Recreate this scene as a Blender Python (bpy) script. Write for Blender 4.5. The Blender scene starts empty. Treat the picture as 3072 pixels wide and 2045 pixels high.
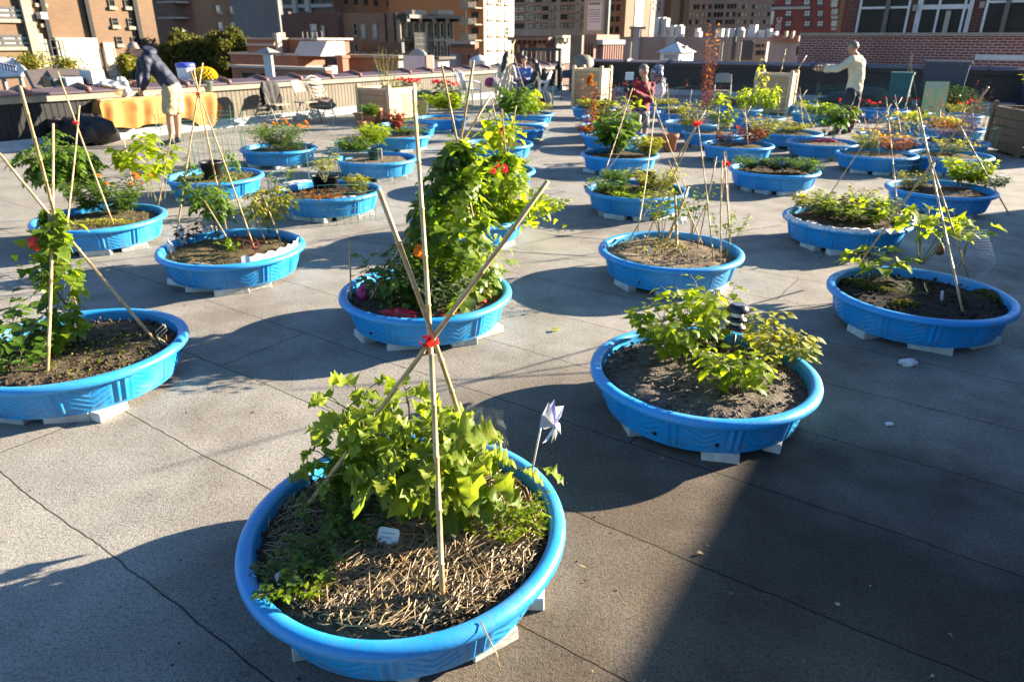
import bpy, bmesh, math, random
from mathutils import Vector, Matrix, noise
rad=math.radians; pi=math.pi
SC=bpy.context.scene; COL=SC.collection
RNG=random.Random(11)
# ------------------------------------------------------------------ camera
FPX,TH,RO,CZ=2101.9,rad(23.289),rad(.2634),1.782
Fv=Vector((0,math.cos(TH),-math.sin(TH))); _R=Vector((1,0,0)); _U=_R.cross(Fv)
Rv=_R*math.cos(RO)+_U*math.sin(RO); Uv=-_R*math.sin(RO)+_U*math.cos(RO)
CAM=Vector((0,0,CZ))
def ray(px,py): return (Fv*FPX+Rv*(px-1536)+Uv*(1022.5-py))
def G(px,py,z=0.0):
    d=ray(px,py); return CAM+d*((z-CZ)/d.z)
def Yp(px,py,y):
    d=ray(px,py); return CAM+d*(y/d.y)
def proj(p):
    d=Vector(p)-CAM; z=d.dot(Fv); return (1536+FPX*d.dot(Rv)/z, 1022.5-FPX*d.dot(Uv)/z)
cd=bpy.data.cameras.new('camera'); cam=bpy.data.objects.new('camera',cd); COL.objects.link(cam)
cam.matrix_world=Matrix((( Rv.x,Uv.x,-Fv.x,0),(Rv.y,Uv.y,-Fv.y,0),(Rv.z,Uv.z,-Fv.z,CZ),(0,0,0,1)))
cd.sensor_width=36; cd.lens=FPX*36/3072; cd.clip_end=3000; cd.clip_start=.05
cd.dof.use_dof=True; cd.dof.focus_distance=2.55; cd.dof.aperture_fstop=4.8
SC.camera=cam
# ------------------------------------------------------------------ light
SUN_AZ,SUN_EL=rad(22),rad(17.6)     # azimuth counted from +x towards +y
w=bpy.data.worlds.new('World'); SC.world=w; w.use_nodes=True
nt=w.node_tree; bg=nt.nodes['Background']; sky=nt.nodes.new('ShaderNodeTexSky')
sky.sky_type='NISHITA'; sky.sun_disc=False; sky.sun_elevation=SUN_EL; sky.sun_rotation=pi/2-SUN_AZ; sky.dust_density=.25; sky.ozone_density=5.0; sky.air_density=1.1
nt.links.new(sky.outputs[0],bg.inputs[0]); bg.inputs[1].default_value=0.054
sl=bpy.data.lights.new('sun','SUN'); sl.energy=5.0; sl.angle=rad(.53); sl.color=(1,.86,.66)
so=bpy.data.objects.new('sun',sl); COL.objects.link(so)
sd=Vector((math.cos(SUN_EL)*math.cos(SUN_AZ),math.cos(SUN_EL)*math.sin(SUN_AZ),math.sin(SUN_EL)))
so.rotation_euler=sd.to_track_quat('Z','Y').to_euler(); so.location=(8,5,12)
vs=SC.view_settings; vs.view_transform='Standard'; vs.look='None'; vs.exposure=2.4; vs.gamma=1
# ------------------------------------------------------------------ materials
def newmat(name):
    m=bpy.data.materials.new(name); m.use_nodes=True
    return m,m.node_tree,m.node_tree.nodes['Principled BSDF']
def nd(t,typ,**kw):
    n=t.nodes.new(typ)
    for k,v in kw.items():
        if k in n.inputs: n.inputs[k].default_value=v
        else: setattr(n,k,v)
    return n
def c4(c): return (c[0],c[1],c[2],1)
def mixc(t,fac,a,b,mode='MIX'):
    n=t.nodes.new('ShaderNodeMix'); n.data_type='RGBA'; n.blend_type=mode
    for s,v in ((n.inputs[0],fac),(n.inputs[6],a),(n.inputs[7],b)):
        if hasattr(v,'links'): t.links.new(v,s)
        elif isinstance(v,(int,float)): s.default_value=v
        else: s.default_value=c4(v)
    return n.outputs[2]
def ramp(t,inp,lo,hi,a=(0,0,0),b=(1,1,1)):
    n=t.nodes.new('ShaderNodeValToRGB'); e=n.color_ramp.elements
    e[0].position=lo; e[1].position=hi; e[0].color=c4(a); e[1].color=c4(b)
    t.links.new(inp,n.inputs[0]); return n.outputs[0]
def tex(t,scale,detail=4,kind='noise',coord='Object',rough=.55):
    tc=t.nodes.new('ShaderNodeTexCoord')
    n=t.nodes.new('ShaderNodeTexNoise' if kind=='noise' else 'ShaderNodeTexVoronoi')
    n.inputs['Scale'].default_value=scale
    if kind=='noise': n.inputs['Detail'].default_value=detail; n.inputs['Roughness'].default_value=rough
    t.links.new(tc.outputs[coord],n.inputs['Vector'])
    return n.outputs[0]
def bump(t,b,h,strength=.4,dist=.01):
    n=t.nodes.new('ShaderNodeBump'); n.inputs['Strength'].default_value=strength; n.inputs['Distance'].default_value=dist
    t.links.new(h,n.inputs['Height']); t.links.new(n.outputs[0],b.inputs['Normal'])
MATS={}
def solid(name,a,b=None,scale=12,rough=.6,bstr=0,bdist=.004,metal=0,spec=.5,lo=.35,hi=.65):
    """two-tone noisy material"""
    if name in MATS: return MATS[name]
    m,t,p=newmat(name); b=b or tuple(x*.8 for x in a)
    h=tex(t,scale,5)
    t.links.new(mixc(t,ramp(t,h,lo,hi),a,b),p.inputs['Base Color'])
    p.inputs['Roughness'].default_value=rough; p.inputs['Metallic'].default_value=metal
    p.inputs['Specular IOR Level'].default_value=spec
    if bstr: bump(t,p,tex(t,scale*3,4),bstr,bdist)
    MATS[name]=m; return m
def leafmat(name,dark,light,trans=.55,rough=.42,tint=2.2):
    if name in MATS: return MATS[name]
    m,t,p=newmat(name)
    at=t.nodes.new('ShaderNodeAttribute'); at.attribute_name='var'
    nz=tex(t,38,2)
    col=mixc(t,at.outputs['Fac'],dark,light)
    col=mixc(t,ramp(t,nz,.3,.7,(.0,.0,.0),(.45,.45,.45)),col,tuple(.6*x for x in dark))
    col=mixc(t,ramp(t,tex(t,17,5),.60,.72,(0,0,0),(.5,.5,.5)),col,(max(light[0],.2),.6*light[1]+.06,.03))
    t.links.new(col,p.inputs['Base Color']); p.inputs['Roughness'].default_value=rough
    p.inputs['Specular IOR Level'].default_value=.4
    tr=t.nodes.new('ShaderNodeBsdfTranslucent')
    t.links.new(mixc(t,1.0,col,(tint*1.15,tint*1.1,tint*.55),'MULTIPLY'),tr.inputs[0])
    mx=t.nodes.new('ShaderNodeMixShader'); mx.inputs[0].default_value=trans
    out=t.nodes['Material Output']
    t.links.new(p.outputs[0],mx.inputs[1]); t.links.new(tr.outputs[0],mx.inputs[2]); t.links.new(mx.outputs[0],out.inputs[0])
    MATS[name]=m; return m
def brick(name,c1,c2,mort,bw=.22,bh=.075,ms=.012,rough=.85,dirt=.35):
    if name in MATS: return MATS[name]
    m,t,p=newmat(name)
    tc=t.nodes.new('ShaderNodeTexCoord'); sx=t.nodes.new('ShaderNodeSeparateXYZ'); t.links.new(tc.outputs['Object'],sx.inputs[0])
    ad=nd(t,'ShaderNodeMath',operation='ADD'); t.links.new(sx.outputs[0],ad.inputs[0]); t.links.new(sx.outputs[1],ad.inputs[1])
    cb=t.nodes.new('ShaderNodeCombineXYZ'); t.links.new(ad.outputs[0],cb.inputs[0]); t.links.new(sx.outputs[2],cb.inputs[1])
    br=t.nodes.new('ShaderNodeTexBrick'); t.links.new(cb.outputs[0],br.inputs[0])
    for k,v in (('Color1',c4(c1)),('Color2',c4(c2)),('Mortar',c4(mort)),('Scale',1.0),('Mortar Size',ms),('Brick Width',bw),('Row Height',bh),('Mortar Smooth',.2)):
        br.inputs[k].default_value=v
    big=tex(t,.5,6); dk=mixc(t,ramp(t,big,.35,.7,(0,0,0),(dirt,dirt,dirt)),br.outputs[0],tuple(x*.45 for x in c1))
    t.links.new(dk,p.inputs['Base Color']); p.inputs['Roughness'].default_value=rough
    MATS[name]=m; return m
# ------------------------------------------------------------------ mesh builder
class MB:
    def __init__(s): s.v=[]; s.f=[]; s.a=[]; s.m=[]
    def add(s,vs,fs,var=.5,mi=0):
        o=len(s.v); s.v.extend(vs)
        for f in fs: s.f.append([i+o for i in f]); s.a.append(var); s.m.append(mi)
    def box(s,c,size,M=None,var=.5,mi=0,taper=1.0):
        x,y,z=[k/2 for k in size]; tp=taper
        vs=[Vector((a*x*(tp if cc>0 else 1),b*y*(tp if cc>0 else 1),cc*z)) for cc in (-1,1) for b in (-1,1) for a in (-1,1)]
        c=Vector(c)
        vs=[((M@q) if M else q)+c for q in vs]
        s.add(vs,[(0,2,3,1),(4,5,7,6),(0,1,5,4),(2,6,7,3),(0,4,6,2),(1,3,7,5)],var,mi)
    def bar(s,a,b,w,h=None,var=.5,mi=0):
        a=Vector(a); b=Vector(b); d=b-a; L=d.length
        if L<1e-6: return
        q=d.to_track_quat('Z','Y').to_matrix()
        s.box((a+b)/2,(w,h or w,L),q,var,mi)
    def tube(s,pts,r,n=8,var=.5,mi=0,cap=True):
        pts=[Vector(p) for p in pts]; N=len(pts)
        rs=r if isinstance(r,(list,tuple)) else [r]*N
        vs=[];up=None
        for i,p in enumerate(pts):
            d=(pts[min(i+1,N-1)]-pts[max(i-1,0)])
            if d.length<1e-9: d=Vector((0,0,1))
            d.normalize()
            if up is None:
                up=Vector((0,0,1)) if abs(d.z)<.9 else Vector((1,0,0))
            x=d.cross(up); 
            if x.length<1e-4: x=d.orthogonal()
            x.normalize(); y=d.cross(x); up=-y if False else up
            for k in range(n):
                a=2*pi*k/n; vs.append(p+x*(rs[i]*math.cos(a))+y*(rs[i]*math.sin(a)))
        fs=[]
        for i in range(N-1):
            for k in range(n):
                k2=(k+1)%n; fs.append((i*n+k,i*n+k2,(i+1)*n+k2,(i+1)*n+k))
        if cap: fs.append(tuple(range(n-1,-1,-1))); fs.append(tuple((N-1)*n+k for k in range(n)))
        s.add(vs,fs,var,mi)
    def lathe(s,prof,n=32,c=(0,0,0),var=.5,mi=0,M=None,sx=1,sy=1):
        vs=[];c=Vector(c)
        for r,z in prof:
            for k in range(n):
                a=2*pi*k/n; q=Vector((r*math.cos(a)*sx,r*math.sin(a)*sy,z)); vs.append(((M@q) if M else q)+c)
        fs=[]
        for i in range(len(prof)-1):
            for k in range(n):
                k2=(k+1)%n; fs.append((i*n+k,i*n+k2,(i+1)*n+k2,(i+1)*n+k))
        s.add(vs,fs,var,mi)
    def ell(s,c,r,M=None,n=12,m=8,var=.5,mi=0):
        vs=[];c=Vector(c)
        for i in range(m+1):
            t=pi*i/m
            for k in range(n):
                a=2*pi*k/n; q=Vector((r[0]*math.sin(t)*math.cos(a),r[1]*math.sin(t)*math.sin(a),r[2]*math.cos(t))); vs.append(((M@q) if M else q)+c)
        fs=[(i*n+k,(i+1)*n+k,(i+1)*n+(k+1)%n,i*n+(k+1)%n) for i in range(m) for k in range(n)]
        s.add(vs,fs,var,mi)
    def build(s,name,mat,parent=None,smooth=False,loc=None,rotz=0):
        me=bpy.data.meshes.new(name); me.from_pydata([tuple(p) for p in s.v],[],s.f)
        for m in (mat if isinstance(mat,(list,tuple)) else [mat]): me.materials.append(m)
        if s.f:
            at=me.attributes.new('var','FLOAT','FACE'); at.data.foreach_set('value',s.a)
            me.polygons.foreach_set('material_index',s.m)
            me.polygons.foreach_set('use_smooth',[bool(smooth)]*len(s.f))
        me.update()
        return link(name,me,parent,loc,rotz)
def link(name,me,parent=None,loc=None,rotz=0):
    o=bpy.data.objects.new(name,me); COL.objects.link(o)
    if parent: o.parent=parent
    if loc is not None: o.location=loc
    if rotz: o.rotation_euler=(0,0,rotz)
    return o
def empty(name,loc=(0,0,0),rotz=0):
    o=bpy.data.objects.new(name,None); COL.objects.link(o); o.location=loc; o.rotation_euler=(0,0,rotz); o.empty_display_size=.1
    return o
def take(o):
    me=o.data; bpy.data.objects.remove(o); return me
def tag(o,label=None,cat=None,group=None,kind=None):
    if label: o['label']=label
    if cat: o['category']=cat
    if group: o['group']=group
    if kind: o['kind']=kind
    return o
def copy_tree(o,parent=None):
    c=o.copy(); COL.objects.link(c); c.parent=parent
    for ch in list(o.children): copy_tree(ch,c)
    return c
# ------------------------------------------------------------------ grid axes: local x = v (to the right and nearer), local y = u (along the left parapet)
ROT=rad(-32); Va=Vector((math.cos(ROT),math.sin(ROT),0)); Ua=Vector((-math.sin(ROT),math.cos(ROT),0))
def uv(u,v,z=0): return Ua*u+Va*v+Vector((0,0,z))
def touv(p): return (Vector(p).dot(Ua),Vector(p).dot(Va))
# ------------------------------------------------------------------ roof deck
m,t,p=newmat('roof_cap_sheet'); M_roof=m
tc=t.nodes.new('ShaderNodeTexCoord')
nzd=t.nodes.new('ShaderNodeTexNoise'); nzd.inputs['Scale'].default_value=.8; nzd.inputs['Detail'].default_value=3
t.links.new(tc.outputs['Object'],nzd.inputs[0])
vm=nd(t,'ShaderNodeVectorMath',operation='SCALE'); t.links.new(nzd.outputs['Color'],vm.inputs[0]); vm.inputs['Scale'].default_value=.07
va=nd(t,'ShaderNodeVectorMath',operation='ADD'); t.links.new(tc.outputs['Object'],va.inputs[0]); t.links.new(vm.outputs[0],va.inputs[1])
mp=t.nodes.new('ShaderNodeMapping'); mp.inputs['Rotation'].default_value=(0,0,rad(35)); mp.inputs['Location'].default_value=(1.2,.33,0)
nzw=t.nodes.new('ShaderNodeTexNoise'); nzw.inputs['Scale'].default_value=9; nzw.inputs['Detail'].default_value=3
t.links.new(tc.outputs['Object'],nzw.inputs[0])
vw=nd(t,'ShaderNodeVectorMath',operation='SCALE'); t.links.new(nzw.outputs['Color'],vw.inputs[0]); vw.inputs['Scale'].default_value=.022
vb=nd(t,'ShaderNodeVectorMath',operation='ADD'); t.links.new(va.outputs[0],vb.inputs[0]); t.links.new(vw.outputs[0],vb.inputs[1])
t.links.new(vb.outputs[0],mp.inputs[0])
br=t.nodes.new('ShaderNodeTexBrick'); t.links.new(mp.outputs[0],br.inputs[0])
for k,v in (('Color1',(1,1,1,1)),('Color2',(.88,.88,.88,1)),('Mortar',(0,0,0,1)),('Scale',1.0),('Mortar Size',.0038),('Brick Width',4.7),('Row Height',.62),('Mortar Smooth',.35)):
    br.inputs[k].default_value=v
g1=tex(t,260,2); g2=tex(t,60,5); g3=tex(t,.55,6); g4=tex(t,4.0,5)
base=mixc(t,ramp(t,g4,.3,.72),(.42,.392,.345),(.30,.278,.243))
base=mixc(t,ramp(t,g2,.48,.66,(0,0,0),(.6,.6,.6)),base,(.17,.16,.15))
base=mixc(t,ramp(t,g1,.55,.66,(0,0,0),(.75,.75,.75)),base,(.075,.07,.066))
base=mixc(t,ramp(t,g1,.30,.38,(.65,.65,.65),(0,0,0)),base,(.46,.44,.41))
gv=tex(t,150,3,rough=.75)
base=mixc(t,ramp(t,gv,.53,.62,(0,0,0),(.8,.8,.8)),base,(.12,.11,.098))
base=mixc(t,ramp(t,gv,.36,.43,(.7,.7,.7),(0,0,0)),base,(.50,.475,.43))
# damp, dirty patch between the front pools; painted shade added right of them
sx=t.nodes.new('ShaderNodeSeparateXYZ'); t.links.new(tc.outputs['Object'],sx.inputs[0])
def mth(op,a,b=None):
    n=nd(t,'ShaderNodeMath',operation=op)
    for i,x in enumerate((a,b)):
        if x is None: continue
        if hasattr(x,'links'): t.links.new(x,n.inputs[i])
        else: n.inputs[i].default_value=x
    return n.outputs[0]
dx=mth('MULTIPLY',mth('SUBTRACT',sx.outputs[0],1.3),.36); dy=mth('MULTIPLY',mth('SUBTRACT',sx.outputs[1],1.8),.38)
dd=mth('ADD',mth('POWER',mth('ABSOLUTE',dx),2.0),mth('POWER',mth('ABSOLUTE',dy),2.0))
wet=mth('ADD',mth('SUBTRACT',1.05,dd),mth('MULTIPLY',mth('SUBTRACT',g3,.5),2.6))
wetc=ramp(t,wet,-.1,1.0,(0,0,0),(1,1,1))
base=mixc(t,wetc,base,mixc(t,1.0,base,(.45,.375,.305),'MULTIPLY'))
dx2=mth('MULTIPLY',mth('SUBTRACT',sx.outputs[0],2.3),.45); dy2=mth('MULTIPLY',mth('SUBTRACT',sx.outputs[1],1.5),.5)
damp_shade=mth('ADD',mth('SUBTRACT',1.0,mth('ADD',mth('POWER',mth('ABSOLUTE',dx2),2.0),mth('POWER',mth('ABSOLUTE',dy2),2.0))),mth('MULTIPLY',mth('SUBTRACT',tex(t,1.1,6),.5),2.4))
base=mixc(t,ramp(t,damp_shade,.0,.9,(0,0,0),(.9,.9,.9)),base,mixc(t,1.0,base,(.40,.43,.48),'MULTIPLY'))  # front right floor: damp and bluish shade mixed into the colour
st=ramp(t,tex(t,1.7,8),.5,.74,(0,0,0),(.65,.65,.65))
base=mixc(t,st,base,mixc(t,1.0,base,(.62,.57,.52),'MULTIPLY'))
base=mixc(t,ramp(t,tex(t,.8,9,rough=.68),.50,.66,(0,0,0),(.75,.75,.75)),base,mixc(t,1.0,base,(.62,.57,.52),'MULTIPLY'))
base=mixc(t,ramp(t,tex(t,13,4),.66,.72,(0,0,0),(.6,.6,.6)),base,mixc(t,1.0,base,(.5,.48,.46),'MULTIPLY'))
base=mixc(t,1.0,base,mixc(t,br.outputs['Fac'],br.outputs['Color'],(.24,.23,.22)),'MULTIPLY')
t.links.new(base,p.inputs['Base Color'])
p.inputs['Roughness'].default_value=.9; p.inputs['Specular IOR Level'].default_value=.15
hb=mth('ADD',mth('ADD',mth('MULTIPLY',g1,.5),mth('MULTIPLY',gv,.9)),mth('MULTIPLY',br.outputs['Fac'],-1.2)); hb=mth('ADD',hb,mth('MULTIPLY',g2,.7))
bump(t,p,hb,.7,.005)
b=MB(); b.add([Vector((x,y,0)) for x,y in ((-60,-20),(60,-20),(60,60),(-60,60))],[]) 
# deck outline in grid coordinates, bounded by the parapets
U0,U1=-14.0,25.5; V0,V1=-13.7,16.0
b=MB(); N=24
b.add([uv(U0+(U1-U0)*i/N,V0+(V1-V0)*j/N) for i in range(N+1) for j in range(N+1)],
      [(i*(N+1)+j,(i+1)*(N+1)+j,(i+1)*(N+1)+j+1,i*(N+1)+j+1) for i in range(N) for j in range(N)])
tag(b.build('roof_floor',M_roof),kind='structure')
b=MB(); b.box((0,0,-8.05),(V1-V0+.9,U1-U0+.9,15.9)); 
o=b.build('roof_podium',brick('podium_brick',(.2,.13,.09),(.17,.11,.08),(.25,.22,.2)),None,False,uv((U0+U1)/2,(V0+V1)/2),ROT); tag(o,kind='structure')
b=MB(); S=1500; b.add([Vector((-S,-S,-16)),Vector((S,-S,-16)),Vector((S,S,-16)),Vector((-S,S,-16))],[(0,1,2,3)])
tag(b.build('street_ground',solid('asphalt',(.05,.05,.05),(.06,.06,.058),.4,.9)),kind='structure')
# ------------------------------------------------------------------ wading pools
m,t,p=newmat('blue_pool_plastic'); M_pool=m
nz=tex(t,7,4); nz2=tex(t,140,3)
at=t.nodes.new('ShaderNodeAttribute'); at.attribute_name='var'
bc=mixc(t,ramp(t,nz,.3,.7),(.004,.25,.60),(.006,.28,.66))
bc=mixc(t,at.outputs['Fac'],bc,(.03,.28,.66))
bc=mixc(t,ramp(t,nz2,.6,.72,(0,0,0),(.35,.35,.35)),bc,(.15,.3,.5))
bc=mixc(t,ramp(t,tex(t,3.1,7),.46,.75,(0,0,0),(.65,.65,.65)),bc,(.10,.33,.60))
bc=mixc(t,ramp(t,tex(t,11,8,rough=.7),.56,.68,(0,0,0),(.45,.45,.45)),bc,(.16,.27,.40))
sxz=t.nodes.new('ShaderNodeSeparateXYZ'); tcc=t.nodes.new('ShaderNodeTexCoord'); t.links.new(tcc.outputs['Object'],sxz.inputs[0])
oi=t.nodes.new('ShaderNodeObjectInfo')
low=nd(t,'ShaderNodeMapRange'); t.links.new(sxz.outputs[2],low.inputs[0]); low.inputs[1].default_value=.09; low.inputs[2].default_value=0.0
spl=nd(t,'ShaderNodeMath',operation='MULTIPLY'); t.links.new(low.outputs[0],spl.inputs[0]); t.links.new(ramp(t,tex(t,26,6),.42,.66),spl.inputs[1])
bc=mixc(t,mixc(t,1.0,spl.outputs[0],(.6,.6,.6),'MULTIPLY'),bc,(.13,.12,.10))
bc=mixc(t,ramp(t,tex(t,75,6),.63,.7,(0,0,0),(.6,.6,.6)),bc,(.12,.13,.13))
bc=mixc(t,1.0,bc,mixc(t,oi.outputs['Random'],(.86,.9,.93),(1.12,1.1,1.06)),'MULTIPLY')
t.links.new(bc,p.inputs['Base Color']); t.links.new(ramp(t,tex(t,9,6),.3,.7,(.3,.3,.3),(.55,.55,.55)),p.inputs['Roughness'])
p.inputs['Subsurface Weight'].default_value=.0; bump(t,p,tex(t,55,3),.12,.004)
M_hole=solid('drain_hole_black',(.01,.012,.015))
NSEG=432
def pool_wall_mesh():
    b=MB(); rows=26
    prof=[]
    vs=[];fs=[]
    z0,z1=0.0,.178
    def rad_out(th,z):
        base=.482+.040*(z/z1)
        ph=(th/(2*pi)*11)%1.0      # eleven repeats
        d=0
        zz=(z-z0)/(z1-z0)
        if .07<zz<.9:
            edge=min(1,(zz-.07)/.06,(.9-zz)/.06)
            if ph<.70:
                q=(ph-.35)/.35          # -1..1
                k=((zz*1.0-abs(q)*.30)*6.0)%1.0
                g=max(0,1-abs(k-.5)/.16)
                if abs(q)<.86: d-=.0085*g*edge*min(1,(.86-abs(q))/.08)
                d+=.0025*edge
            else:
                q=(ph-.70)/.30
                for c in (.3,.7):
                    g=max(0,1-abs(q-c)/.13); d+=.012*min(1,g*1.8)*edge
        return base+d
    for i in range(rows+1):
        z=z0+(z1-z0)*i/rows
        for k in range(NSEG):
            th=2*pi*k/NSEG; r=rad_out(th,z); vs.append(Vector((r*math.cos(th),r*math.sin(th),z)))
    fs=[(i*NSEG+k,i*NSEG+(k+1)%NSEG,(i+1)*NSEG+(k+1)%NSEG,(i+1)*NSEG+k) for i in range(rows) for k in range(NSEG)]
    b.add(vs,fs,0.0)
    b.lathe([(.0,.0005),(.482,0)],96,var=0.0)                 # underside
    b.lathe([(.512,.19),(.505,.12),(.497,.06),(.46,.02),(0,.02)],96,var=0.15)  # inner wall
    return take(b.build('basin',M_pool,None,True))
def pool_rim_mesh():
    b=MB(); prof=[]
    prof=[(.523,.176),(.545,.166),(.562,.164),(.570,.170),(.5715,.182),(.567,.196),(.553,.2045),(.537,.206),(.522,.2025),(.514,.194),(.511,.18)]
    b.lathe(prof,160,var=.3)
    return take(b.build('rim',M_pool,None,True))
ME_WALL=pool_wall_mesh(); ME_RIM=pool_rim_mesh()
def soilmat(name,a,b_,c,sc=1.0,rough=.95):
    if name in MATS: return MATS[name]
    m,t,p=newmat(name)
    n1=tex(t,22*sc,6); n2=tex(t,90*sc,4); n3=tex(t,6*sc,4)
    col=mixc(t,ramp(t,n1,.38,.6),a,b_)
    col=mixc(t,ramp(t,n2,.58,.66,(0,0,0),(.8,.8,.8)),col,c)
    col=mixc(t,ramp(t,n3,.5,.7,(0,0,0),(.5,.5,.5)),col,tuple(x*.45 for x in a))
    t.links.new(col,p.inputs['Base Color']); p.inputs['Roughness'].default_value=rough
    p.inputs['Specular IOR Level'].default_value=.15
    bump(t,p,mth2(t,n1,n2),.9,.012); MATS[name]=m; return m
def mth2(t,a,b):
    n=nd(t,'ShaderNodeMath',operation='ADD'); t.links.new(a,n.inputs[0]); t.links.new(b,n.inputs[1]); return n.outputs[0]
SOILS={'dry':soilmat('dry_soil',(.14,.105,.07),(.21,.165,.115),(.3,.25,.18)),
 'dark':soilmat('dark_soil',(.018,.015,.013),(.035,.028,.022),(.09,.075,.06)),
 'grit':soilmat('gritty_soil',(.10,.08,.062),(.155,.13,.105),(.3,.26,.21)),
 'moss':soilmat('mossy_soil',(.075,.058,.035),(.12,.10,.045),(.2,.17,.1)),
 'brown':soilmat('brown_soil',(.055,.04,.028),(.10,.075,.05),(.22,.18,.12))}
def soil_mesh(seed,clods,amp=.02,nr=22,na=72):
    r=random.Random(seed); b=MB(); vs=[Vector((0,0,0))]
    off=Vector((seed*3.1,seed*1.7,0))
    for i in range(1,nr+1):
        rr=.512*i/nr
        for k in range(na):
            a=2*pi*k/na; x,y=rr*math.cos(a),rr*math.sin(a)
            e=min(1,(1-i/nr)*5)
            z=(noise.noise(Vector((x*4,y*4,0))+off)*amp+noise.noise(Vector((x*14,y*14,2))+off)*amp*.5+noise.noise(Vector((x*40,y*40,2))+off)*amp*.3)*(.35+.65*e)+.022*e
            vs.append(Vector((x,y,z)))
    fs=[(0,1+k,1+(k+1)%na) for k in range(na)]
    for i in range(nr-1):
        for k in range(na):
            o=1+i*na; k2=(k+1)%na; fs.append((o+k,o+na+k,o+na+k2,o+k2))
    b.add(vs,fs)
    for _ in range(clods):
        a=r.random()*2*pi; rr=.5*math.sqrt(r.random()); s=.003+.009*r.random()**2
        x,y=rr*math.cos(a),rr*math.sin(a)
        M=Matrix.Rotation(r.random()*6,3,Vector((r.random(),r.random(),r.random()+.1)).normalized())
        b.ell((x,y,.02+s*.2),(s*1.4,s,s*.8),M,5,3)
    return take(b.build('soil',SOILS['dry'],None,True))
ME_SOIL={}
M_foam=solid('white_foam',(.60,.63,.60),(.40,.41,.38),14,.85,.5,.006)
FOAM=[]
for k,(a,b_,h) in enumerate(((.25,.10,.05),(.17,.12,.05),(.22,.08,.05))):
    b=MB(); b.box((0,0,h/2),(a,b_,h),None,.5,0,.98)
    me=take(b.build('foam_block',M_foam))
    bm=bmesh.new(); bm.from_mesh(me); bmesh.ops.bevel(bm,geom=bm.edges[:],offset=.004,segments=1,affect='EDGES'); bm.to_mesh(me); bm.free()
    FOAM.append(me)
RIMZ=.256; BASEZ=.05; SOILZ=BASEZ+.145
POOLS={}
def side_word(a):
    a=a%360
    for lo,hi,s in ((0,22,'right'),(22,68,'far right'),(68,112,'far'),(112,158,'far left'),(158,202,'left'),(202,248,'front left'),(248,292,'front'),(292,338,'front right'),(338,361,'right')):
        if lo<=a<hi: return s
def pool(key,cx,cy,desc,soil='dry',seed=0,clods=60,blocks=(205,250,290,335),px=True,rot=None,sz=(1,1),holes=0,soildz=0.0,tilt=0):
    P=G(cx,cy,RIMZ) if px else Vector((cx,cy,0)); P.z=0
    r=random.Random(key)
    rt=r.random()*6 if rot is None else rot
    root=empty('wading_pool',(P.x,P.y,BASEZ),0)
    tag(root,'round blue pool '+desc,'planter','blue wading pools used as planters')
    o=link('basin',ME_WALL,root,None,rt); o.scale=(sz[0],sz[1],1)
    o2=link('rim',ME_RIM,root,None,rt); o2.scale=(sz[0],sz[1],1)
    sk=(seed,clods)
    if sk not in ME_SOIL: ME_SOIL[sk]=soil_mesh(seed,clods,.016 if clods<200 else .022)
    me=ME_SOIL[sk].copy(); me.materials.clear(); me.materials.append(SOILS[soil])
    s=link('soil',me,root,(0,0,.145+soildz)); s.scale=(sz[0]*.99,sz[1]*.99,1); s['label']={'dry':'dry brown potting soil','dark':'damp black potting soil','grit':'gritty grey brown soil','moss':'mossy soil','brown':'dark brown soil'}[soil]
    for k in range(holes):
        a=rad([-128,-95,-52,-75][k]); q=Vector((math.cos(a)*.497,math.sin(a)*.497,.05))
        b=MB(); M=Vector((math.cos(a),math.sin(a),-.25)).to_track_quat('Z','Y').to_matrix()
        b.lathe([(0,.006),(.009,.006),(.0095,.0)],10,q,M=M); b.build('drain_hole',M_hole,root)
    # the foam risers lie under it
    seen={}
    for i,a in enumerate(blocks):
        aa=a+r.uniform(-6,6); ar=rad(aa); rr=.425+r.uniform(-.03,.02)
        f=link('foam_block',FOAM[r.randrange(3)],None,(P.x+rr*math.cos(ar)*sz[0],P.y+rr*math.sin(ar)*sz[1],0),ar+pi/2+rad(r.uniform(-35,35)))
        wd=side_word(aa); 
        tag(f,('white foam, %s of pool '%wd)+desc,'foam block','white foam blocks propping up the pools')
    POOLS[key]=P
    return P
B5=(200,238,270,302,340)
# key, px,py of the rim centre
pool('A',-.365,1.99,'with straw mulch, largest at the front','brown',1,900,(196,226,262,318,350),False,sz=(1.025,.97),holes=0)
pool('B',.973,3.222,'with a solar stake light','grit',2,1200,(205,272,318),False,rot=.3,holes=3)
pool('C',-.573,4.413,'with red bags under a vine trellis','brown',3,300,(212,252,312,340),False,holes=1)
pool('D',-2.39,3.487,'cut by the left picture edge','brown',4,900,(248,289,310),False,sz=(1.02,.98))
pool('E',-2.2516,5.46,'with little white paper flags','moss',5,400,(210,250,285,318),False,sz=(1.02,.99))
pool('F',-3.84,6.436,'with orange marigolds and leaning canes at left','moss',6,200,(240,285,330),False)
pool('K',1.262,5.43,'of bare soil with many thin canes','dry',7,700,(190,206,256,290,325),False,holes=1)
pool('Q',2.714,4.4245,'of black wet soil with moss and a squash','dark',8,500,(205,258,318),False,rot=1.1)
pool('O',3.156,6.548,'lined with crumpled white cloth','brown',9,100,(212,243,300),False)
pool('P',4.855,7.997,'half in shade beside a fallen cane','brown',10,100,(235,255,300),False)
pool('M',1.378,7.8626,'with a black nursery pot in yellowing herbs','brown',11,100,B5,False)
pool('N',3.395,9.247,'full of low dark green herbs','brown',12,100,B5,False)
pool('I',-2.024,7.749,'with two black pots and pale paper','dark',13,100,(215,240,275,310,335),False)
pool('G',-3.6125,8.587,'with one black tub on dry soil','moss',14,100,(230,275,320),False)
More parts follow.
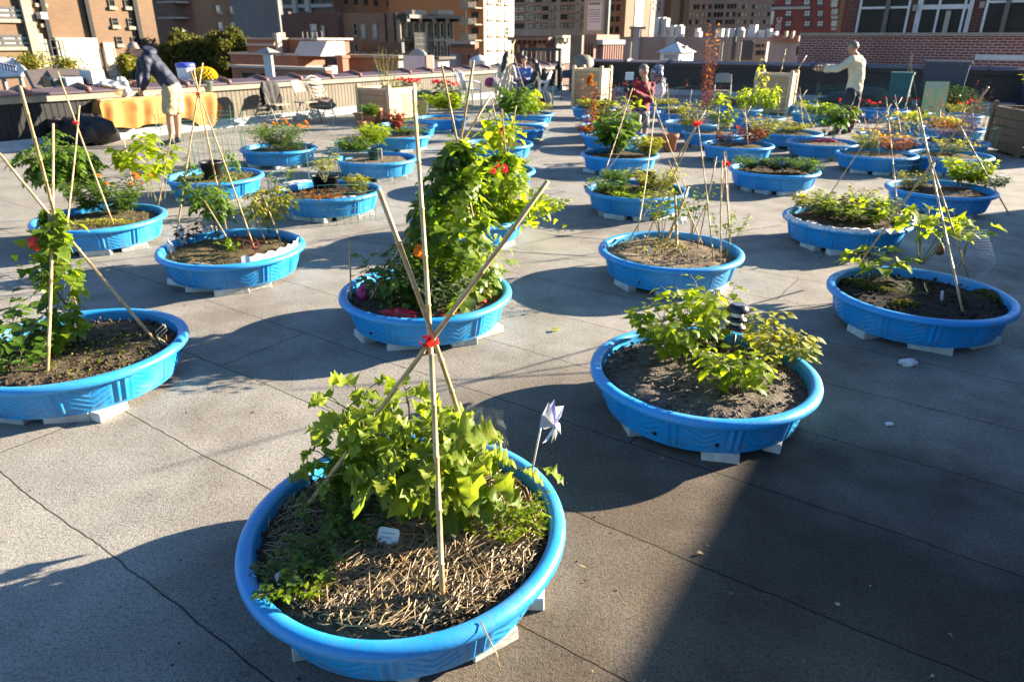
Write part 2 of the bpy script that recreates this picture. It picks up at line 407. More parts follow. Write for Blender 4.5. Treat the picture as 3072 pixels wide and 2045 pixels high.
pool('H',-3.569,10.969,'with a mound of orange flowered marigold','brown',15,100,(235,290,325),False)
pool('J',-1.907,10.02,'with a green pot and wooden board','dry',16,60,(290,325),False)
pool('L',1.564,10.506,'with a tall leafy brassica','brown',17,60,B5,False)
far=[('a',1400,640,'behind the vine trellis, full of bean vines'),('b',1473,507,'with low greens right behind the bean vines'),
('c',1493,428,'with chalky soil left of the walkway'),('d',1548,381,'with a big staked tomato by the walkway'),
('e',1555,362,'just behind the staked tomato'),('f',1586,339,'last by the walkway with yellow red leaves'),
('g',1196,402,'with a red coleus in a black pot'),('h',1224,372,'with a small shrub below the green wire'),('i',1324,352,'with lime green foliage and pale soil'),
('j',1838,402,'with orange leaved amaranth by the walkway'),('k',1828,375,'behind the orange amaranth'),('l',1822,350,'third behind the orange amaranth'),
('m',1783,323,'of lime lettuce at the end of the walkway'),
('n',2140,394,'with pepper plants and a red bow'),('o',2213,431,'with red leaves round a pale stake'),('p',2078,366,'of bare soil beside the photographer'),
('q',2040,337,'with thin seedlings beside the photographer'),('r',1969,317,'with yellow lettuce behind the photographer'),
('s',2216,325,'below a tall dark red amaranth'),('t',2273,350,'with lime leaved peppers'),('u',2388,312,'near the wooden crate under wire mesh'),
('v',2451,338,'with a thick low band of lime herbs'),('w',2370,396,'with sparse yellow green seedlings'),('x',2467,424,'with a drooping plant and red cloth'),
('y',2629,458,'with pale straw coloured flowers'),('z',2680,403,'with small yellow flowers behind the pale straw flowers'),('aa',2655,328,'with red cyclamen behind the man in cream'),
('bb',2745,360,'with a low lime row under wire'),('cc',2865,343,'by the compost sign'),('dd',2858,384,'with a rounded moss green cushion'),
('ee',2856,423,'with russet stems near the wooden planter box'),('ff',2850,462,'behind the half shaded pool')]
for k,x,y,d in far: pool(k,x,y,d,['dry','brown','moss'][len(k+d)%3],17+len(d)%3,60,(215,255,290,325))
# ------------------------------------------------------------------ parapets round the roof
M_tan=solid('tan_metal_siding',(.145,.12,.083),(.105,.088,.062),2,.7)
M_shadeblack=solid('shade_black',(.006,.006,.007),(.01,.01,.011),4,.8)  # black colour standing for shade on the parapet and the loft wall
M_brownpanel=solid('dark_brown_siding',(.045,.034,.026),(.035,.027,.02),3,.7)
M_cope=solid('glazed_purple_coping',(.06,.05,.075),(.095,.065,.08),5,.35)
M_copelip=solid('pale_coping_lip',(.24,.21,.155),(.19,.17,.125),6,.7)
M_joint=solid('terracotta_joint',(.19,.085,.065),(.14,.07,.06),9,.6)
M_curb=solid('grey_blue_flashing',(.36,.38,.38),(.28,.30,.31),5,.7)
def parapet(name,label,axis,s0,s1,off,h,mats,segs,jstep,copemat):
    """axis 'u': runs along u at v=off, facing +v ; axis 'v': runs along v at u=off, facing -u"""
    if axis=='u': org=uv(0,off); rz=ROT+pi/2; sign=-1   # local x along u, local -y towards the roof (+v)
    else: org=uv(off,0); rz=ROT; sign=1                   # local x along v, local -y towards -u
    root=empty(name,org,rz); tag(root,label,'parapet')
    for (a,c,mat) in segs:
        b=MB(); n=int((c-a)/.11)
        for i in range(n):                                 # ribbed siding
            x=a+(c-a)*i/n; wd=(c-a)/n
            b.box((x+wd*.5,.2,h*.5-.03),(wd*.55,.42,h-.16)); b.box((x+wd,.207,h*.5-.03),(wd*.45-.001,.42,h-.16),None,.45)
        b.build('siding',mat,root)
    b=MB(); b.box(((s0+s1)/2,.0,.14),(s1-s0,.1,.05)); 
    vs=[];  # cove flashing
    for x in (s0,s1):
        vs+= [Vector((x,-.20,.004)),Vector((x,-.16,.07)),Vector((x,-.03,.16)),Vector((x,-.03,.004))]
    b.add(vs,[(0,1,5,4),(1,2,6,5),(2,3,7,6),(0,3,2,1),(4,5,6,7)])
    b.build('base_flashing',M_curb,root)
    b=MB(); b.box(((s0+s1)/2,-.045,h-.125),(s1-s0,.06,.11)); b.build('coping_lip',copemat[1],root)
    b=MB(); vs=[]
    for x in (s0,s1):
        vs+=[Vector((x,-.11,h-.068)),Vector((x,-.11,h-.03)),Vector((x,.20,h+.03)),Vector((x,.5,h-.03)),Vector((x,.5,h-.068))]
    b.add(vs,[(0,1,6,5),(1,2,7,6),(2,3,8,7),(3,4,9,8),(0,5,9,4),(0,4,3,2,1),(5,6,7,8,9)])
    b.build('coping',copemat[0],root)
    b=MB(); b.tube([(0,-.13,h-.035),(0,-.10,h-.02),(0,.2,h+.04),(0,.51,h-.02)],[.04,.06,.065,.06],8)
    me=take(b.build('coping_joint',copemat[2],None,True)); x=s0+.3
    while x<s1: link('coping_joint',me,root,(x,0,0)); x+=jstep
    return root
parapet('left_parapet','low ribbed parapet with terracotta jointed coping behind the yellow clothed table','u',U0,U1,V0,.93,None,[(U0,7.6,M_shadeblack),(7.6,19.5,M_tan),(19.5,U1,M_brownpanel)],1.0,(M_cope,M_copelip,M_joint))  # black and brown stretches: shade painted onto the tan siding
parapet('far_parapet','long dark brown parapet with blue purple coping across the back of the garden','v',V0+.75,V1,U1,1.08,None,[(V0+.75,V1,M_brownpanel)],1.6,(M_cope,M_brownpanel,M_cope))
# roof bulkhead to the right, outside the frame: its edge throws the broad shadow over the front right
b=MB(); b.box((0,0,1.12),(5.0,24.6,2.24)); b.box((.6,5,2.5),(2.2,3,.6)); b.box((.2,-4.0,2.34),(3.0,1.1,.2)); b.box((-.2,-1.2,2.28),(2.0,.7,.08))
o=b.build('stair_bulkhead',brick('bulkhead_brick',(.19,.07,.045),(.15,.055,.04),(.4,.36,.32)),None,False,uv(1.6,6.1),ROT)
tag(o,'low brick stair bulkhead along the right side of the roof','bulkhead')
# ------------------------------------------------------------------ the city round it
M_glass=solid('dark_window_glass',(.008,.01,.012),(.016,.018,.02),2,.2,spec=.12)
M_glassl=solid('pale_blind_glass',(.42,.46,.42),(.22,.27,.27),1.3,.25,spec=.8)
M_frame=solid('pale_window_frame',(.33,.31,.26),None,5)
M_dframe=solid('dark_window_frame',(.05,.045,.04),None,5)
M_cream=solid('cream_stucco',(.46,.41,.31),(.40,.36,.27),.9,.85)
M_white=solid('white_paint',(.56,.56,.55),(.48,.48,.47),3,.6)
M_greyc=solid('grey_concrete',(.30,.29,.27),(.24,.23,.22),1.2,.9)
M_stone=solid('pale_cast_stone',(.29,.25,.19),(.25,.215,.16),3,.85)
BRK={'tan':brick('tan_brick',(.175,.098,.049),(.145,.08,.04),(.155,.11,.075),.3,.1,.012),
 'grey':brick('dark_grey_brick',(.16,.14,.135),(.125,.108,.105),(.2,.19,.18),.4,.13,.02),
 'brown':brick('brown_brick',(.235,.135,.08),(.185,.105,.065),(.25,.18,.13),.35,.12,.018),
 'dbrown':brick('deep_brown_brick',(.14,.07,.048),(.105,.053,.04),(.14,.09,.075),.35,.12,.018),
 'orange':brick('orange_brick',(.46,.18,.06),(.41,.155,.052),(.38,.18,.09),.4,.13,.012,dirt=.12),
 'red':brick('red_brick',(.29,.10,.055),(.25,.085,.045),(.30,.19,.13),.22,.075,.010,dirt=.15),
 'maroon':brick('maroon_brick',(.17,.037,.028),(.145,.032,.025),(.18,.06,.05),.4,.13,.012),
 'rust':brick('white_jointed_red_brick',(.21,.05,.033),(.15,.036,.024),(.50,.42,.38),.24,.082,.011,dirt=.45),
 'rustd':brick('dark_red_brick',(.12,.032,.02),(.085,.022,.016),(.16,.12,.10),.24,.082,.010,dirt=.3),
 'taupe':brick('taupe_brick',(.25,.18,.15),(.2,.15,.125),(.28,.24,.21),.4,.13,.02),
 'rose':brick('rose_brick',(.27,.13,.10),(.22,.10,.08),(.3,.2,.17),.3,.1,.015)}
class Bld:
    def __init__(s,name,label,cpx,dist,lpx,rpx,top,mat,cat='building',z0=-16,topz=None,rot=ROT,depth=10):
        d=ray(cpx,117); c=CAM+d*(dist/d.y); c.z=0; s.c=c; s.IR=Matrix.Rotation(-rot,3,'Z')
        s.Va=Vector((math.cos(rot),math.sin(rot),0)); s.Ua=Vector((-math.sin(rot),math.cos(rot),0))
        s.root=empty(name,(c.x,c.y,0),rot); tag(s.root,label,cat)
        s.a=-s.loc('S',lpx,117).x if lpx is not None else depth
        s.b=s.loc('E',rpx,117).y if rpx is not None else depth
        s.top=topz if topz is not None else s.zat(cpx,top,dist)
        b=MB(); b.box((-s.a/2,s.b/2,(z0+s.top)/2),(s.a,s.b,s.top-z0)); b.build('wall',mat,s.root)
    def zat(s,px,py,dist):
        d=ray(px,py); return (CAM+d*(dist/d.y)).z
    def loc(s,face,px,py):
        d=ray(px,py); n=s.Va if face=='E' else s.Ua
        t=(s.c-CAM).dot(n)/d.dot(n); return s.IR@(CAM+d*t-s.c)
    def rect(s,face,x0,y0,x1,y1):
        xm,ym=(x0+x1)/2,(y0+y1)/2
        k=1 if face=='E' else 0
        a=s.loc(face,x0,ym)[k]; c=s.loc(face,x1,ym)[k]; z1=s.loc(face,xm,y0).z; z0=s.loc(face,xm,y1).z
        return a,c,z0,z1
    def slab(s,name,face,r,mat,depth=.1,out=0.0,parent=None,label=None):
        a,c,z0,z1=r; b=MB()
        if face=='E': b.box((out+depth/2,(a+c)/2,(z0+z1)/2),(depth,c-a,z1-z0))
        else: b.box(((a+c)/2,-out-depth/2,(z0+z1)/2),(c-a,depth,z1-z0))
        o=b.build(name,mat,parent or s.root)
        if label: o['label']=label
        return o
    def px(s,name,face,x0,y0,x1,y1,mat,depth=.1,out=0.0,label=None): return s.slab(name,face,s.rect(face,x0,y0,x1,y1),mat,depth,out,None,label)
    def win(s,face,r,fm=None,gm=None,sill=None,mull=1):
        a,c,z0,z1=r; fm=fm or M_frame; gm=gm or M_glass; w=c-a;h=z1-z0; t=min(.12,w*.1)
        b=MB()
        def bx(x0,x1,q0,q1,d=.07):
            if face=='E': b.box((d/2,(x0+x1)/2,(q0+q1)/2),(d,x1-x0,q1-q0))
            else: b.box(((x0+x1)/2,-d/2,(q0+q1)/2),(x1-x0,d,q1-q0))
        bx(a,a+t,z0,z1); bx(c-t,c,z0,z1); bx(a+t,c-t,z1-t,z1); bx(a+t,c-t,z0,z0+t); bx(a+t,c-t,(z0+z1)/2-t/2,(z0+z1)/2+t/2,.06)
        for i in range(1,mull): bx(a+w*i/mull-t/2,a+w*i/mull+t/2,z0+t,(z0+z1)/2-t/2,.055); bx(a+w*i/mull-t/2,a+w*i/mull+t/2,(z0+z1)/2+t/2,z1-t,.055)
        o=b.build('window',fm,s.root)
        s.slab('pane',face,(a+t,c-t,z0+t,z1-t),gm,.03,0,o)
        if sill: s.slab('sill',face,(a-t,c+t,z0-.16,z0-.002),sill,.14,0,o)
        return o
    def wpx(s,face,x0,y0,x1,y1,fm=None,gm=None,sill=None,mull=1): return s.win(face,s.rect(face,x0,y0,x1,y1),fm,gm,sill,mull)
    def grid(s,face,cols,yref,rows,xref,fm=None,gms=(None,),sill=None,mull=1,seed=1):
        r=random.Random(seed); k=1 if face=='E' else 0; n=0
        cc=[(s.loc(face,a,yref)[k],s.loc(face,b_,yref)[k]) for a,b_ in cols]
        zz=[(s.loc(face,xref,b_).z,s.loc(face,xref,a).z) for a,b_ in rows]
        for z0,z1 in zz:
            for a,c in cc:
                s.win(face,(a,c,z0,z1),fm,r.choice(gms),sill,mull); n+=1
    def cap(s,mat,h=.25,o=.15,name='cornice'):
        b=MB(); b.box((-s.a/2,s.b/2,s.top+h/2),(s.a+2*o,s.b+2*o,h)); return b.build(name,mat,s.root)
def rng(a,n,step,w): return [(a+i*step,a+i*step+w) for i in range(n)]
# --- tan loft building on the left
B=Bld('loft_building','tall tan brick loft building at the left with cream ground storey and dark shadow strips',-420,32,-500,476,None,BRK['tan'],topz=19)
for r in ((0,20,74,58),(0,104,96,141)):
    a,c,z0,z1=B.rect('E',*r); B.win('E',(a-2.6,c,z0,z1),M_dframe,M_glassl,M_stone,6)
B.wpx('E',100,-25,131,11,M_dframe,M_glass,M_stone,2); B.wpx('E',116,38,134,72,M_dframe,M_glass,M_stone)
B.px('air_conditioner','E',108,38,127,58,M_white,.5)
a,c,z0,z1=B.rect('E',84,60,114,200); B.slab('pilaster','E',(a,c,-6,18.8),M_stone,.25)
for x0,x1 in ((139,152),(270,282),(412,424)):
    a,c,z0,z1=B.rect('E',x0,100,x1,120); B.slab('pipe_or_shade_strip','E',(a,c,z1-1.2 if x0<400 else -3,18.9),M_shadeblack,.2)  # flat black strips paint in the shadow lines down this wall
for x0,y0,x1,y1 in ((322,-20,341,20),(370,-20,389,21),(333,54,353,77),(382,56,400,80),(347,110,365,133),(394,112,411,134)): B.wpx('E',x0,y0,x1,y1,M_dframe,M_glass,M_stone)
B.px('stucco_panel','E',168,114,292,230,M_cream,.35); B.px('stucco_panel','E',143,118,166,230,M_cream,.12); B.px('stucco_panel','E',318,128,350,250,M_cream,.12)
B.px('stucco_panel','E',116,102,138,230,M_cream,.12)
for x0,x1,y0,y1 in ((146,182,120,215),(302,334,143,230)):
    b=MB(); a,c,z0,z1=B.rect('E',x0,y0,x1,y1)
    for y in (a,c): b.box((.45,y,(z0+z1)/2),(.04,.04,z1-z0))
    for i in range(5): z=z0+(z1-z0)*i/4; b.box((.45,(a+c)/2,z),(.03,c-a,.03))
    b.build('pipe_ladder',M_dframe,B.root)
# --- dark court with balconies, and the lit tan wing beside it
B=Bld('court_building','tan brick wing with a dark balconied court behind the olive trees',588,52,455,706,None,BRK['tan'],topz=22)
B.px('court_wall','S',440,-60,586,160,BRK['dbrown'],.12)
for x0,y0,x1,y1 in ((500,12,530,42),(500,62,540,100),(548,20,568,52),(470,60,486,100),(466,5,482,40)): B.wpx('S',x0,y0,x1,y1,M_dframe,M_glass)
B.wpx('S',556,72,572,104,M_white,M_glassl)
for y in (10,56): 
    B.px('balcony','S',524,y-3,574,y+2,M_greyc,1.2,.12); b=MB(); a,c,z0,z1=B.rect('S',524,y-20,574,y)
    for i in range(9): x=a+(c-a)*i/8; b.box((x,-1.25,(z0+z1)/2),(.04,.04,z1-z0))
    b.box(((a+c)/2,-1.25,z1),(c-a,.05,.05)); b.build('railing',M_dframe,B.root)
for x0,y0,x1,y1 in ((646,17,660,36),(653,67,667,86),(688,20,697,36),(692,68,703,86)): B.wpx('E',x0,y0,x1,y1,M_frame,M_glassl,M_stone)
# --- dark grey gable, its lit edge
B=Bld('grey_gable_building','windowless dark grey brick gable rising between the tan wing and the brown houses',846,66,690,858,None,BRK['grey'],topz=30)
B.px('corner_pipe','S',836,-80,841,130,M_greyc,.2)
# --- black glass block far behind
B=Bld('dark_office_block','far black windowed office block above the brown houses',1010,95,820,1040,None,BRK['dbrown'],topz=40)
B.grid('S',rng(852,4,38,28),10,[(-40,-22),(-14,12),(20,34)],930,M_dframe,(M_glass,))
for x in (882,920): B.px('concrete_pier','S',x,-60,x+12,40,M_greyc,.5)
B.px('spandrel_band','S',850,14,1000,24,M_greyc,.3)
# --- tan facade with dark windows top middle
B=Bld('tan_loft_facade','tan brick facade with tall dark windows behind the white roof vents',1000,100,975,1190,None,BRK['tan'],topz=42)
B.grid('S',[(978,990)],0,[(-30,8)],984,M_dframe,(M_glass,))
B.grid('E',rng(1030,4,30,13)+[(1158,1168)],0,[(-40,-8),(-2,16)],1080,M_dframe,(M_glass,))
# --- dark red brown house
B=Bld('red_brown_house','dark red brown brick house back with one bright white window',1000,60,850,1032,42,BRK['dbrown'])
B.wpx('S',933,73,952,110,M_white,M_glassl); B.wpx('S',965,77,976,112,M_frame,M_glassl); B.wpx('S',968,135,982,158,M_frame,M_glass)
for x,w in ((855,10),(905,14),(958,8)): B.px('parapet_step','S',x,36,x+w,42,BRK['dbrown'],.3,-.3)
# --- brownstone pair
B=Bld('brownstone_house','brown side walled row house with ornate lit facade and heavy black cornice',1192,56,1003,1270,38,BRK['brown'])
for x0,y0,x1,y1,gm in ((1062,70,1072,107,M_glass),(1084,72,1098,112,M_glassl),(1119,72,1132,112,M_glassl),(1066,134,1076,156,M_glass),(1090,138,1102,156,M_glass),(1124,138,1136,156,M_glass)): B.wpx('S',x0,y0,x1,y1,M_frame,gm,M_stone)
for x in (1027,1160,1186): B.px('pipe_or_shade_strip','S',x,40,x+2,170,M_dframe,.15)
B.px('chimney_breast','S',1003,38,1032,180,BRK['dbrown'],.6)
M_blackiron=solid('black_iron',(.02,.02,.022),None,9,.5)
def facade(B,x0,x1,seed):
    B.px('facade','E',x0,58,x1,215,M_stone,.1)
    n=4; st=(x1-x0)/n
    k=1
    cols=[(x0+st*i+st*.32,x0+st*i+st*.74) for i in range(n)]
    for a,c in cols:
        for y0,y1 in ((70,112),(136,172)):
            r=B.rect('E',a,y0,c,y1); r2=(r[0],r[1],r[2],r[3])
            o=B.win('E',r2,M_stone,M_glass); o.location.x=.1
    for i in range(n+1): x=x0+st*i; B.px('pilaster','E',x,60,x+2.5,200,M_stone,.22,.1)
    B.px('belt_course','E',x0,118,x1,124,M_stone,.35,.1)
    B.px('cornice','E',x0,46,x1,57,M_blackiron,1.0,.1)
    for i in range(3): x=x0+(x1-x0)*i/2.0; B.px('cornice_bracket','E',x-4,48,x+5,66,M_blackiron,.9,.1)
    B.px('pediment','E',x0+st,32,x1-st*.7,47,M_stone,.7,.1)
facade(B,1193,1268,1)
b=MB(); a,c,z0,z1=B.rect('E',1206,116,1262,150)
for z in (z0,(z0+z1)/2,z1): b.box((.75,(a+c)/2,z),(1.0,c-a,.06))
for i in range(14): b.box((1.25,a+(c-a)*i/13,(z0+z1)/2+.2),(.05,.05,z1-z0+.4))
b.build('fire_escape',M_blackiron,B.root)
B=Bld('brownstone_twin','narrow ornate lit brownstone with four window bays beside the orange wall',1270.5,61,1262,1352,50,BRK['brown'])
facade(B,1272,1350,2)
# --- orange blank wall and cream tower
B=Bld('orange_wall_building','large blank orange brick wall behind the brownstones',1400,92,1172,1408,None,BRK['orange'],topz=40)
B=Bld('cream_tower','cream apartment tower with stacked balconies and three window columns',1452,84,1398,1542,None,M_cream,topz=40)
B.px('balcony_recess','S',1402,-60,1450,190,BRK['orange'],.08)
for y in (28,77,124,172):
    B.px('balcony','S',1404,y-4,1449,y,M_stone,1.4,.08); b=MB(); a,c,z0,z1=B.rect('S',1404,y-21,1449,y-4)
    for i in range(12): x=a+(c-a)*i/11; b.box((x,-1.45,(z0+z1)/2),(.12,.05,z1-z0))
    b.box(((a+c)/2,-1.45,z1),(c-a,.06,.08)); b.build('railing',M_stone,B.root)
    B.px('balcony_door','S',1416,y-40,1436,y-22,M_glass,.06,.08)
B.grid('E',[(1463,1477),(1491,1504),(1514,1525)],60,[(-18,12),(33,60),(80,108),(126,150),(172,198)],1490,M_frame,(M_glassl,M_glassl,M_glass),BRK['rose'],2)
# --- grey glass apartment block
M_grpanel=solid('grey_green_panel',(.25,.265,.235),(.19,.205,.19),.4,.6)
B=Bld('glass_apartment_block','grey green apartment block with long bands of windows behind the rooftops',1775,118,1535,1792,None,M_grpanel,topz=45)
M_bluegl=solid('pale_green_glass',(.36,.45,.38),(.16,.22,.2),.8,.2,spec=.8)
for i,y in enumerate((-18,18,43,69)): 
    B.px('spandrel_band','S',1600,y-9,1652,y-4,M_stone,.3); B.px('spandrel_band','S',1678,y-9,1736,y-4,M_stone,.3); B.px('spandrel_band','S',1537,y-9,1580,y-4,M_stone,.3)
B.grid('S',[(1540,1574),(1586,1602),(1606,1624),(1628,1646),(1654,1668),(1682,1704),(1707,1724),(1744,1760)],20,[(-14,8),(19,36),(44,61),(70,86)],1650,M_dframe,(M_bluegl,M_bluegl,M_glass),None,2,5)
M_poster=solid('white_billboard_paper',(.74,.75,.78),(.68,.69,.72),2,.6)
B.px('chimney_wall','S',1765,-30,1826,110,M_cream,1.5)
a,c,z0,z1=B.rect('S',1777,6,1819,92); B.slab('billboard','S',(a,c,z0,z1),M_poster,.1,1.5)
for y0,y1 in ((9,17),(30,33),(38,40),(44,46),(50,52),(58,60),(66,68)):
    q=B.rect('S',1781,y0,1815,y1); B.slab('billboard_print','S',q,M_greyc if y0>10 else M_grpanel,.02,1.6)
# --- towers right of centre
B=Bld('olive_tower','narrow olive brown tower in shade beside the white billboard',1870,108,1826,1880,None,BRK['brown'],topz=42)
B.grid('S',[(1832,1842),(1848,1860)],40,[(-20,4),(14,34),(50,66),(80,100)],1845,M_dframe,(M_glass,))
B=Bld('tan_pink_tower','tan tower with a pink central strip above the chimneys',1872,98,1868,1944,None,BRK['tan'],topz=40)
B.px('pink_strip','E',1905,-60,1930,80,solid('pink_stucco',(.55,.42,.38),(.6,.48,.43),1,.8),.1)
B=Bld('brown_tower','brown tower with few windows between the two tan piers',1946,110,1940,2046,None,BRK['taupe'],topz=44)
B.px('tan_pier','E',1994,-60,2022,100,BRK['tan'],1.0); B.px('tan_pier','E',2034,-60,2048,100,BRK['tan'],1.0)
B.grid('E',[(1950,1958),(1962,1982)],0,[(-20,-6),(4,14),(22,32)],1970,M_dframe,(M_glassl,M_glass))
B=Bld('brown_grid_tower','large dark brown tower gridded with rows of small windows',2330,120,2046,2345,None,BRK['taupe'],topz=46)
cols=[]
for x in (2070,2106,2143,2180): cols+=[(x,x+8),(x+10,x+18),(x+20,x+28)]
B.grid('S',cols,30,[(-20,-6),(14,28),(38,52),(60,74)],2120,M_dframe,(M_glass,M_glass,M_glass,M_bluegl),None,1,3)
cols=[]
for x in (2216,2256,2294): cols+=[(x,x+7),(x+10,x+17),(x+20,x+27)]
B.grid('S',cols,30,[(-20,-8),(15,27),(38,50),(61,72)],2250,M_dframe,(M_glassl,M_glass,M_glassl),None,1,4)
# --- maroon building with the LEASING sign
B=Bld('maroon_building','maroon brick building with pale windows and vertical white LEASING lettering',2536,72,2308,2560,None,BRK['maroon'],topz=26)
B.px('stone_band','S',2316,21,2432,29,M_greyc,.25)
for y0,y1 in ((-8,16),(32,50),(63,80)):
    for a,c in ((2356,2375),(2412,2431),(2452,2470)): B.wpx('S',a,y0,c,y1,M_dframe,M_glassl,M_dframe,2)
for y0,y1 in ((-12,22),(28,44),(48,58),(62,80),(83,92)): B.wpx('S',2494,y0,2514,y1,M_frame,M_bluegl,None,2)
B.px('glass_corner','S',2313,34,2322,75,M_bluegl,.15)
B.px('tan_corner','S',2520,-60,2534,110,BRK['tan'],.2)
fc=bpy.data.curves.new('sign_lettering','FONT'); fc.body='LEASING'; fc.size=1; fc.extrude=.03
fo=bpy.data.objects.new('sign_lettering',fc); COL.objects.link(fo)
bpy.context.view_layer.update(); dg=bpy.context.evaluated_depsgraph_get()
me=bpy.data.meshes.new_from_object(fo.evaluated_get(dg)); bpy.data.objects.remove(fo)
xs=[v.co.x for v in me.vertices]; ys=[v.co.y for v in me.vertices]
a,c,z0,z1=B.rect('S',2327,53,2343,117)
sxx=(z1-z0)/(max(xs)-min(xs)); syy=(c-a)/(max(ys)-min(ys))
for v in me.vertices: v.co=Vector((c-(v.co.y-min(ys))*syy, -.08-v.co.z, z0+(v.co.x-min(xs))*sxx))
me.materials.append(M_white); link('sign_lettering',me,B.root)
# --- brick building with glass doors beyond the far parapet
R2=rad(-40)
B=Bld('terrace_wall','low red brick terrace wall with white mortar joints behind the man in cream',3260,22.2,2402,None,None,BRK['rust'],cat='wall',topz=1.93,rot=R2,depth=.4)
b=MB(); b.box((-B.a/2,B.b/2,B.top+.05),(B.a+.1,B.b+.16,.1)); b.build('coping',M_stone,B.root)
B.px('plaster_patch','S',2925,166,3100,181,M_white,.02); 
B=Bld('glass_door_building','dark red brick house with white framed glass doors above the low brick terrace wall',3290,23.8,2529,None,None,BRK['rustd'],topz=4.0,rot=R2,depth=5)
def opening(x0,x1,y1,mulls,bars):
    r=B.rect('S',x0,-40,x1,y1); a,c,z0,z1=r; z0=1.2
    B.slab('glazing','S',(a,c,z0,z1),M_glass,.02)
    b=MB(); t=.07
    for q in (a+t/2,c-t/2)+tuple(a+(c-a)*k for k in mulls): b.box((q,-.06,(z0+z1)/2),(t,.12,z1-z0))
    for k in bars: zz=B.loc('S',(x0+x1)/2,k).z; b.box(((a+c)/2,-.05,zz),(c-a-2*t,.098,t))
    b.build('window_frame',M_white,B.root)
def pxw(xa,ya,xb,yb): return (xa,xb)
opening(2580,2732,93,(),(24,)); 
a,c,z0,z1=B.rect('S',2655,0,2668,92); B.slab('brown_mullion','S',(a,c,1.2,3.9),solid('brown_steel',(.12,.10,.085)),.16)
opening(2754,2920,90,(.07,.40,.86,.95),(18,25,))
a,c,z0,z1=B.rect('S',2836,34,2850,90); B.slab('door_stile','S',(a,c,1.2,z1),M_frame,.16)
opening(2958,3140,84,(),(5,))
a,c,z0,z1=B.rect('S',3012,0,3026,85); B.slab('brown_mullion','S',(a,c,1.2,3.9),MATS['brown_steel'],.16)
for x,y in ((2741,15),(2941,6)):
    o=B.px('wall_lamp','S',x,y,x+15,y+19,M_stone,.16)
# --- lower roofs between the parapet and the city
B=Bld('white_vent_house','long taupe brick back wall topped with white vents behind the far parapet',2330,46,1858,2340,112,BRK['taupe'])
B.px('brick_pier','S',1904,88,1922,180,M_greyc,.3); B.px('brick_pier','S',1998,112,2024,180,M_greyc,.15)
B.px('chimney_stack','S',1892,85,1906,112,BRK['brown'],-.5); B.px('chimney_cap','S',1888,80,1925,88,M_stone,-.7)
r=random.Random(3)
M_vent=solid('white_vent_metal',(.50,.49,.47),(.36,.36,.37),1.2,.6)
for x,y0,wd in ((1945,52,8),(1957,50,6),(1968,53,8),(1982,75,14),(2000,76,8),(2014,74,8),(2022,78,6),(2056,84,9),(2066,95,13),(2128,86,20),(2150,85,8)):
    B.px('white_vent','S',x,y0,x+wd,115,M_vent,.6,-1.6-r.random())
for x,y0,wd in ((2172,86,16),(2192,82,12),(2204,88,8),(2224,84,9),(2236,74,20),(2252,90,26),(2280,86,12),(2296,94,18)):
    B.px('white_vent','S',x,y0,x+wd,118,M_vent,.6,-1.2-r.random())
B=Bld('pink_row_houses','small pink stuccoed house ends under the white vents',2304,40,2190,2310,126,solid('pink_house',(.34,.21,.14),(.29,.175,.12),2))
B.px('dark_gap','S',2226,122,2258,180,M_dframe,.05); B.px('dark_gap','S',2196,110,2206,180,M_dframe,.06)
for x in (2268,2276,2286): B.wpx('S',x,134,x+6,142,M_dframe,M_glass); B.wpx('S',x,152,x+6,166,M_dframe,M_glass)
B=Bld('grey_terrace_block','grey concrete wall with a brick gable beside the red terrace wall',2402,42,2304,2412,124,M_greyc)
B.px('gable','S',2318,106,2400,125,BRK['rose'],.3); B.px('chimney_pot','S',2361,94,2368,116,M_stone,.4,.3); B.px('chimney_pot','S',2381,94,2388,116,M_stone,.4,.3)
B.px('doorway','S',2389,140,2396,166,M_glass,.05)
B=Bld('white_hut','little white roofed roof hut with grey sides just behind the far parapet',2042,33,1985,2085,158,M_white)
b=MB(); h=B.top; a_,b_=B.a,B.b
b.add([Vector((-a_-.15,-.15,h)),Vector((.15,-.15,h)),Vector((.15,b_,h)),Vector((-a_-.15,b_,h)),Vector((-a_/2,b_*.4,h+.42))],[(0,1,4),(1,2,4),(2,3,4),(3,0,4),(3,2,1,0)]); b.build('hut_roof',M_white,B.root)
B.px('cupola','S',2010,138,2040,150,M_greyc,.3,-1.0); B.px('side_panel','S',1992,164,2030,176,M_greyc,.03)
o=None
for x,dist,lab in ((1891,31,'thin white vent pipe standing behind the far parapet'),(2167,34,'pale post with a base left of the pink house ends'),(2223,34,'pale post with a base right of the dark gap')):
    d=ray(x,117); c=CAM+d*(dist/d.y); b=MB(); z=(CAM+ray(x,126)*(dist/ray(x,126).y)).z
    b.tube([(0,0,-2),(0,0,z)],.07,10); b.box((0,0,.55),(.3,.3,.3)); o=b.build('vent_pipe',M_stone,None,False,(c.x,c.y,0)); tag(o,lab,'pipe')
B=Bld('rib_brick_house','reddish brick house with dark rib shadows and a slate edge behind the arch',1790,44,1744,1858,104,BRK['rose'])
for i in range(5): B.px('rib','S',1748+i*9,132,1752+i*9,180,BRK['rose'],.3)
for i in range(9): B.px('rib','E',1796+i*7,136,1799+i*7,180,BRK['rose'],.3)
B.px('slate_edge','E',1790,120,1858,134,M_greyc,.4)
B=Bld('concrete_party_wall','plain tan concrete party wall between the cream facade and the rib house',1746,43,1711,1752,106,M_tan)
B=Bld('bracketed_house','brown house with bracketed cornice and two sunlit windows behind the gate frame',1664,50,1541,1712,108,BRK['dbrown'])
B.px('cornice','S',1541,112,1664,122,BRK['brown'],.8); 
for i in range(8): B.px('cornice_bracket','S',1545+i*15,122,1550+i*15,132,BRK['brown'],.5)
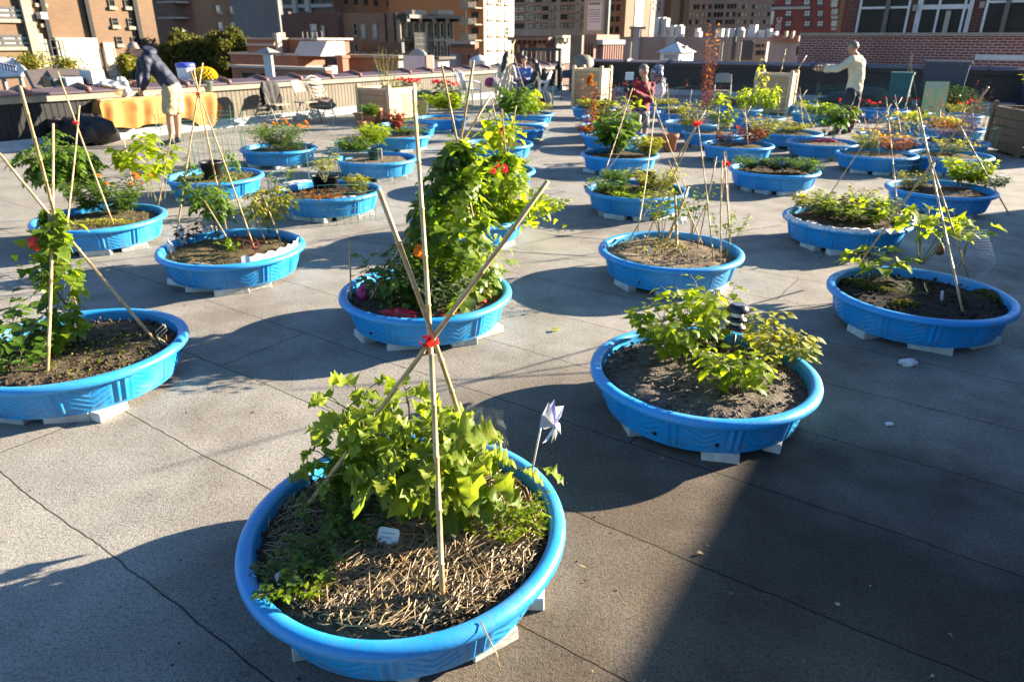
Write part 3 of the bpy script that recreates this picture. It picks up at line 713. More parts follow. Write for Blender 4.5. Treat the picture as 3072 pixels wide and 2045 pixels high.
for x in (1552,1577): B.wpx('S',x,134,x+9,158,M_frame,solid('sunlit_blind',(.5,.3,.12),(.45,.25,.1)))
B.px('pink_panel','S',1611,128,1638,190,MATS['pink_house'],.1)
B.px('cream_facade','E',1665,108,1711,190,M_cream,.12); B.px('cream_cornice','E',1664,107,1712,114,M_cream,.6)
for x in (1670,1680,1690,1700): B.wpx('E',x,130,x+5,160,M_cream,M_glass)
for x in (1672,1684,1697): B.px('cornice_bracket','E',x,116,x+6,125,M_cream,.4,.12)
B=Bld('red_gabled_house','small bright red brick house with striped roof edge below the cream tower',1425,50,1349,1436,127,BRK['red'])
B.px('cornice','S',1350,125,1425,133,M_greyc,.5); B.px('striped_frieze','S',1354,136,1420,144,M_tan,.1)
for x in (1359,1404): B.wpx('S',x,162,x+8,188,M_frame,M_glass)
B.px('grey_stack','S',1370,162,1386,200,M_greyc,.8)
b=MB(); b.lathe([(0,1.15),(.28,1.05),(.48,.9),(.5,.88),(.48,.85),(.46,.15),(.48,.12),(.48,.05),(0,.05)],20); 
d=ray(1437,117); c=CAM+d*(36/d.y); wr=empty('water_tank',(c.x,c.y,-.05)); tag(wr,'small white rooftop water tank on black legs below the cream tower','water tank')
b.build('tank',M_white,wr,True); b=MB()
for x,y in ((.3,.3),(-.3,.3),(.3,-.3),(-.3,-.3)): b.bar((x,y,.05),(x*1.1,y*1.1,-2.5),.09)
b.bar((.3,-.3,-.1),(1.0,-.6,-1.0),.16); b.build('leg_frame',M_blackiron,wr)
B=Bld('block_shed','pale concrete block roof shed with a brick flank beside the brownstones',1277,34,1209,1300,168,M_greyc)
B.px('rendered_face','S',1211,168,1276,215,solid('pale_render',(.50,.48,.47),(.44,.42,.42),4),.03); B.px('brick_flank','E',1278,166,1298,215,BRK['rose'],.03)
b=MB(); b.ell((-B.a*.5,B.b*.4,B.top),(B.a*.38,B.b*.4,.28),None,14,8); b.build('dome_vent',M_greyc,B.root,True)
B=Bld('white_shed','low white walled shed with a dark pitched edge right of the block shed',1312,37,1296,1345,178,M_white)
b=MB(); b.box((-B.a/2,B.b/2,B.top+.05),(B.a+.5,B.b+.5,.12)); b.build('roof_edge',M_brownpanel,B.root)
B=Bld('dark_flat_roof_house','long dark flat roofed extension with a pale roof edge behind the wooden planter crate',1192,38,1030,1212,176,BRK['brown'])
B.cap(M_stone,.14,.2,'roof_edge'); B.px('slate_flank','E',1194,184,1211,220,M_greyc,.04)
b=MB(); b.box((-B.a*.35,B.b*.6,B.top+.5),(B.a*.75,B.b*.4,.5)); b.build('back_parapet',M_blackiron,B.root)
B=Bld('brick_chimney','stout red brick chimney with a capped flue behind the tan parapet',1022,34,1004,1040,175,BRK['red'],cat='chimney')
B.cap(BRK['red'],.12,.06,'chimney_cap')
# red brick rooftop houses left of centre
M_pale=solid('pale_stone_coping',(.44,.36,.28),(.38,.31,.24),4)
B=Bld('red_rooftop_house','stepped orange red brick roof house with cream bands and copings',886,36,682,968,168,BRK['red'])
B.cap(M_pale,.1,.06,'coping'); B.px('cream_band','S',684,198,886,204,M_pale,.06); B.px('cream_band','E',886,198,966,206,M_pale,.06)
B.px('tower_block','S',742,119,824,170,BRK['red'],-3.0,.0); B.px('tower_band','S',741,131,824,138,M_pale,.05); B.px('tower_coping','S',739,114,826,119,M_pale,-3.2,.08)
B.px('tower_flank','S',824,119,908,166,BRK['red'],-2.2,-.9); B.px('tower_coping','S',824,114,912,120,M_pale,-2.4,-.85)
B.px('drip_pipe','S',838,100,846,168,M_pale,.25); B.px('flue_box','S',822,98,842,118,M_stone,.4,-.3)
b=MB(); a,c,z0,z1=B.rect('S',878,124,960,168); z0=B.top
b.add([Vector((a,-.02,z0)),Vector((c,-.02,z0)),Vector((c,1.6,z0)),Vector((a,1.6,z0)),Vector((a,.5,z1)),Vector((c,.5,z1)),Vector((c,1.6,z1)),Vector((a,1.6,z1))],[(0,1,5,4),(1,2,6,5),(2,3,7,6),(3,0,4,7),(4,5,6,7)])
b.build('stair_hood',solid('grey_sheet_metal',(.45,.43,.38),(.4,.38,.34),6,.5),B.root)
b=MB(); a,c,z0,z1=B.rect('S',850,94,908,118)
for i in range(5): b.box((a+(c-a)*i/4,1.2,(z0+z1)/2),(.04,.04,z1-z0))
b.box(((a+c)/2,1.2,z1),(c-a,.04,.04)); b.build('railing',M_blackiron,B.root)
B=Bld('lower_red_house','low red brick roof house with a pale parapet in front of the stepped one',968,29,690,985,212,BRK['red'])
B.cap(M_pale,.1,.08,'coping'); B.px('dark_opening','S',730,220,810,240,M_glass,.04)
B=Bld('white_flue','tall white square flue with a pointed metal cap',806,25,782,812,160,M_white,cat='chimney')
b=MB(); h=B.top; a_,b_=B.a+.1,B.b+.1
b.add([Vector((-a_-.12,-.2,h+.02)),Vector((.18,-.2,h+.02)),Vector((.18,b_+.1,h+.02)),Vector((-a_-.12,b_+.1,h+.02)),Vector((-a_/2,b_/2,h+.18))],[(0,1,4),(1,2,4),(2,3,4),(3,0,4),(3,2,1,0)]); b.build('flue_cap',M_greyc,B.root)
B=Bld('white_vent_box','small white boxed vent and low wall beside the brick chimney',988,30,975,1004,198,M_white,cat='vent')
B=Bld('dark_fence_house','dark fenced rear yard wall hung with white and red panels below the olive trees',690,44,520,700,188,M_blackiron,cat='wall')
for x,mt in ((530,M_white),(600,M_white),(632,BRK['red']),(650,M_white),(668,M_white)): B.px('hung_panel','S',x,188,x+15,206,mt,.05)
# grey penthouse hood with machinery just past the left parapet
M_hood=solid('grey_brown_sheet',(.11,.092,.08),(.085,.072,.062),3,.6)
h0=empty('roof_hood',uv(8.2,-18.4,0),ROT+pi/2); tag(h0,'slanting grey sheet metal roof hood over white machinery beyond the left parapet','roof hood')
def hp(px_,py_,v): # point on plane v=const, local to the hood
    d=ray(px_,py_); t=(uv(0,v)-CAM).dot(Va)/d.dot(Va); q=CAM+d*t; u_,v_=touv(q); return Vector((u_-8.2,-(v_+18.4),q.z))
b=MB(); P=[hp(78,212,-17.6),hp(100,205,-18.6),hp(305,205,-18.6),hp(340,232,-17.6),hp(345,255,-17.4),hp(110,262,-17.2)]
P=[hp(*q) for q in ((138,206,-18.8),(302,207,-18.8),(322,238,-17.4),(160,238,-17.4))]
dz=Vector((0,0,-.12)); b.add(P+[q+dz for q in P],[(0,1,2,3),(7,6,5,4),(0,3,7,4),(1,0,4,5),(2,1,5,6),(3,2,6,7)]); b.build('hood_roof',M_hood,h0)
b=MB(); 
for quad in (((78,212,-18.6),(150,206,-18.7),(168,262,-17.4),(105,264,-17.4)),((260,238,-17.5),(300,236,-17.5),(330,262,-17.3),(262,262,-17.3)),((322,236,-17.35),(345,262,-17.3),(300,262,-17.3),(300,240,-17.4))):
    P=[hp(*q) for q in quad]; dz=Vector((0,.15,0)); b.add(P+[q+dz for q in P],[(0,1,2,3),(7,6,5,4),(0,3,7,4),(1,0,4,5),(2,1,5,6),(3,2,6,7)])
b.build('hood_side',M_hood,h0)
P=hp(115,232,-17.25); Q=hp(160,262,-17.25); b=MB(); b.box((P+Q)/2,(abs(Q.x-P.x)*.6,.05,abs(Q.z-P.z))); b.build('dark_opening',M_glass,h0)
P=hp(172,232,-17.6); Q=hp(228,262,-17.6); b=MB(); b.box((P+Q)/2,(abs(Q.x-P.x),.7,abs(Q.z-P.z))); b.box((P+Q)/2+Vector((.5,-.2,.1)),(.3,.5,.3)); b.build('machinery',M_white,h0)
# white awning far left
h0=empty('white_awning',(0,0,0)); tag(h0,'slanting white awning with blue grey lettering at the far left edge','awning')
Pa=[Yp(-60,170,21),Yp(38,172,21),Yp(74,206,19.5),Yp(60,228,19.5),Yp(-60,236,19.5)]
b=MB(); dz=Vector((0,.12,-.06)); b.add(Pa+[q+dz for q in Pa],[(4,3,2,1,0),(5,6,7,8,9),(0,1,6,5),(1,2,7,6),(2,3,8,7),(3,4,9,8),(4,0,5,9)]); b.build('canopy',M_white,h0)
b=MB()
for k in range(6): q=Yp(8+k*9,196+k*2,19.6); b.box(q+Vector((0,-.12,0)),(.05,.03,.16)); b.box(q+Vector((.03,-.12,.05)),(.06,.03,.03))
b.build('lettering',solid('blue_grey_print',(.2,.25,.35)),h0)
b=MB(); b.bar(Yp(10,236,19.6),Yp(10,236,19.6)-Vector((0,0,3)),.08); b.bar(Yp(60,228,19.6),Yp(60,228,19.6)-Vector((0,0,3)),.08); b.build('post',M_greyc,h0)
# gate frame at the corner of the parapets
g=empty('gate_frame',uv(25.0,-13.3,0),ROT); tag(g,'black iron gate frame standing where the two parapets meet','gate')
b=MB(); zt=(Yp(1620,150,27.5)).z
def gx(px_): d=ray(px_,117); t=(uv(25.0,0)-CAM).dot(Ua)/d.dot(Ua); return touv(CAM+d*t)[1]+13.3
x0,x1=gx(1566),gx(1682)
b.bar((x0,0,0),(x0,0,zt),.1); b.bar((x1,0,0),(x1,0,zt),.12); b.bar((x0-.05,0,zt),(x1+.06,0,zt),.1); b.bar((x0,0,1.0),(x1,0,1.0),.05); b.build('frame',M_blackiron,g)
b=MB()
for k in range(1,8): b.bar((x0+(x1-x0)*k/8,0,.1),(x0+(x1-x0)*k/8,0,zt),.02)
b.build('bars',M_blackiron,g)
b=MB(); b.lathe([(.0,1.28),(.25,1.24),(.4,1.08),(.45,.8),(.45,0)],20); o=b.build('arched_vent',solid('dull_tan_metal',(.19,.16,.11),(.15,.13,.09),3,.6),None,True,tuple(uv(25.0,-12.6))); tag(o,'rounded tan metal vent housing at the corner beside the gate frame','vent')
# trees
def tree(name,label,px_,dist,top_py,wpx_,base_z,leaf,nleaf,seed,ls=.16):
    r=random.Random(seed); d=ray(px_,117); c=CAM+d*(dist/d.y); zt=(CAM+ray(px_,top_py)*(dist/ray(px_,top_py).y)).z
    R0=wpx_/2*dist/2289
    root=empty(name,(c.x,c.y,base_z)); tag(root,label,'tree','trees between the houses')
    H=zt-base_z; b=MB(); b.tube([(0,0,0),(.05,0,H*.3),(0,.1,H*.6)],[.16,.12,.08],8)
    blobs=[]
    for k in range(14):
        a=r.random()*6.28; q=Vector((math.cos(a)*R0*r.uniform(.2,.75),math.sin(a)*R0*r.uniform(.2,.75),H*r.uniform(.5,.93))); blobs.append((q,R0*r.uniform(.28,.46)))
        b.tube([(0,.05,H*.45),q*.6+Vector((0,0,H*.2)),q],[.06,.04,.015],6)
    b.build('trunk',solid('bark',(.09,.065,.045),(.06,.045,.03),8),root,True)
    b=MB()
    for k in range(nleaf):
        q,rr=blobs[r.randrange(len(blobs))]
        dv=Vector((r.gauss(0,1),r.gauss(0,1),r.gauss(0,1))).normalized()*rr*(.55+.5*r.random()); p=q+dv
        if p.z>H: continue
        leaf_(b,p,Vector((r.gauss(0,1),r.gauss(0,1),r.gauss(-.3,.6))).normalized(),ls*r.uniform(.6,1.3),.5,r.random())
    b.build('crown',leaf,root)
def leaf_(b,p,d,L,w,var):
    s=d.orthogonal().normalized(); s=Matrix.Rotation(var*6.28,3,d)@s
    b.add([p,p+d*L*.5+s*L*w*.5,p+d*L,p+d*L*.5-s*L*w*.5],[(0,1,2,3)],var)
LF_ol=leafmat('olive_foliage',(.045,.06,.012),(.14,.13,.02),.3); LF_yel=leafmat('autumn_yellow_foliage',(.10,.12,.02),(.26,.22,.03),.35); 
tree('street_tree','small yellowing tree beside the cream storey, left of the stooping man',385,30,150,120,-2,LF_yel,6000,1,.13)
for k,(x,tp,wp,l) in enumerate(((512,95,112,'leftmost olive green tree under the balconied court'),(568,84,140,'rounded olive green tree below the white court window'),(622,96,130,'olive green tree below the lit tan wing'),(668,74,112,'olive green tree reaching highest by the stained tan corner'),(716,100,112,'olive green tree touching the red stepped house'))):
    tree('yard_tree',l,x,43,tp,wp,-4,LF_ol,9500,10+k,.2)
for k,(x,y,l,dd) in enumerate(((95,186,'small potted green bush on the awning roof',20.5),(196,196,'low green shrub tops over the grey roof hood',24.0))):
    d=ray(x,y); c=CAM+d*(dd/d.y); b=MB(); r=random.Random(k)
    for i in range(500): leaf_(b,Vector((r.gauss(0,.2),r.gauss(0,.15),r.gauss(0,.10))),Vector((r.gauss(0,1),r.gauss(0,1),r.gauss(.4,1))).normalized(),.1,.5,r.random())
    b.tube([(0,0,0),(0,0,-1.2)],.03,6); o=b.build('roof_shrub',LF_yel,None,False,c); tag(o,l,'shrub')
# ------------------------------------------------------------------ plant kit
SH={'ovate':[(0,.06),(.12,.6),(.3,1),(.55,.85),(.8,.4),(1,0)],
 'heart':[(0,.55),(.06,.92),(.25,1),(.5,.78),(.78,.34),(1,0)],
 'lobed':[(0,.12),(.07,.5),(.14,.85),(.20,.70),(.27,.72),(.35,1.05),(.43,.78),(.5,.70),(.59,.92),(.67,.58),(.75,.52),(.82,.55),(.9,.28),(1,0)],
 'vine':[(0,.5),(.08,.95),(.2,1.05),(.32,.78),(.45,.95),(.6,.55),(.8,.35),(1,0)],
 'lance':[(0,.1),(.3,1),(.65,.8),(1,0)],
 'round':[(0,.4),(.2,.95),(.5,1.05),(.8,.75),(1,.1)],
 'tri':[(0,.2),(.35,1),(1,0)]}
def leaf(b,p,d,up,L,W,kind='ovate',bend=.35,fold=.3,var=.5,r=None,wav=.0):
    d=d.normalized(); s=d.cross(up)
    if s.length<1e-3: s=d.orthogonal()
    s.normalize(); n=s.cross(d); st=SH[kind]; vs=[]
    for i,(t,wd) in enumerate(st):
        c=p+d*(L*t*(1-.12*bend*t))-n*(-0.0)+(-n)*(bend*L*t*t*.6)*1.0
        e=W*L*.5*wd; f=fold*e; wv=(wav*e*(r.uniform(-1,1) if r else 0))
        vs+= [c-s*e+n*(f+wv), c-n*0, c+s*e+n*(f-wv)]
    fs=[]
    for i in range(len(st)-1):
        o=i*3; fs+=[(o,o+1,o+4,o+3),(o+1,o+2,o+5,o+4)]
    b.add(vs,fs,var)
    if L>.055:
        mv=[]
        for i,(t,wd) in enumerate(st):
            c=vs[i*3+1]+n*.0012; e=L*.014*(1.15-t); mv+=[c-s*e,c+s*e]
        b.add(mv,[(2*i,2*i+1,2*i+3,2*i+2) for i in range(len(st)-1)],min(1,var+.45))
        for i in range(2,len(st)-2,2):
            for sg in (0,2):
                a_=vs[i*3+1]+n*.0012; q_=vs[(i+1)*3+sg]*.86+vs[(i+1)*3+1]*.14+n*.0014; u_=(q_-a_).cross(n).normalized()*L*.006
                b.add([a_-u_,a_+u_,q_],[(0,1,2)],min(1,var+.35))
def compound(b,bs,p,d,L,r,kind,lw,var,pairs=3,ll=.5):
    """pinnate leaf: a drooping stalk with small leaflets"""
    d=d.normalized(); s=d.cross(Vector((0,0,1)))
    s=s.normalized() if s.length>1e-3 else d.orthogonal().normalized()
    pts=[p+d*(L*t)+Vector((0,0,-.45*L*t*t)) for t in (0,.35,.7,1)]
    bs.tube(pts,[.0022,.0018,.0014,.001],4,.5,0,False)
    for k in range(pairs):
        t=.3+.6*k/max(1,pairs-1); q=p+d*(L*t)+Vector((0,0,-.45*L*t*t))
        for sg in (-1,1):
            leaf(b,q,(s*sg+d*.5+Vector((0,0,r.uniform(-.5,.1)))),Vector((r.uniform(-.3,.3),r.uniform(-.3,.3),1)),L*ll*r.uniform(.7,1.1),lw,kind,.6,.25,min(1,max(0,var+r.uniform(-.25,.25))))
    leaf(b,pts[-1],d+Vector((0,0,-.6)),Vector((0,0,1)),L*ll*1.1,lw,kind,.5,.25,var)
def flower(b,p,n,R,r,petals=9,layers=2,var=.5,mi=0):
    n=n.normalized(); x=n.orthogonal().normalized(); y=n.cross(x)
    for l in range(layers):
        for k in range(petals):
            a=2*pi*(k+.5*l)/petals; d=x*math.cos(a)+y*math.sin(a); q=d.cross(n)
            rr=R*(1-.3*l); h=n*(R*(.15+.3*l))
            b.add([p+n*R*.05,p+d*rr*.55-q*rr*.28+h*.7,p+d*rr+h,p+d*rr*.55+q*rr*.28+h*.7],[(0,1,2,3)],min(1,max(0,var+r.uniform(-.3,.3))),mi)
def stems(seed,n=6,H=.35,spread=.2,nl=9,L=.1,W=.7,kind='ovate',t0=.3,droop=.1,pet=.05,bend=.4,fold=.3,base=.04,comp=0,tilt=.2,var=(0,1),hv=.25,wav=.0,sr=.004,nfl=0,flR=.02,pitch=0):
    """a plant of n curved stems that carry leaves; returns (leaves, stems, flower spots)"""
    r=random.Random(seed); b=MB(); bs=MB(); fl=[]
    for i in range(n):
        a=2*pi*(i+r.uniform(-.35,.35))/n; sp=spread*r.uniform(.35,1.1); h=H*r.uniform(1-hv,1+hv*.4)
        b0=Vector((math.cos(a),math.sin(a),0))*base*r.random()
        out=Vector((math.cos(a),math.sin(a),0)); sw=Vector((r.uniform(-.05,.05),r.uniform(-.05,.05),0))
        def P(t): return b0+out*(sp*t**1.25)+sw*math.sin(t*3)+Vector((0,0,h*(t*(1+droop)-droop*t**3*1.0)))
        pts=[P(k/6) for k in range(7)]; bs.tube(pts,[sr*(1-.7*k/6) for k in range(7)],5,.5,0,False)
        for j in range(nl):
            t=t0+(1-t0)*((j+r.random()*.6)/nl); p=P(min(t,1)); az=j*2.4+r.uniform(-.5,.5)
            d=Vector((math.cos(az),math.sin(az),0))*.9+out*.45+Vector((0,0,tilt+r.uniform(-.35,.35))); d.normalize()
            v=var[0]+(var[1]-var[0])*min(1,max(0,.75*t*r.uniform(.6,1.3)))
            l=L*r.uniform(.6,1.2)*(1-.35*(t>.93))
            if comp: compound(b,bs,p,d,l,r,kind,W,v,comp)
            else:
                q=p+d*pet*r.uniform(.6,1.2)+Vector((0,0,pet*.15)); bs.tube([p,(p+q)/2+Vector((0,0,pet*.12)),q],[sr*.4]*3,4,.5,0,False)
                up=Vector((r.uniform(-.35,.35),r.uniform(-.35,.35),1))
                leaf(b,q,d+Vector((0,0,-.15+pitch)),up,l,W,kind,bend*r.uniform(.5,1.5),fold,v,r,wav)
        if i<nfl: fl.append((P(1)+Vector((0,0,.01)),(out*.5+Vector((0,0,1)))))
    return b,bs,fl
M_stem=solid('green_stem',(.10,.14,.03),(.14,.13,.05),30,.6)
M_rstem=solid('russet_stem',(.28,.06,.05),(.2,.05,.03),30,.6)
LF={'lime':leafmat('lime_leaf',(.08,.16,.010),(.36,.42,.012),.55),
 'green':leafmat('green_leaf',(.025,.075,.010),(.15,.25,.02),.42),
 'deep':leafmat('deep_green_leaf',(.018,.05,.012),(.06,.12,.02),.3),
 'yel':leafmat('yellow_green_leaf',(.15,.19,.02),(.42,.38,.04),.4),
 'egg':leafmat('eggplant_leaf',(.075,.15,.016),(.33,.39,.04),.52,.5),
 'vine':leafmat('bean_vine_leaf',(.035,.09,.010),(.24,.33,.018),.5),
 'grey':leafmat('grey_green_leaf',(.06,.10,.045),(.16,.20,.09),.35,.6),
 'red':leafmat('red_leaf',(.13,.02,.02),(.32,.06,.03),.4),
 'dred':leafmat('dark_red_leaf',(.06,.012,.018),(.17,.025,.03),.3),
 'orange':leafmat('orange_leaf',(.20,.06,.015),(.5,.22,.04),.4),
 'moss':leafmat('moss_tuft',(.05,.055,.01),(.17,.16,.025),.2,.8),
 'straw':leafmat('straw_blade',(.16,.11,.055),(.52,.39,.21),.15,.5)}
FL={'or':leafmat('orange_petal',(.60,.16,.01),(.8,.3,.01),.3),'red':leafmat('red_petal',(.55,.015,.03),(.75,.04,.06),.35),
 'yel':leafmat('yellow_petal',(.62,.42,.01),(.8,.62,.02),.3),'pur':leafmat('purple_petal',(.3,.15,.35),(.5,.3,.5),.3),'peach':leafmat('peach_petal',(.7,.3,.15),(.8,.5,.3),.3)}
CACHE={}
def plant(name,label,cat,loc,spec,lf='green',st=None,rz=0,sc=1.0,group=None,fl=None,flR=.022,flspots=None):
    """one plant: an empty with its foliage, stems and flowers"""
    key=(lf,fl,flR,repr(sorted(spec.items())))
    root=empty(name,loc,rz); root.scale=(sc,sc,sc); tag(root,label,cat,group)
    if key not in CACHE:
        b,bs,f=stems(**spec); r=random.Random(spec['seed'])
        a=b.build('foliage',LF[lf],root,True); s=bs.build('stem',st or M_stem,root,True)
        fm=None
        if f and fl:
            for p,n in f:
                q=MB(); flower(q,Vector((0,0,0)),n,flR,r,11,3); q.build('flower',FL[fl],root,False,p)
        CACHE[key]=root
    else:
        for ch in CACHE[key].children: c=ch.copy(); COL.objects.link(c); c.parent=root
    return root
def patch(name,label,cat,loc,n,R,L,lf,seed,kind='ovate',W=.7,H=.05,ell=(1,1),group=None,up=.5,fl=None,nfl=0,flR=.02,rz=0,fine=False):
    """low ground cover plant: many small leaves on a domed patch"""
    r=random.Random(seed); b=MB(); root=None
    for i in range(n):
        rr=R*math.sqrt(r.random()); a=r.random()*6.283; x,y=rr*math.cos(a)*ell[0],rr*math.sin(a)*ell[1]
        z=H*(1-(rr/R)**2)*r.uniform(.15,1.0)+.004
        d=Vector((r.gauss(0,1),r.gauss(0,1),abs(r.gauss(up,.4))))
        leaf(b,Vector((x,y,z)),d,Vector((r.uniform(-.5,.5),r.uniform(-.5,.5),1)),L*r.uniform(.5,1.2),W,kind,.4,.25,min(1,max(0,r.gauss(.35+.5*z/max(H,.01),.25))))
    if nfl:
        root=empty(name,loc,rz); b.build('foliage',LF[lf],root,not fine)
        for i in range(nfl):
            rr=R*math.sqrt(r.random())*.85; a=r.random()*6.283; p=Vector((rr*math.cos(a)*ell[0],rr*math.sin(a)*ell[1],H*(1-(rr/R)**2)+.02))
            q=MB(); flower(q,Vector((0,0,0)),Vector((r.uniform(-.6,.6),r.uniform(-.9,.2),1)),flR*r.uniform(.7,1.2),r,9,3); q.build('flower',FL[fl],root,False,p)
        tag(root,label,cat,group); return root
    o=b.build(name,LF[lf],None,True,loc,rz); return tag(o,label,cat,group,'stuff' if cat=='weeds' else None)
def S(px_,py_,dz=0.03): return G(px_,py_,SOILZ+dz)
# ------------------------------------------------------------------ canes
m,t,p=newmat('bamboo_cane'); M_cane=m
at=t.nodes.new('ShaderNodeAttribute'); at.attribute_name='var'
cc=mixc(t,at.outputs['Fac'],(.42,.27,.11),(.58,.42,.21)); cc=mixc(t,ramp(t,tex(t,45,4),.45,.7,(0,0,0),(.6,.6,.6)),cc,(.30,.17,.07))
t.links.new(cc,p.inputs['Base Color']); p.inputs['Roughness'].default_value=.45
M_ribbon=leafmat('red_ribbon',(.55,.01,.02),(.75,.03,.04),.25); M_twine=solid('pale_twine',(.6,.52,.36),None,40,.9)
def cane_mesh(a,b_,r0,seed):
    r=random.Random(seed); a=Vector(a); b_=Vector(b_); L=(b_-a).length; mb=MB(); n=max(6,int(L/.16)); d=(b_-a).normalized(); s=d.orthogonal().normalized(); q=d.cross(s)
    pts=[];rs=[]; v=r.random()
    k1,k2=r.uniform(-.006,.006),r.uniform(-.006,.006)
    for i in range(n+1):
        t=i/n; o=s*(k1*math.sin(pi*t)*L)+q*(k2*math.sin(pi*t)*L); base=a+(b_-a)*t+o; rr=r0*(1.1-.3*t)
        if 0<i<n:
            for dt,k in ((-.004,1),(-.0015,1.28),(.0015,1.28),(.004,1)): pts.append(base+d*dt); rs.append(rr*k)
        else: pts.append(base); rs.append(rr)
    mb.tube(pts,rs,8,v); return mb
def bow(parent,loc,R,seed,mat=None,name='ribbon'):
    r=random.Random(seed); b=MB()
    for k in range(7):
        a=r.random()*6.28; d=Vector((math.cos(a),math.sin(a),r.uniform(-.5,.8))).normalized(); s=d.orthogonal().normalized()
        pts=[Vector((0,0,0))+d*R*t+s*R*.5*math.sin(t*pi) for t in (0,.3,.6,1)]
        for i in range(3):
            wv=s.cross(d)*R*.32
            b.add([pts[i]-wv,pts[i]+wv,pts[i+1]+wv*.9,pts[i+1]-wv*.9],[(0,1,2,3)],r.random())
    b.ell((0,0,0),(R*.45,R*.45,R*.4),None,8,6,.3)
    return b.build(name,mat or M_ribbon,parent,True,loc)
def tripod(label,knot,legs,r0=.0065,rib=0,Yk=None,basez=None,name='bamboo_tripod'):
    """knot: pixel of the crossing; legs: (base px, base py, top px, top py)"""
    bs=[G(l[0],l[1],SOILZ+.01 if basez is None else basez) for l in legs]
    y=Yk if Yk else sum(q.y for q in bs)/len(bs); K=Yp(knot[0],knot[1],y)
    root=empty(name,(K.x,K.y,0)); tag(root,label,'bamboo canes'); off=Vector((K.x,K.y,0))
    for i,(q,l) in enumerate(zip(bs,legs)):
        d=K-q; lo,hi=.6,4.0
        if l[3] is None: tt=1.08
        else:
            for _ in range(40):
                mid=(lo+hi)/2; w_=q+d*mid
                if w_.y<.2 or proj(w_)[1]<l[3]: hi=mid
                else: lo=mid
            tt=lo
        s=d.cross(Vector((0,0,1))).normalized()*r0*(1.0 if i%2 else -1.0)
        cane_mesh(q-d*.04-off+s*.3,q+d*tt-off+s,r0,i+int(knot[0])).build('cane',M_cane,root,True)
    if rib: bow(root,K-off+Vector((0,-.01,0)),rib,int(knot[0]))
    else:
        b=MB(); b.tube([Vector((math.cos(k*1.3)*r0*2.6,math.sin(k*1.3)*r0*2.6,-.02+.04*k/24)) for k in range(25)],.002,5); b.build('twine',M_twine,root,True,K-off)
    return K
def stake(label,bx,by,tx,ty,r0=.006,z=None,dy=0,mat=None,name='bamboo_stake',cat='stake',group=None):
    a=G(bx,by,SOILZ if z is None else z); b_=Yp(tx,ty,a.y+dy)
    mb=cane_mesh(Vector((0,0,-.05)),b_-a,r0,int(bx+by)); o=mb.build(name,mat or M_cane,None,True,a); return tag(o,label,cat,group)
v_=1.3045
def Vt(*l): return tuple(None if k is None else k*v_ for k in l)
# ------------------------------------------------------------------ POOL A: eggplants in straw mulch
A=POOLS['A']
b=MB(); r=random.Random(5)
for i in range(6600):
    rr=.475*math.sqrt(r.random()); a=r.random()*6.283; x,y=rr*math.cos(a),rr*math.sin(a)
    dens=noise.noise(Vector((x*5,y*5,3)))*.5+(1 if y<.12 else .25)*(.9 if x>-.25 else .65)
    if x<-.18 and y>-.30 and r.random()<.5: continue
    if r.random()>dens+.25: continue
    L=r.uniform(.03,.13)+(r.random()<.25)*r.uniform(0,.10); az=r.gauss(.5,1.1); d=Vector((math.cos(az),math.sin(az),r.gauss(0,.12))); s=d.cross(Vector((0,0,1))).normalized()
    z=r.uniform(.005,.03)+.02*max(0,noise.noise(Vector((x*7,y*7,9)))); p=Vector((x,y,z)); w_=r.uniform(.0011,.0026); v=min(1,max(0,r.gauss(.55,.3)))
    k=s*r.gauss(0,.13)*L; 
    if (p+d*L).xy.length>.49: continue
    m1=p+d*L*.5+k+Vector((0,0,.004)); e=p+d*L
    b.tube([p,m1,e],[w_,w_,w_*.7],4,v,0,False)
o=b.build('straw_mulch',LF['straw'],None,False,(A.x,A.y,SOILZ+.012)); tag(o,'dry golden straw mulch covering the soil of the front pool','straw',None,'stuff')
eg=dict(n=7,H=.40,spread=.27,nl=15,L=.125,W=.78,kind='lobed',t0=.22,droop=.35,pet=.055,bend=.8,fold=.28,base=.05,tilt=.05,wav=.75,sr=.006,hv=.3)
def at(px_,py_,dz=.03): return S(px_,py_,dz)
plant('eggplant_plant','leafy lobed eggplant at the middle left, tallest in the front pool','plant',at(1215,1500),dict(eg,seed=3,n=9,H=.385,spread=.27,nl=11),'egg')
plant('eggplant_plant','lobed eggplant with drooping sunlit leaves right of the front cane','plant',at(1350,1525),dict(eg,seed=8,n=9,H=.28,spread=.25,nl=11),'egg')
plant('eggplant_plant','low dark eggplant shoot reaching over the left rim of the front pool','plant',at(1080,1460),dict(eg,seed=12,n=6,H=.2,spread=.24,nl=10,L=.11),'egg')
b=MB(); bs=MB(); r=random.Random(2)
for i in range(60):
    a=r.random()*6.28; L=r.uniform(.14,.3); d=Vector((math.cos(a)*.35,math.sin(a)*.35,1)); leaf(b,Vector((r.gauss(0,.02),r.gauss(0,.02),0)),d,Vector((math.cos(a),math.sin(a),.2)),L,.06,'lance',.25,.2,r.random()*.6)
o=b.build('grass_tuft',LF['lime'],None,True,at(1205,1490)); tag(o,'tuft of upright grassy blades between the eggplants','grass tuft')
hb=dict(n=11,H=.11,spread=.11,nl=12,L=.026,W=.85,kind='ovate',t0=.2,pet=.012,bend=.3,base=.05,tilt=.3,sr=.002)
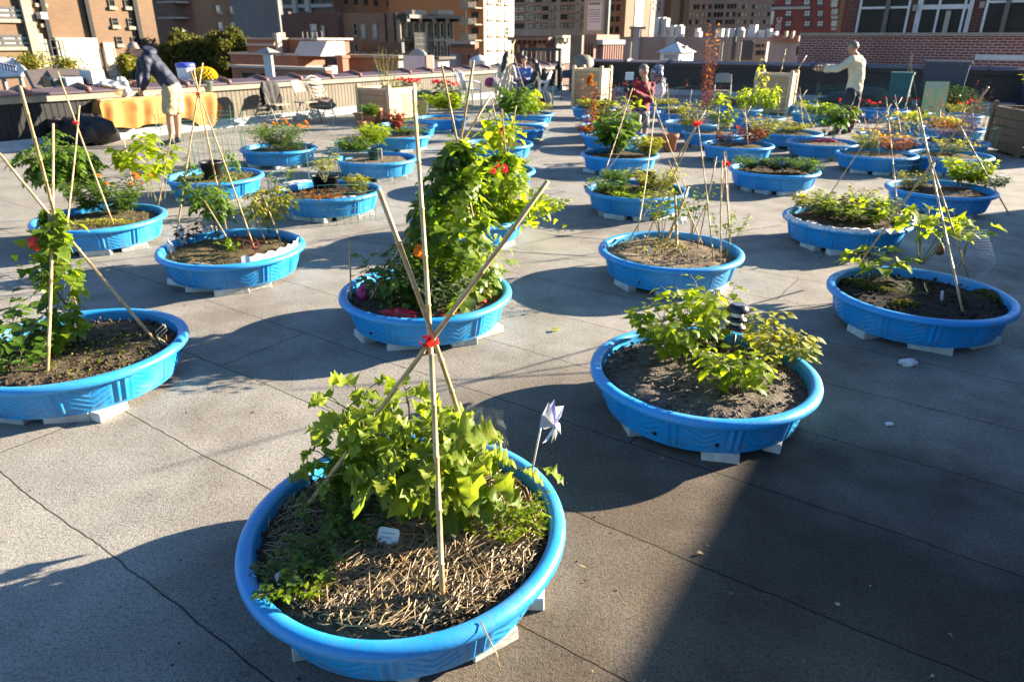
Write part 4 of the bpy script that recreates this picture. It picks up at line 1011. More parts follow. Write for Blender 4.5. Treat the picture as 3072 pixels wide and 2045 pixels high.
for x,y,s_,lab,lf,sc in ((1045,1620,1,'bushy green herb left of the white plant tag','green',1.0),(935,1720,2,'leggy green herb near the left rim of the front pool','green',.9),(905,1795,3,'small oval leaved herb at the front left rim','lime',.75),(860,1770,6,'tiny herb beside the half hidden white tag','deep',.9),(1560,1610,4,'light green parsley patch by the right rim of the front pool','lime',.75),(1590,1560,7,'feathery light herb under the pinwheel','lime',.7),(1495,1605,8,'low clover like weed in the straw','lime',.7),(1010,1560,9,'shaded green herb under the slanting cane','green',1.0)):
    plant('herb',lab,'herb',at(x,y,.015),dict(hb,seed=s_*5),lf,None,s_,sc)
KA=tripod('tall bamboo cane tripod tied with a red ribbon over the front pool',Vt(988,783),[Vt(1020,1397,967,268),Vt(700,1172,1262,415),Vt(1088,1062,843,437)],.0085,.032)
M_tag=solid('white_plastic_tag',(.8,.8,.78),None,8,.5); M_ink=solid('grey_ink',(.25,.25,.27))
def tagp(label,px_,py_,w_,h_,rz,tilt):
    t0=empty('plant_tag',at(px_,py_,.062),rz); t0.rotation_euler=(rad(tilt),0,rz); tag(t0,label,'plant tag')
    c=w_*.16; P=[]
    for cx,cz,a0 in ((w_/2-c,h_/2-c,0),(-w_/2+c,h_/2-c,90),(-w_/2+c,-h_/2+c,180),(w_/2-c,-h_/2+c,270)):
        for k in range(5): a=rad(a0+22.5*k); P.append(Vector((cx+c*math.cos(a),-.0012,cz+c*math.sin(a))))
    n=len(P); b=MB(); Q=[p+Vector((0,.0024,0)) for p in P]
    b.add(P+Q,[tuple(range(n-1,-1,-1)),tuple(range(n,2*n))]+[(i,(i+1)%n,(i+1)%n+n,i+n) for i in range(n)]); b.box((0,.0,-h_*.5-.02),(w_*.22,.0022,.04)); b.build('label',M_tag,t0)
    b=MB(); r=random.Random(3)
    for j,z in enumerate((h_*.16,-h_*.12)):
        x=-w_*.3
        while x<w_*.28*(1-j*.3): k=r.uniform(.002,.004); b.box((x,-.0019,z+r.uniform(-.001,.001)),(k,.0010,.0011)); b.box((x+k*.4,-.0019,z+.0005),(.0009,.0010,r.uniform(.003,.006))); x+=k+.0022
    b.build('handwriting',M_ink,t0)
tagp('white plastic plant tag with faint handwriting in the straw',1165,1606,.076,.052,-.25,-34)
tagp('white tag half hidden behind herbs by the left rim',850,1728,.05,.04,.9,-20)
# pinwheel
pb=S(1584,1440); pw=empty('pinwheel',pb); tag(pw,'shiny silver and violet foil pinwheel on a thin rod at the front pool','pinwheel')
tp=Yp(1655,1275,pb.y-.02)-pb; M_rod=solid('pale_rod',(.75,.72,.7),None,8,.3); b=MB(); b.tube([(0,0,-.05),Yp(1626,1262,pb.y)-pb],.004,7); b.build('rod',M_rod,pw,True)
M_foil=solid('silver_foil',(.85,.85,.87),(.9,.88,.85),6,.3,metal=.2); M_vfoil=solid('violet_foil',(.28,.27,.6),(.5,.5,.75),6,.25,metal=.3)
for k in range(8):
    b=MB(); a=2*pi*k/8+.3; d=Vector((.45*math.cos(a),.2*math.cos(a),math.sin(a))); n=Vector((.75,-.62,.1)).normalized(); d=(d-n*d.dot(n)).normalized(); q=n.cross(d); R=.085*(1+.2*math.sin(a))
    b.add([n*.012,d*R*.45+q*R*.05+n*.02,d*R+n*.004,d*R*.62+q*R*.42-n*.004,d*R*.3+q*R*.34],[(0,1,2),(0,2,3),(0,3,4)],.5); b.build('vane',M_vfoil if k==1 else M_foil,pw,False,tp)
b=MB(); b.ell((0,0,0),(.009,.009,.009),None,8,6); b.build('hub',M_vfoil,pw,True,tp+Vector((.01,-.012,0)))
# straws hanging over the rim
for k,(pts,lab) in enumerate(((((1725,1690),(1755,1700),(1762,1760)),'long dry straw hanging over the right rim'),(((1440,1860),(1490,1960),(1505,2030)),'dry straw hanging over the front rim'))):
    q=[G(x,y,.26 if i==0 else (.235 if i==1 else .10)) for i,(x,y) in enumerate(pts)]; b=MB(); b.tube([z-q[0] for z in q],.0018,5,.6); o=b.build('dry_straw',LF['straw'],None,True,q[0]); tag(o,lab,'straw stalk')
# ------------------------------------------------------------------ POOL B: beans round a solar light
bn=dict(n=10,H=.27,spread=.26,nl=8,L=.075,W=.85,kind='heart',t0=.3,droop=.2,pet=.04,bend=.5,fold=.15,base=.1,tilt=.0,wav=.15,sr=.003)
plant('bean_plant','broad bushy bean plant at the back left of the solar light pool','plant',S(2010,1072),dict(bn,seed=21,n=17,spread=.19,H=.26,nl=12,L=.07,var=(0,.85)),'lime')
plant('bean_plant','tall sunlit bean stems just left of the solar light','plant',S(2095,1030),dict(bn,seed=22,n=11,H=.34,spread=.15,L=.075,nl=11),'lime')
plant('bean_plant','small bright lime bean in front of the solar light','plant',S(2195,1165),dict(bn,seed=23,n=17,H=.17,spread=.13,L=.06,nl=10),'lime')
plant('bean_plant','drooping yellow bean leaning over the right rim','plant',S(2335,1085),dict(bn,seed=24,n=17,H=.14,spread=.09,L=.06,nl=10,droop=.6),'yel')
plant('bean_plant','tall yellow green bean shoot behind the solar light','plant',S(2260,1030),dict(bn,seed=25,n=9,H=.19,spread=.10,L=.062),'yel')
lp=S(2195,1090,.02); sl_=empty('solar_stake_light',lp); tag(sl_,'dark metal tiered solar garden light on a stake','garden light')
tz=Yp(2215,912,lp.y).z-lp.z
M_bronze=solid('dark_bronze',(.05,.04,.045),(.07,.055,.06),12,.3,metal=.7); M_lens=solid('frosted_lens',(.75,.72,.66),(.65,.62,.58),10,.25); M_cell=solid('solar_cell',(.10,.12,.16),(.14,.16,.2),20,.12)
ox=(Yp(2215,912,lp.y).x-lp.x)
b=MB(); b.tube([(0,0,-.05),(ox*.6,0,tz-.17)],.007,10); b.build('stake',M_bronze,sl_,True)
q=Vector((ox*.7,0,tz))
b=MB(); b.lathe([(0,.0),(.032,.0),(.040,-.004),(.056,-.026),(.057,-.034),(.05,-.036),(0,-.034)],32,q); b.build('cap',M_bronze,sl_,True)
b=MB(); b.lathe([(0,.0025),(.031,.0022),(.031,.0)],32,q); b.build('solar_panel',M_cell,sl_)
for k,dz in enumerate((-.075,-.118)):
    b=MB(); b.lathe([(.03,.012),(.05,-.002),(.052,-.010),(.045,-.012),(.0,-.011)],32,q+Vector((0,0,dz))); b.build('tier',M_bronze,sl_,True)
for dz in (-.05,-.098):
    b=MB(); b.lathe([(.027,.018),(.031,.0),(.030,-.02)],24,q+Vector((0,0,dz))); b.build('lens',M_lens,sl_,True)
b=MB(); b.lathe([(.0,.06),(.068,.065),(.075,.06),(.066,-.02),(0,-.02)],24); 
M_bpot=solid('black_nursery_pot',(.012,.012,.013),(.02,.02,.02),20,.5)
def nursery_pot(label,loc,R=.08,h=.09,mat=None,fill='brown',name='nursery_pot'):
    q=empty(name,loc); tag(q,label,'pot'); b=MB(); b.lathe([(0,0),(R*.8,0),(R,h*.93),(R*1.07,h*.93),(R*1.07,h),(R*.97,h),(R*.93,h*.8)],28); b.build('pot',mat or M_bpot,q,True)
    b=MB(); b.lathe([(R*.95,h*.8),(R*.5,h*.84),(0,h*.85)],16); b.build('pot_soil',SOILS[fill],q,True); return q
nursery_pot('black pot of pale pebbles sunk among the beans',S(2120,1068,-.03),.08,.09)
b=MB(); r=random.Random(4)
for k in range(24): a=r.random()*6.3; rr=.06*math.sqrt(r.random()); b.ell((rr*math.cos(a),rr*math.sin(a),r.uniform(0,.01)),(.012,.009,.007),Matrix.Rotation(a,3,'Z'),7,5,r.random())
o=b.build('pebbles',solid('pale_pebble',(.5,.45,.4),(.35,.3,.27),9),None,True,S(2120,1068,.05)); tag(o,'pale pebbles filling the black pot among the beans','pebbles',None,'stuff')
# ------------------------------------------------------------------ POOL C: vine trellis
KC=tripod('tall trellis of bamboo canes swallowed by bean vines',Vt(1055,345),[Vt(850,692,1118,215),Vt(1128,692,1026,150),Vt(1010,640,1070,140)],.008,0,POOLS['C'].y)
def vine(label,base,apex,R,n,L,lf,seed,extra=(),kind='vine',z0=.2,power=.9,name='bean_vine',sq=1.0):
    """leaves hung on a cone round a cane tripod"""
    r=random.Random(seed); b=MB(); bs=MB(); H=apex.z-base.z; root=empty(name,base); tag(root,label,'vine')
    for k in range(7):
        a0=r.random()*6.28; pts=[]
        for i in range(15):
            t=i/14; rr=R*(1-t)**power*.8+.02; c=(apex-base)*t; pts.append(Vector((c.x+rr*math.cos(a0+t*5),c.y+rr*math.sin(a0+t*5),H*t)))
        bs.tube(pts,.0028,5,.5,0,False)
    for i in range(n):
        t=r.random()**1.15; a=r.random()*6.283; rr=(R*(1-t)**power+.035)*(r.uniform(.62,1.1)); bulge=1+.5*noise.noise(Vector((math.cos(a)*1.5,math.sin(a)*1.5,t*4+seed)))
        
        if noise.noise(Vector((math.cos(a)*2.2+seed,math.sin(a)*2.2,t*5)))<r.uniform(-.5,.08): continue
        c=(apex-base)*t; p=Vector((c.x+rr*bulge*math.cos(a),c.y+rr*bulge*math.sin(a)*sq,H*t*1.0+.02))
        d=Vector((math.cos(a)*.6+r.gauss(0,.35),math.sin(a)*.6+r.gauss(0,.35),r.uniform(-.9,.15)))
        up=Vector((math.cos(a)*.9,math.sin(a)*.9,.8))
        leaf(b,p,d,up,L*r.uniform(.55,1.25),.95,kind,.45,.15,min(1,max(0,r.gauss(.42,.25)+.25*(math.cos(a-SUN_AZ)))),r,.15)  # sunlight painted in: leaves on the sun side get a lighter colour
    for (q,k,s) in extra:
        for i in range(k):
            p=q-base+Vector((r.gauss(0,s),r.gauss(0,s),r.gauss(0,s*.8))); leaf(b,p,Vector((r.gauss(0,1),r.gauss(0,1),r.uniform(-.9,.3))),Vector((0,0,1)),L*r.uniform(.5,1.2),.95,kind,.5,.15,min(1,max(0,r.gauss(.6,.25))),r,.15)
    b.build('foliage',LF[lf],root,True); bs.build('stem',M_stem,root,True); return root
C=POOLS['C']; cb=Vector((C.x+.0,C.y+.06,SOILZ+.02))
ap=KC+Vector((.0,.02,.02))
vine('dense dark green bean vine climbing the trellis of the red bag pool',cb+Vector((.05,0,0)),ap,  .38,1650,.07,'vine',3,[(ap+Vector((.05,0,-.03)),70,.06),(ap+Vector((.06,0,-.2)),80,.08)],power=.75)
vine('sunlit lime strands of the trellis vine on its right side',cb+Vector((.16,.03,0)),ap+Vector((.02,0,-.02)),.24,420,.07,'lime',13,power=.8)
plant('nasturtium_plant','round leaved nasturtium spilling over the left of the trellis pool','plant',S(1165,890),dict(n=13,H=.27,spread=.24,nl=11,L=.05,W=1.0,kind='round',t0=.25,pet=.05,bend=.2,fold=.1,base=.08,tilt=.2,sr=.003,seed=31,nfl=0),'green')
plant('pepper_bush','small leaved glossy bush at the front of the trellis pool','plant',S(1345,925),dict(n=15,H=.26,spread=.22,nl=17,L=.042,W=.6,kind='ovate',t0=.2,pet=.015,bend=.35,base=.07,tilt=.3,sr=.003,seed=32),'grey')
plant('pepper_bush','dark green leafy undergrowth at the middle of the trellis pool','plant',S(1265,905),dict(n=14,H=.24,spread=.22,nl=15,L=.05,W=.65,kind='ovate',t0=.2,pet=.02,bend=.35,base=.07,tilt=.3,sr=.003,seed=33),'deep')
b=MB(); r=random.Random(4)
for k in range(6): flower(b,Vector((r.gauss(0,.022),r.gauss(0,.015),r.gauss(0,.018))),Vector((r.gauss(0,.4),-1,.3)),.028,r,6,2)
o=b.build('nasturtium_bloom',FL['or'],None,True,Yp(1248,757,C.y-.27)); tag(o,'orange nasturtium bloom between the canes of the trellis pool','flower')
M_bag={'m':solid('magenta_bag',(.45,.03,.15),(.35,.02,.1),12,.4),'r':solid('red_bag',(.5,.01,.025),(.36,.008,.02),12,.35)}
def bag(label,px_,py_,sx_,sy_,sz_,mat,seed,rz=0,dz=.03):
    r=random.Random(seed); b=MB(); b.ell((0,0,0),(sx_,sy_,sz_),None,22,14)
    for i,q in enumerate(b.v): n=noise.noise(q*22+Vector((seed,0,0)))*.4+noise.noise(q*55)*.2; b.v[i]=q*(1+n)
    o=b.build('crumpled_bag',M_bag[mat],None,False,S(px_,py_,dz),rz); return tag(o,label,'bag')
bag('crumpled magenta bag at the left rim of the trellis pool',1088,880,.035,.05,.06,'m',1,.6,.05)
bag('crumpled red plastic at the front of the trellis pool',1195,940,.13,.045,.03,'r',2,-.15)
bag('small red plastic scrap at the front right of the trellis pool',1340,950,.05,.025,.018,'r',3,.3); bag('tiny red scrap by the right rim of the trellis pool',1450,902,.025,.02,.015,'r',4,.3)
stake('short grey stake at the left rim of the trellis pool',1052,905,1049,722,.006); stake('short leaning stake in the trellis pool',1115,905,1132,868,.005)
# ------------------------------------------------------------------ POOL D
KD=tripod('bamboo tripod at the far left with bean vine round its waist',Vt(120,502),[Vt(110,860,112,285),Vt(360,788,-60,330),Vt(172,700,4,200)],.0085,0)
D=POOLS['D']
vine('bean vine twisting up the left tripod',S(150*v_,790*v_),KD+Vector((0,0,.03)),.07,260,.068,'vine',7,[(Yp(125*v_,520*v_,KD.y),34,.04),(Yp(108*v_,590*v_,KD.y),46,.05),(Yp(95*v_,640*v_,KD.y),26,.04)],power=.4)
plant('squash_plant','big leaved plant sprawling over the left side of the cut pool','plant',S(30*v_,800*v_),dict(n=12,H=.20,spread=.30,nl=8,L=.085,W=.95,kind='vine',t0=.3,pet=.05,bend=.4,base=.1,tilt=.1,sr=.004,seed=41),'green')
plant('herb','small leaved herb cushion at the front left of the cut pool','herb',S(40*v_,845*v_),dict(n=14,H=.12,spread=.2,nl=12,L=.035,W=.9,kind='round',t0=.2,pet=.015,bend=.2,base=.1,tilt=.3,sr=.002,seed=42),'green')
patch('seedlings','scattered green weeds on the dark soil of the cut pool','weeds',S(255*v_,815*v_),260,.30,.016,'lime',5,'ovate',.7,.012)
q=KD+Vector((-.075,-.03,-.06)); b=MB(); r=random.Random(6)
b.add([Vector((-.05,0,.02)),Vector((.045,.01,.05)),Vector((.055,0,-.03)),Vector((.0,-.012,-.045)),Vector((-.06,.01,-.03)),Vector((0,-.03,.01))],[(5,0,1),(5,1,2),(5,2,3),(5,3,4),(5,4,0)],.5)
o=b.build('red_cloth_scrap',M_ribbon,None,False,Yp(85*v_,558*v_,KD.y-.03)); tag(o,'bright red cloth scrap tied on the left tripod','cloth')
b=MB(); 
for k in range(3): b.tube([Vector((.03*math.sin(i*.9+k),.01*k,.02*i-.1)) for i in range(9)],.0022,5)
o=b.build('pale_cord',M_twine,None,True,S(370*v_,770*v_,.08)); tag(o,'loose pale cord at the foot of the right cane of the cut pool','cord')
stake('small rusty peg by the right rim of the cut pool',495,1040,498,1005,.004,None,0,solid('rusty_peg',(.3,.1,.04)))
# ------------------------------------------------------------------ POOL E
tm=dict(n=4,H=.40,spread=.16,nl=12,L=.13,W=.6,kind='ovate',t0=.4,droop=.3,base=.02,comp=3,tilt=.0,sr=.004)
tripod('slim cane tripod over the paper flag pool, tied with cord',Vt(455,215),[Vt(405,548,475,145),Vt(586,577,430,165),Vt(519,522,438,150)],.0068,.022)
plant('tomato_plant','spindly staked tomato at the middle of the flag pool','plant',S(655,715),dict(tm,seed=51,n=5,H=.44,spread=.16),'green')
plant('tomato_plant','taller leaning tomato shoot between the tripod canes','plant',S(640,700),dict(tm,seed=52,n=4,H=.66,spread=.26,L=.09),'green',None,2.6)
plant('tomato_plant','wilting yellow tomato at the right of the flag pool','plant',S(810,700),dict(tm,seed=53,n=6,H=.36,spread=.14,nl=12,L=.11,droop=.6),'yel')
plant('marigold_plant','small green marigold with one orange bloom on a tall stem','plant',S(760,690),dict(n=6,H=.22,spread=.1,nl=12,L=.045,W=.5,kind='ovate',pet=.01,bend=.3,base=.03,tilt=.4,sr=.002,seed=54,nfl=1),'lime',fl='or',flR=.03)
plant('lettuce_plant','bright green lettuce tuft at the front of the flag pool','plant',S(688,760),dict(n=7,H=.10,spread=.08,nl=3,L=.075,W=.5,kind='ovate',t0=.1,pet=.005,bend=.35,base=.02,tilt=.9,sr=.002,seed=55),'lime')
for x,y,s_,l in ((585,710,56,'dark red coleus sprig at the back left of the flag pool'),(555,725,57,'dark red coleus sprig beside the paper cone'),(760,765,58,'low dark red sprig near the pale paper at the right')):
    plant('coleus_sprig',l,'plant',S(x,y),dict(n=4,H=.12,spread=.06,nl=5,L=.05,W=.7,kind='ovate',pet=.01,bend=.4,base=.02,tilt=.2,sr=.003,seed=s_),'dred',M_rstem)
M_paper=solid('white_paper',(.72,.68,.66),(.62,.57,.58),7,.8)
def paper(label,pts,name='paper_sheet',cat='paper',th=.0015):
    P=[S(x,y,dz) for x,y,dz in pts]; c=P[0]; b=MB(); n=Vector((0,1,0))*th
    q=[p_-c for p_ in P]; b.add(q+[k+n for k in q],[tuple(range(len(q))),tuple(range(2*len(q)-1,len(q)-1,-1))]+[(i,i+len(q),(i+1)%len(q)+len(q),(i+1)%len(q)) for i in range(len(q))]); o=b.build(name,M_paper,None,False,c); return tag(o,label,cat)
paper('white paper triangle at the front of the flag pool',[(566,790,0),(602,790,.075),(640,795,.01),(600,800,-.01)])
def crumple(label,px_,py_,sx_,sy_,sz_,seed,dz=.03,rz=0,z=None,name='crumpled_paper',mat=None):
    b=MB(); b.ell((0,0,0),(sx_,sy_,sz_),None,26,18)
    for i,q in enumerate(b.v): k=noise.noise(Vector((q.x/sx_,q.y/sy_,q.z/sz_))*1.9+Vector((seed*3,0,0)))*.55+noise.noise(Vector((q.x/sx_,q.y/sy_,q.z/sz_))*5)*.25; b.v[i]=q*(1+k)
    loc=S(px_,py_,dz) if z is None else G(px_,py_,z); o=b.build(name,mat or M_paper,None,False,loc,rz); return tag(o,label,'paper')
crumple('white paper cone standing at the back left of the flag pool',545,712,.03,.03,.09,1,.07)
crumple('white dove shaped paper lying at the back of the flag pool',630,690,.06,.03,.03,2,.05,.3); crumple('small white scrap at the left rim of the flag pool',510,742,.025,.02,.05,3,.05)
b=MB(); a0,a1=rad(-62),rad(12); N=22
for k in range(N): 
    a=a0+(a1-a0)*k/N; a2=a0+(a1-a0)*(k+1)/N
    def rp(a,i,k): R=.50+.02*i; return Vector((R*math.cos(a),R*math.sin(a),.01+.10*i+.012*math.sin(k*1.9)))
    b.add([rp(a,0,k),rp(a2,0,k+1),rp(a2,.9,k+1),rp(a,.9,k)],[(0,1,2,3)])
E_=POOLS['E']; o=b.build('paper_liner',M_paper,None,False,(E_.x,E_.y,SOILZ)); tag(o,'pale pink paper liner along the front right rim of the flag pool','liner')
for x1,y1,x2,y2,l in ((715,757,612,600,'grey tomato stake in the middle of the flag pool'),(805,735,755,625,'thin stake behind the wilting tomato'),(850,735,790,590,'stake supporting the wilting tomato')): stake(l,x1,y1,x2,y2,.0055)
# ------------------------------------------------------------------ POOL F
KF=tripod('long canes crossed with a red bow over the marigold pool',Vt(177,282),[Vt(262,517,136,165),Vt(150,545,205,243)],.0075,.03,POOLS['F'].y)
mg=dict(n=26,H=.30,spread=.24,nl=22,L=.055,W=.6,kind='ovate',t0=.1,pet=.012,bend=.3,base=.1,tilt=.3,sr=.003)
plant('marigold_plant','dense marigold bush with orange blooms, right side of the marigold pool','plant',S(370,635),dict(mg,seed=61,nfl=6,spread=.22),'green',fl='or',flR=.034)
plant('marigold_plant','dense marigold bush with few blooms, middle of the marigold pool','plant',S(275,635),dict(mg,seed=62,nfl=2),'green',fl='or',flR=.03)
plant('tomato_plant','big leafy tomato behind the marigold bushes','plant',S(215,610),dict(tm,seed=63,n=12,H=.55,spread=.27,nl=13,L=.17,comp=4),'green')
plant('tomato_plant','tall slender tomato shoot up the crossed canes','plant',S(200,600),dict(tm,seed=64,n=2,H=.8,spread=.06,nl=14,L=.10),'green')
plant('grape_like_vine','tall lime vine with broad leaves on two stakes behind marigold pool','plant',S(440,590),dict(n=4,H=.62,spread=.10,nl=13,L=.14,W=.95,kind='vine',t0=.62,pet=.06,bend=.5,base=.12,tilt=.0,sr=.004,seed=65,wav=.2),'lime')
plant('grape_like_vine','lime vine with drooping broad leaves right of the marigolds','plant',S(475,600),dict(n=4,H=.50,spread=.16,nl=12,L=.13,W=.9,kind='vine',t0=.65,pet=.05,bend=.5,base=.1,tilt=-.1,sr=.004,seed=66,wav=.2),'lime')
for x1,y1,x2,y2,l in ((405,585,370,410,'thin stake under the tall lime vine'),(468,625,515,400,'right hand stake of the lime vine'),(440,580,452,470,'short middle stake of the lime vine')): stake(l,x1,y1,x2,y2,.0055)
patch('ground_weeds','yellow green low weeds at the front of the marigold pool','weeds',S(315,668),500,.22,.02,'yel',9,'ovate',.6,.02,(1.3,.5))
# ------------------------------------------------------------------ POOL K: bare soil, many canes
tripod('tall thin cane tripod with a red bow in the bare soil pool',(2092,372),[(1872,747,2110,330),(2140,788,2084,340),(1923,756,2130,345)],.0055,.035)
for x1,y1,x2,y2,l in ((2032,742,2025,585,'thick pale square stake in the bare soil pool'),(2164,785,2166,480,'slender upright cane near the right rim of the bare soil pool'),(2194,747,2172,455,'thin cane at the right rim of the bare soil pool'),(1995,725,2065,560,'leaning cane beside the thick pale stake'),(2088,755,2150,470,'cane slanting right in the bare soil pool'),(2120,740,2005,480,'cane slanting left across the bare soil pool')): stake(l,x1,y1,x2,y2,.0055 if 'thick' not in l else .012)
rs=dict(n=6,H=.42,spread=.17,nl=15,L=.055,W=.75,kind='ovate',t0=.45,pet=.015,bend=.3,base=.02,tilt=.2,sr=.004)
plant('rose_bush','twiggy rose with few round leaves left of the thick stake','plant',S(1985,725),dict(rs,seed=71,L=.06),'lime')
plant('rose_bush','twiggy rose with yellowing leaves at the back of the bare soil pool','plant',S(2075,712),dict(rs,seed=72,n=5,L=.055),'green')
plant('rose_bush','airy shrub at the right rim of the bare soil pool','plant',S(2180,765),dict(rs,seed=73,n=4,H=.36,nl=13,L=.04),'lime')
tagp('pale wooden label in the bare soil pool',1948,752,.02,.06,.1,-5)
patch('dry_runners','dry yellow green runners criss crossing the bare soil pool','weeds',S(1960,740),260,.30,.035,'yel',15,'lance',.2,.012)
crumple('white paper caught on the thick pale stake',2045,660,.05,.01,.03,7,.12,.5)
# ------------------------------------------------------------------ POOL Q: black wet soil, squash
KQ=tripod('dark bamboo tripod over the squash at the right edge',(2795,498),[(2889,936,2736,323),(2591,775,3001,262),(2905,833,2775,440)],.007,0)
sq_=dict(n=5,H=.40,spread=.22,nl=5,L=.14,W=1.0,kind='vine',t0=.6,pet=.08,bend=.4,base=.03,tilt=.0,sr=.006,wav=.25)
plant('squash_plant','tall squash with broad lime leaves and one hanging gourd','plant',S(2760,790),dict(sq_,seed=81,n=7,H=.42),'lime')
plant('squash_plant','low lime leaved squash at the left of the black soil','plant',S(2625,835),dict(sq_,seed=82,n=7,H=.17,spread=.18,L=.10,nl=5),'lime')
plant('squash_plant','single broad lime leaf shoot at the back right of the black soil','plant',S(2885,800),dict(sq_,seed=83,n=2,H=.42,spread=.08,nl=3,L=.13),'lime')
patch('moss_mound','mossy mound along the left rim of the black soil pool','moss',S(2608,868,.0),4600,.075,.018,'moss',3,'tri',.6,.05,(1.0,3.4),None,.9,rz=.62); patch('moss_mound','brown mossy mound at the right rim of the black soil pool','moss',S(2972,895,.0),2600,.075,.018,'moss',4,'tri',.6,.05,(1.1,2.0),None,.9)
patch('moss_mound','mossy clump at the front of the black soil pool','moss',S(2715,922,.0),2200,.085,.018,'moss',6,'tri',.6,.045,(1.6,.9),None,.9)
g0=Yp(2820,750,S(2760,790).y-.1); b=MB(); b.lathe([(0,.055),(.006,.05),(.02,.03),(.033,0),(.03,-.025),(.012,-.04),(0,-.042)],18); b.lathe([(.004,.05),(.003,.11),(0,.112)],6)
o=b.build('gourd',solid('brown_gourd',(.13,.06,.025),(.09,.04,.02),12,.35),None,True,g0); tag(o,'brown rounded gourd hanging under the squash leaves','gourd')
tagp('tilted white label in the black soil pool',2826,885,.022,.06,.3,-12)
plant('aloe_sprout','little strappy sprout in the black wet soil','plant',S(2730,885),dict(n=7,H=.07,spread=.08,nl=2,L=.07,W=.25,kind='lance',t0=.1,pet=.0,bend=.3,base=.02,tilt=.8,sr=.002,seed=84),'grey')
stake('short grey broken stake behind the squash leaves',2790,700,2785,622,.008)
# ------------------------------------------------------------------ POOL O: white cloth liner
M_cloth=solid('white_cloth',(.74,.68,.62),(.66,.6,.55),9,.9)
O=POOLS['O']
def liner(label,P,a0,a1,seed,mat,N=70,R0=.50,h=.05,w_=.07):
    r=random.Random(seed); b=MB(); vs=[]
    for k in range(N+1):
        a=a0+(a1-a0)*k/N
        for j,(dr,dz) in enumerate(((-.5*w_,.0),(0,.055),(.4*w_,.075),(.95*w_,.07),(1.0*w_,.035))):
            n=noise.noise(Vector((k*.23,j*.6,seed)))*.03+noise.noise(Vector((k*.6,j,seed+5)))*.012; R=R0+dr+n*.6
            vs.append(Vector((R*math.cos(a),R*math.sin(a),dz+max(-.01,n))))
    b.add(vs,[(k*5+j,k*5+j+1,k*5+j+6,k*5+j+5) for k in range(N) for j in range(4)]); o=b.build('cloth_liner',mat,None,True,(P.x,P.y,SOILZ)); return tag(o,label,'cloth')
liner('crumpled white cloth folded along the front rim of the lined pool',O,rad(175),rad(300),3,M_cloth); liner('crumpled white cloth at the right rim of the lined pool',O,rad(-22),rad(30),5,M_cloth)
for x,y,s_,lf,l,sc in ((2440,635,91,'yel','bright lime low herb at the left of the cloth lined pool',1.2),(2500,650,92,'grey','grey green low herb at the middle of the cloth lined pool',1.1),(2580,665,93,'lime','lime leafy clump at the right of the cloth lined pool',1.4),(2640,660,94,'grey','dull green clump by the right cloth of the lined pool',1.2)):
    plant('herb',l,'herb',S(x,y),dict(n=16,H=.15,spread=.19,nl=18,L=.055,W=.6,kind='ovate',t0=.15,pet=.015,bend=.3,base=.1,tilt=.3,sr=.002,seed=s_),lf,None,0,sc)
plant('lettuce_plant','dark maroon lettuce mound in the cloth lined pool','plant',S(2548,632),dict(n=16,H=.1,spread=.11,nl=6,L=.06,W=.8,kind='round',t0=.1,pet=.01,bend=.3,base=.06,tilt=.5,sr=.002,seed=95),'dred')
tripod('thin wet bamboo canes crossing over the cloth lined pool',(2662,330),[(2474,606,2662,312),(2692,626,2656,292)],.006,0)
plant('rose_bush','small flowering twig clump behind the maroon lettuce','plant',S(2575,620),dict(rs,seed=96,n=6,H=.22,L=.04),'yel')
# ------------------------------------------------------------------ POOL P
plant('tomato_plant','round yellow green bush in the half shaded pool','plant',S(2890,560),dict(n=24,H=.30,spread=.26,nl=18,L=.075,W=.8,kind='vine',t0=.2,pet=.03,bend=.4,base=.1,tilt=.2,sr=.003,seed=101),'lime')
plant('herb','reddish stemmed herb at the sunlit left of the half shaded pool','herb',S(2735,565),dict(n=22,H=.17,spread=.22,nl=15,L=.05,W=.5,kind='ovate',t0=.2,pet=.015,bend=.3,base=.1,tilt=.3,sr=.002,seed=102),'yel',M_rstem)
plant('herb','dark feathery herb at the shaded right of the half shaded pool','herb',S(2965,565),dict(n=20,H=.14,spread=.17,nl=15,L=.055,W=.6,kind='ovate',t0=.2,pet=.015,bend=.3,base=.1,tilt=.3,sr=.002,seed=103),'deep')
stake('fallen bamboo cane propped against the half shaded pool',3037,640,2862,345,.007,.0,-.3)
# ------------------------------------------------------------------ middle pools
def herbm(label,x,y,seed,lf='green',H=.14,sp=.2,L=.045,n=14,nl=11,sc=1,kind='ovate',W=.6,st=None,cat='herb',name='herb',fl=None,nfl=0,flR=.02,rz=0):
    return plant(name,label,cat,S(x,y),dict(n=int(n*1.6),H=H,spread=sp,nl=int(nl*1.5),L=L*1.25,W=W,kind=kind,t0=.15,pet=L*.35,bend=.35,base=sp*.5,tilt=.3,sr=.0025,seed=seed,nfl=nfl),lf,st,rz,sc,None,fl,flR)
# M
herbm('yellow green herb filling the right half of the black pot pool',1970,570,111,'yel',.22,.26,.05,18)
herbm('mid green herb at the left of the black pot pool',1820,580,112,'green',.13,.18)
herbm('low lime edging herb at the front of the black pot pool',1880,592,113,'lime',.07,.25,.03,16)
herbm('small shoots at the back left rim of the black pot pool',1845,545,114,'green',.12,.14)
nursery_pot('black nursery pot standing in yellowing herbs by the canes',S(1940,560),.10,.16)
tripod('tall thin canes crossing above the black pot pool',(1966,318),[(1916,680,1956,302),(2055,560,1946,226),(1814,520,1990,272)],.0055,0)
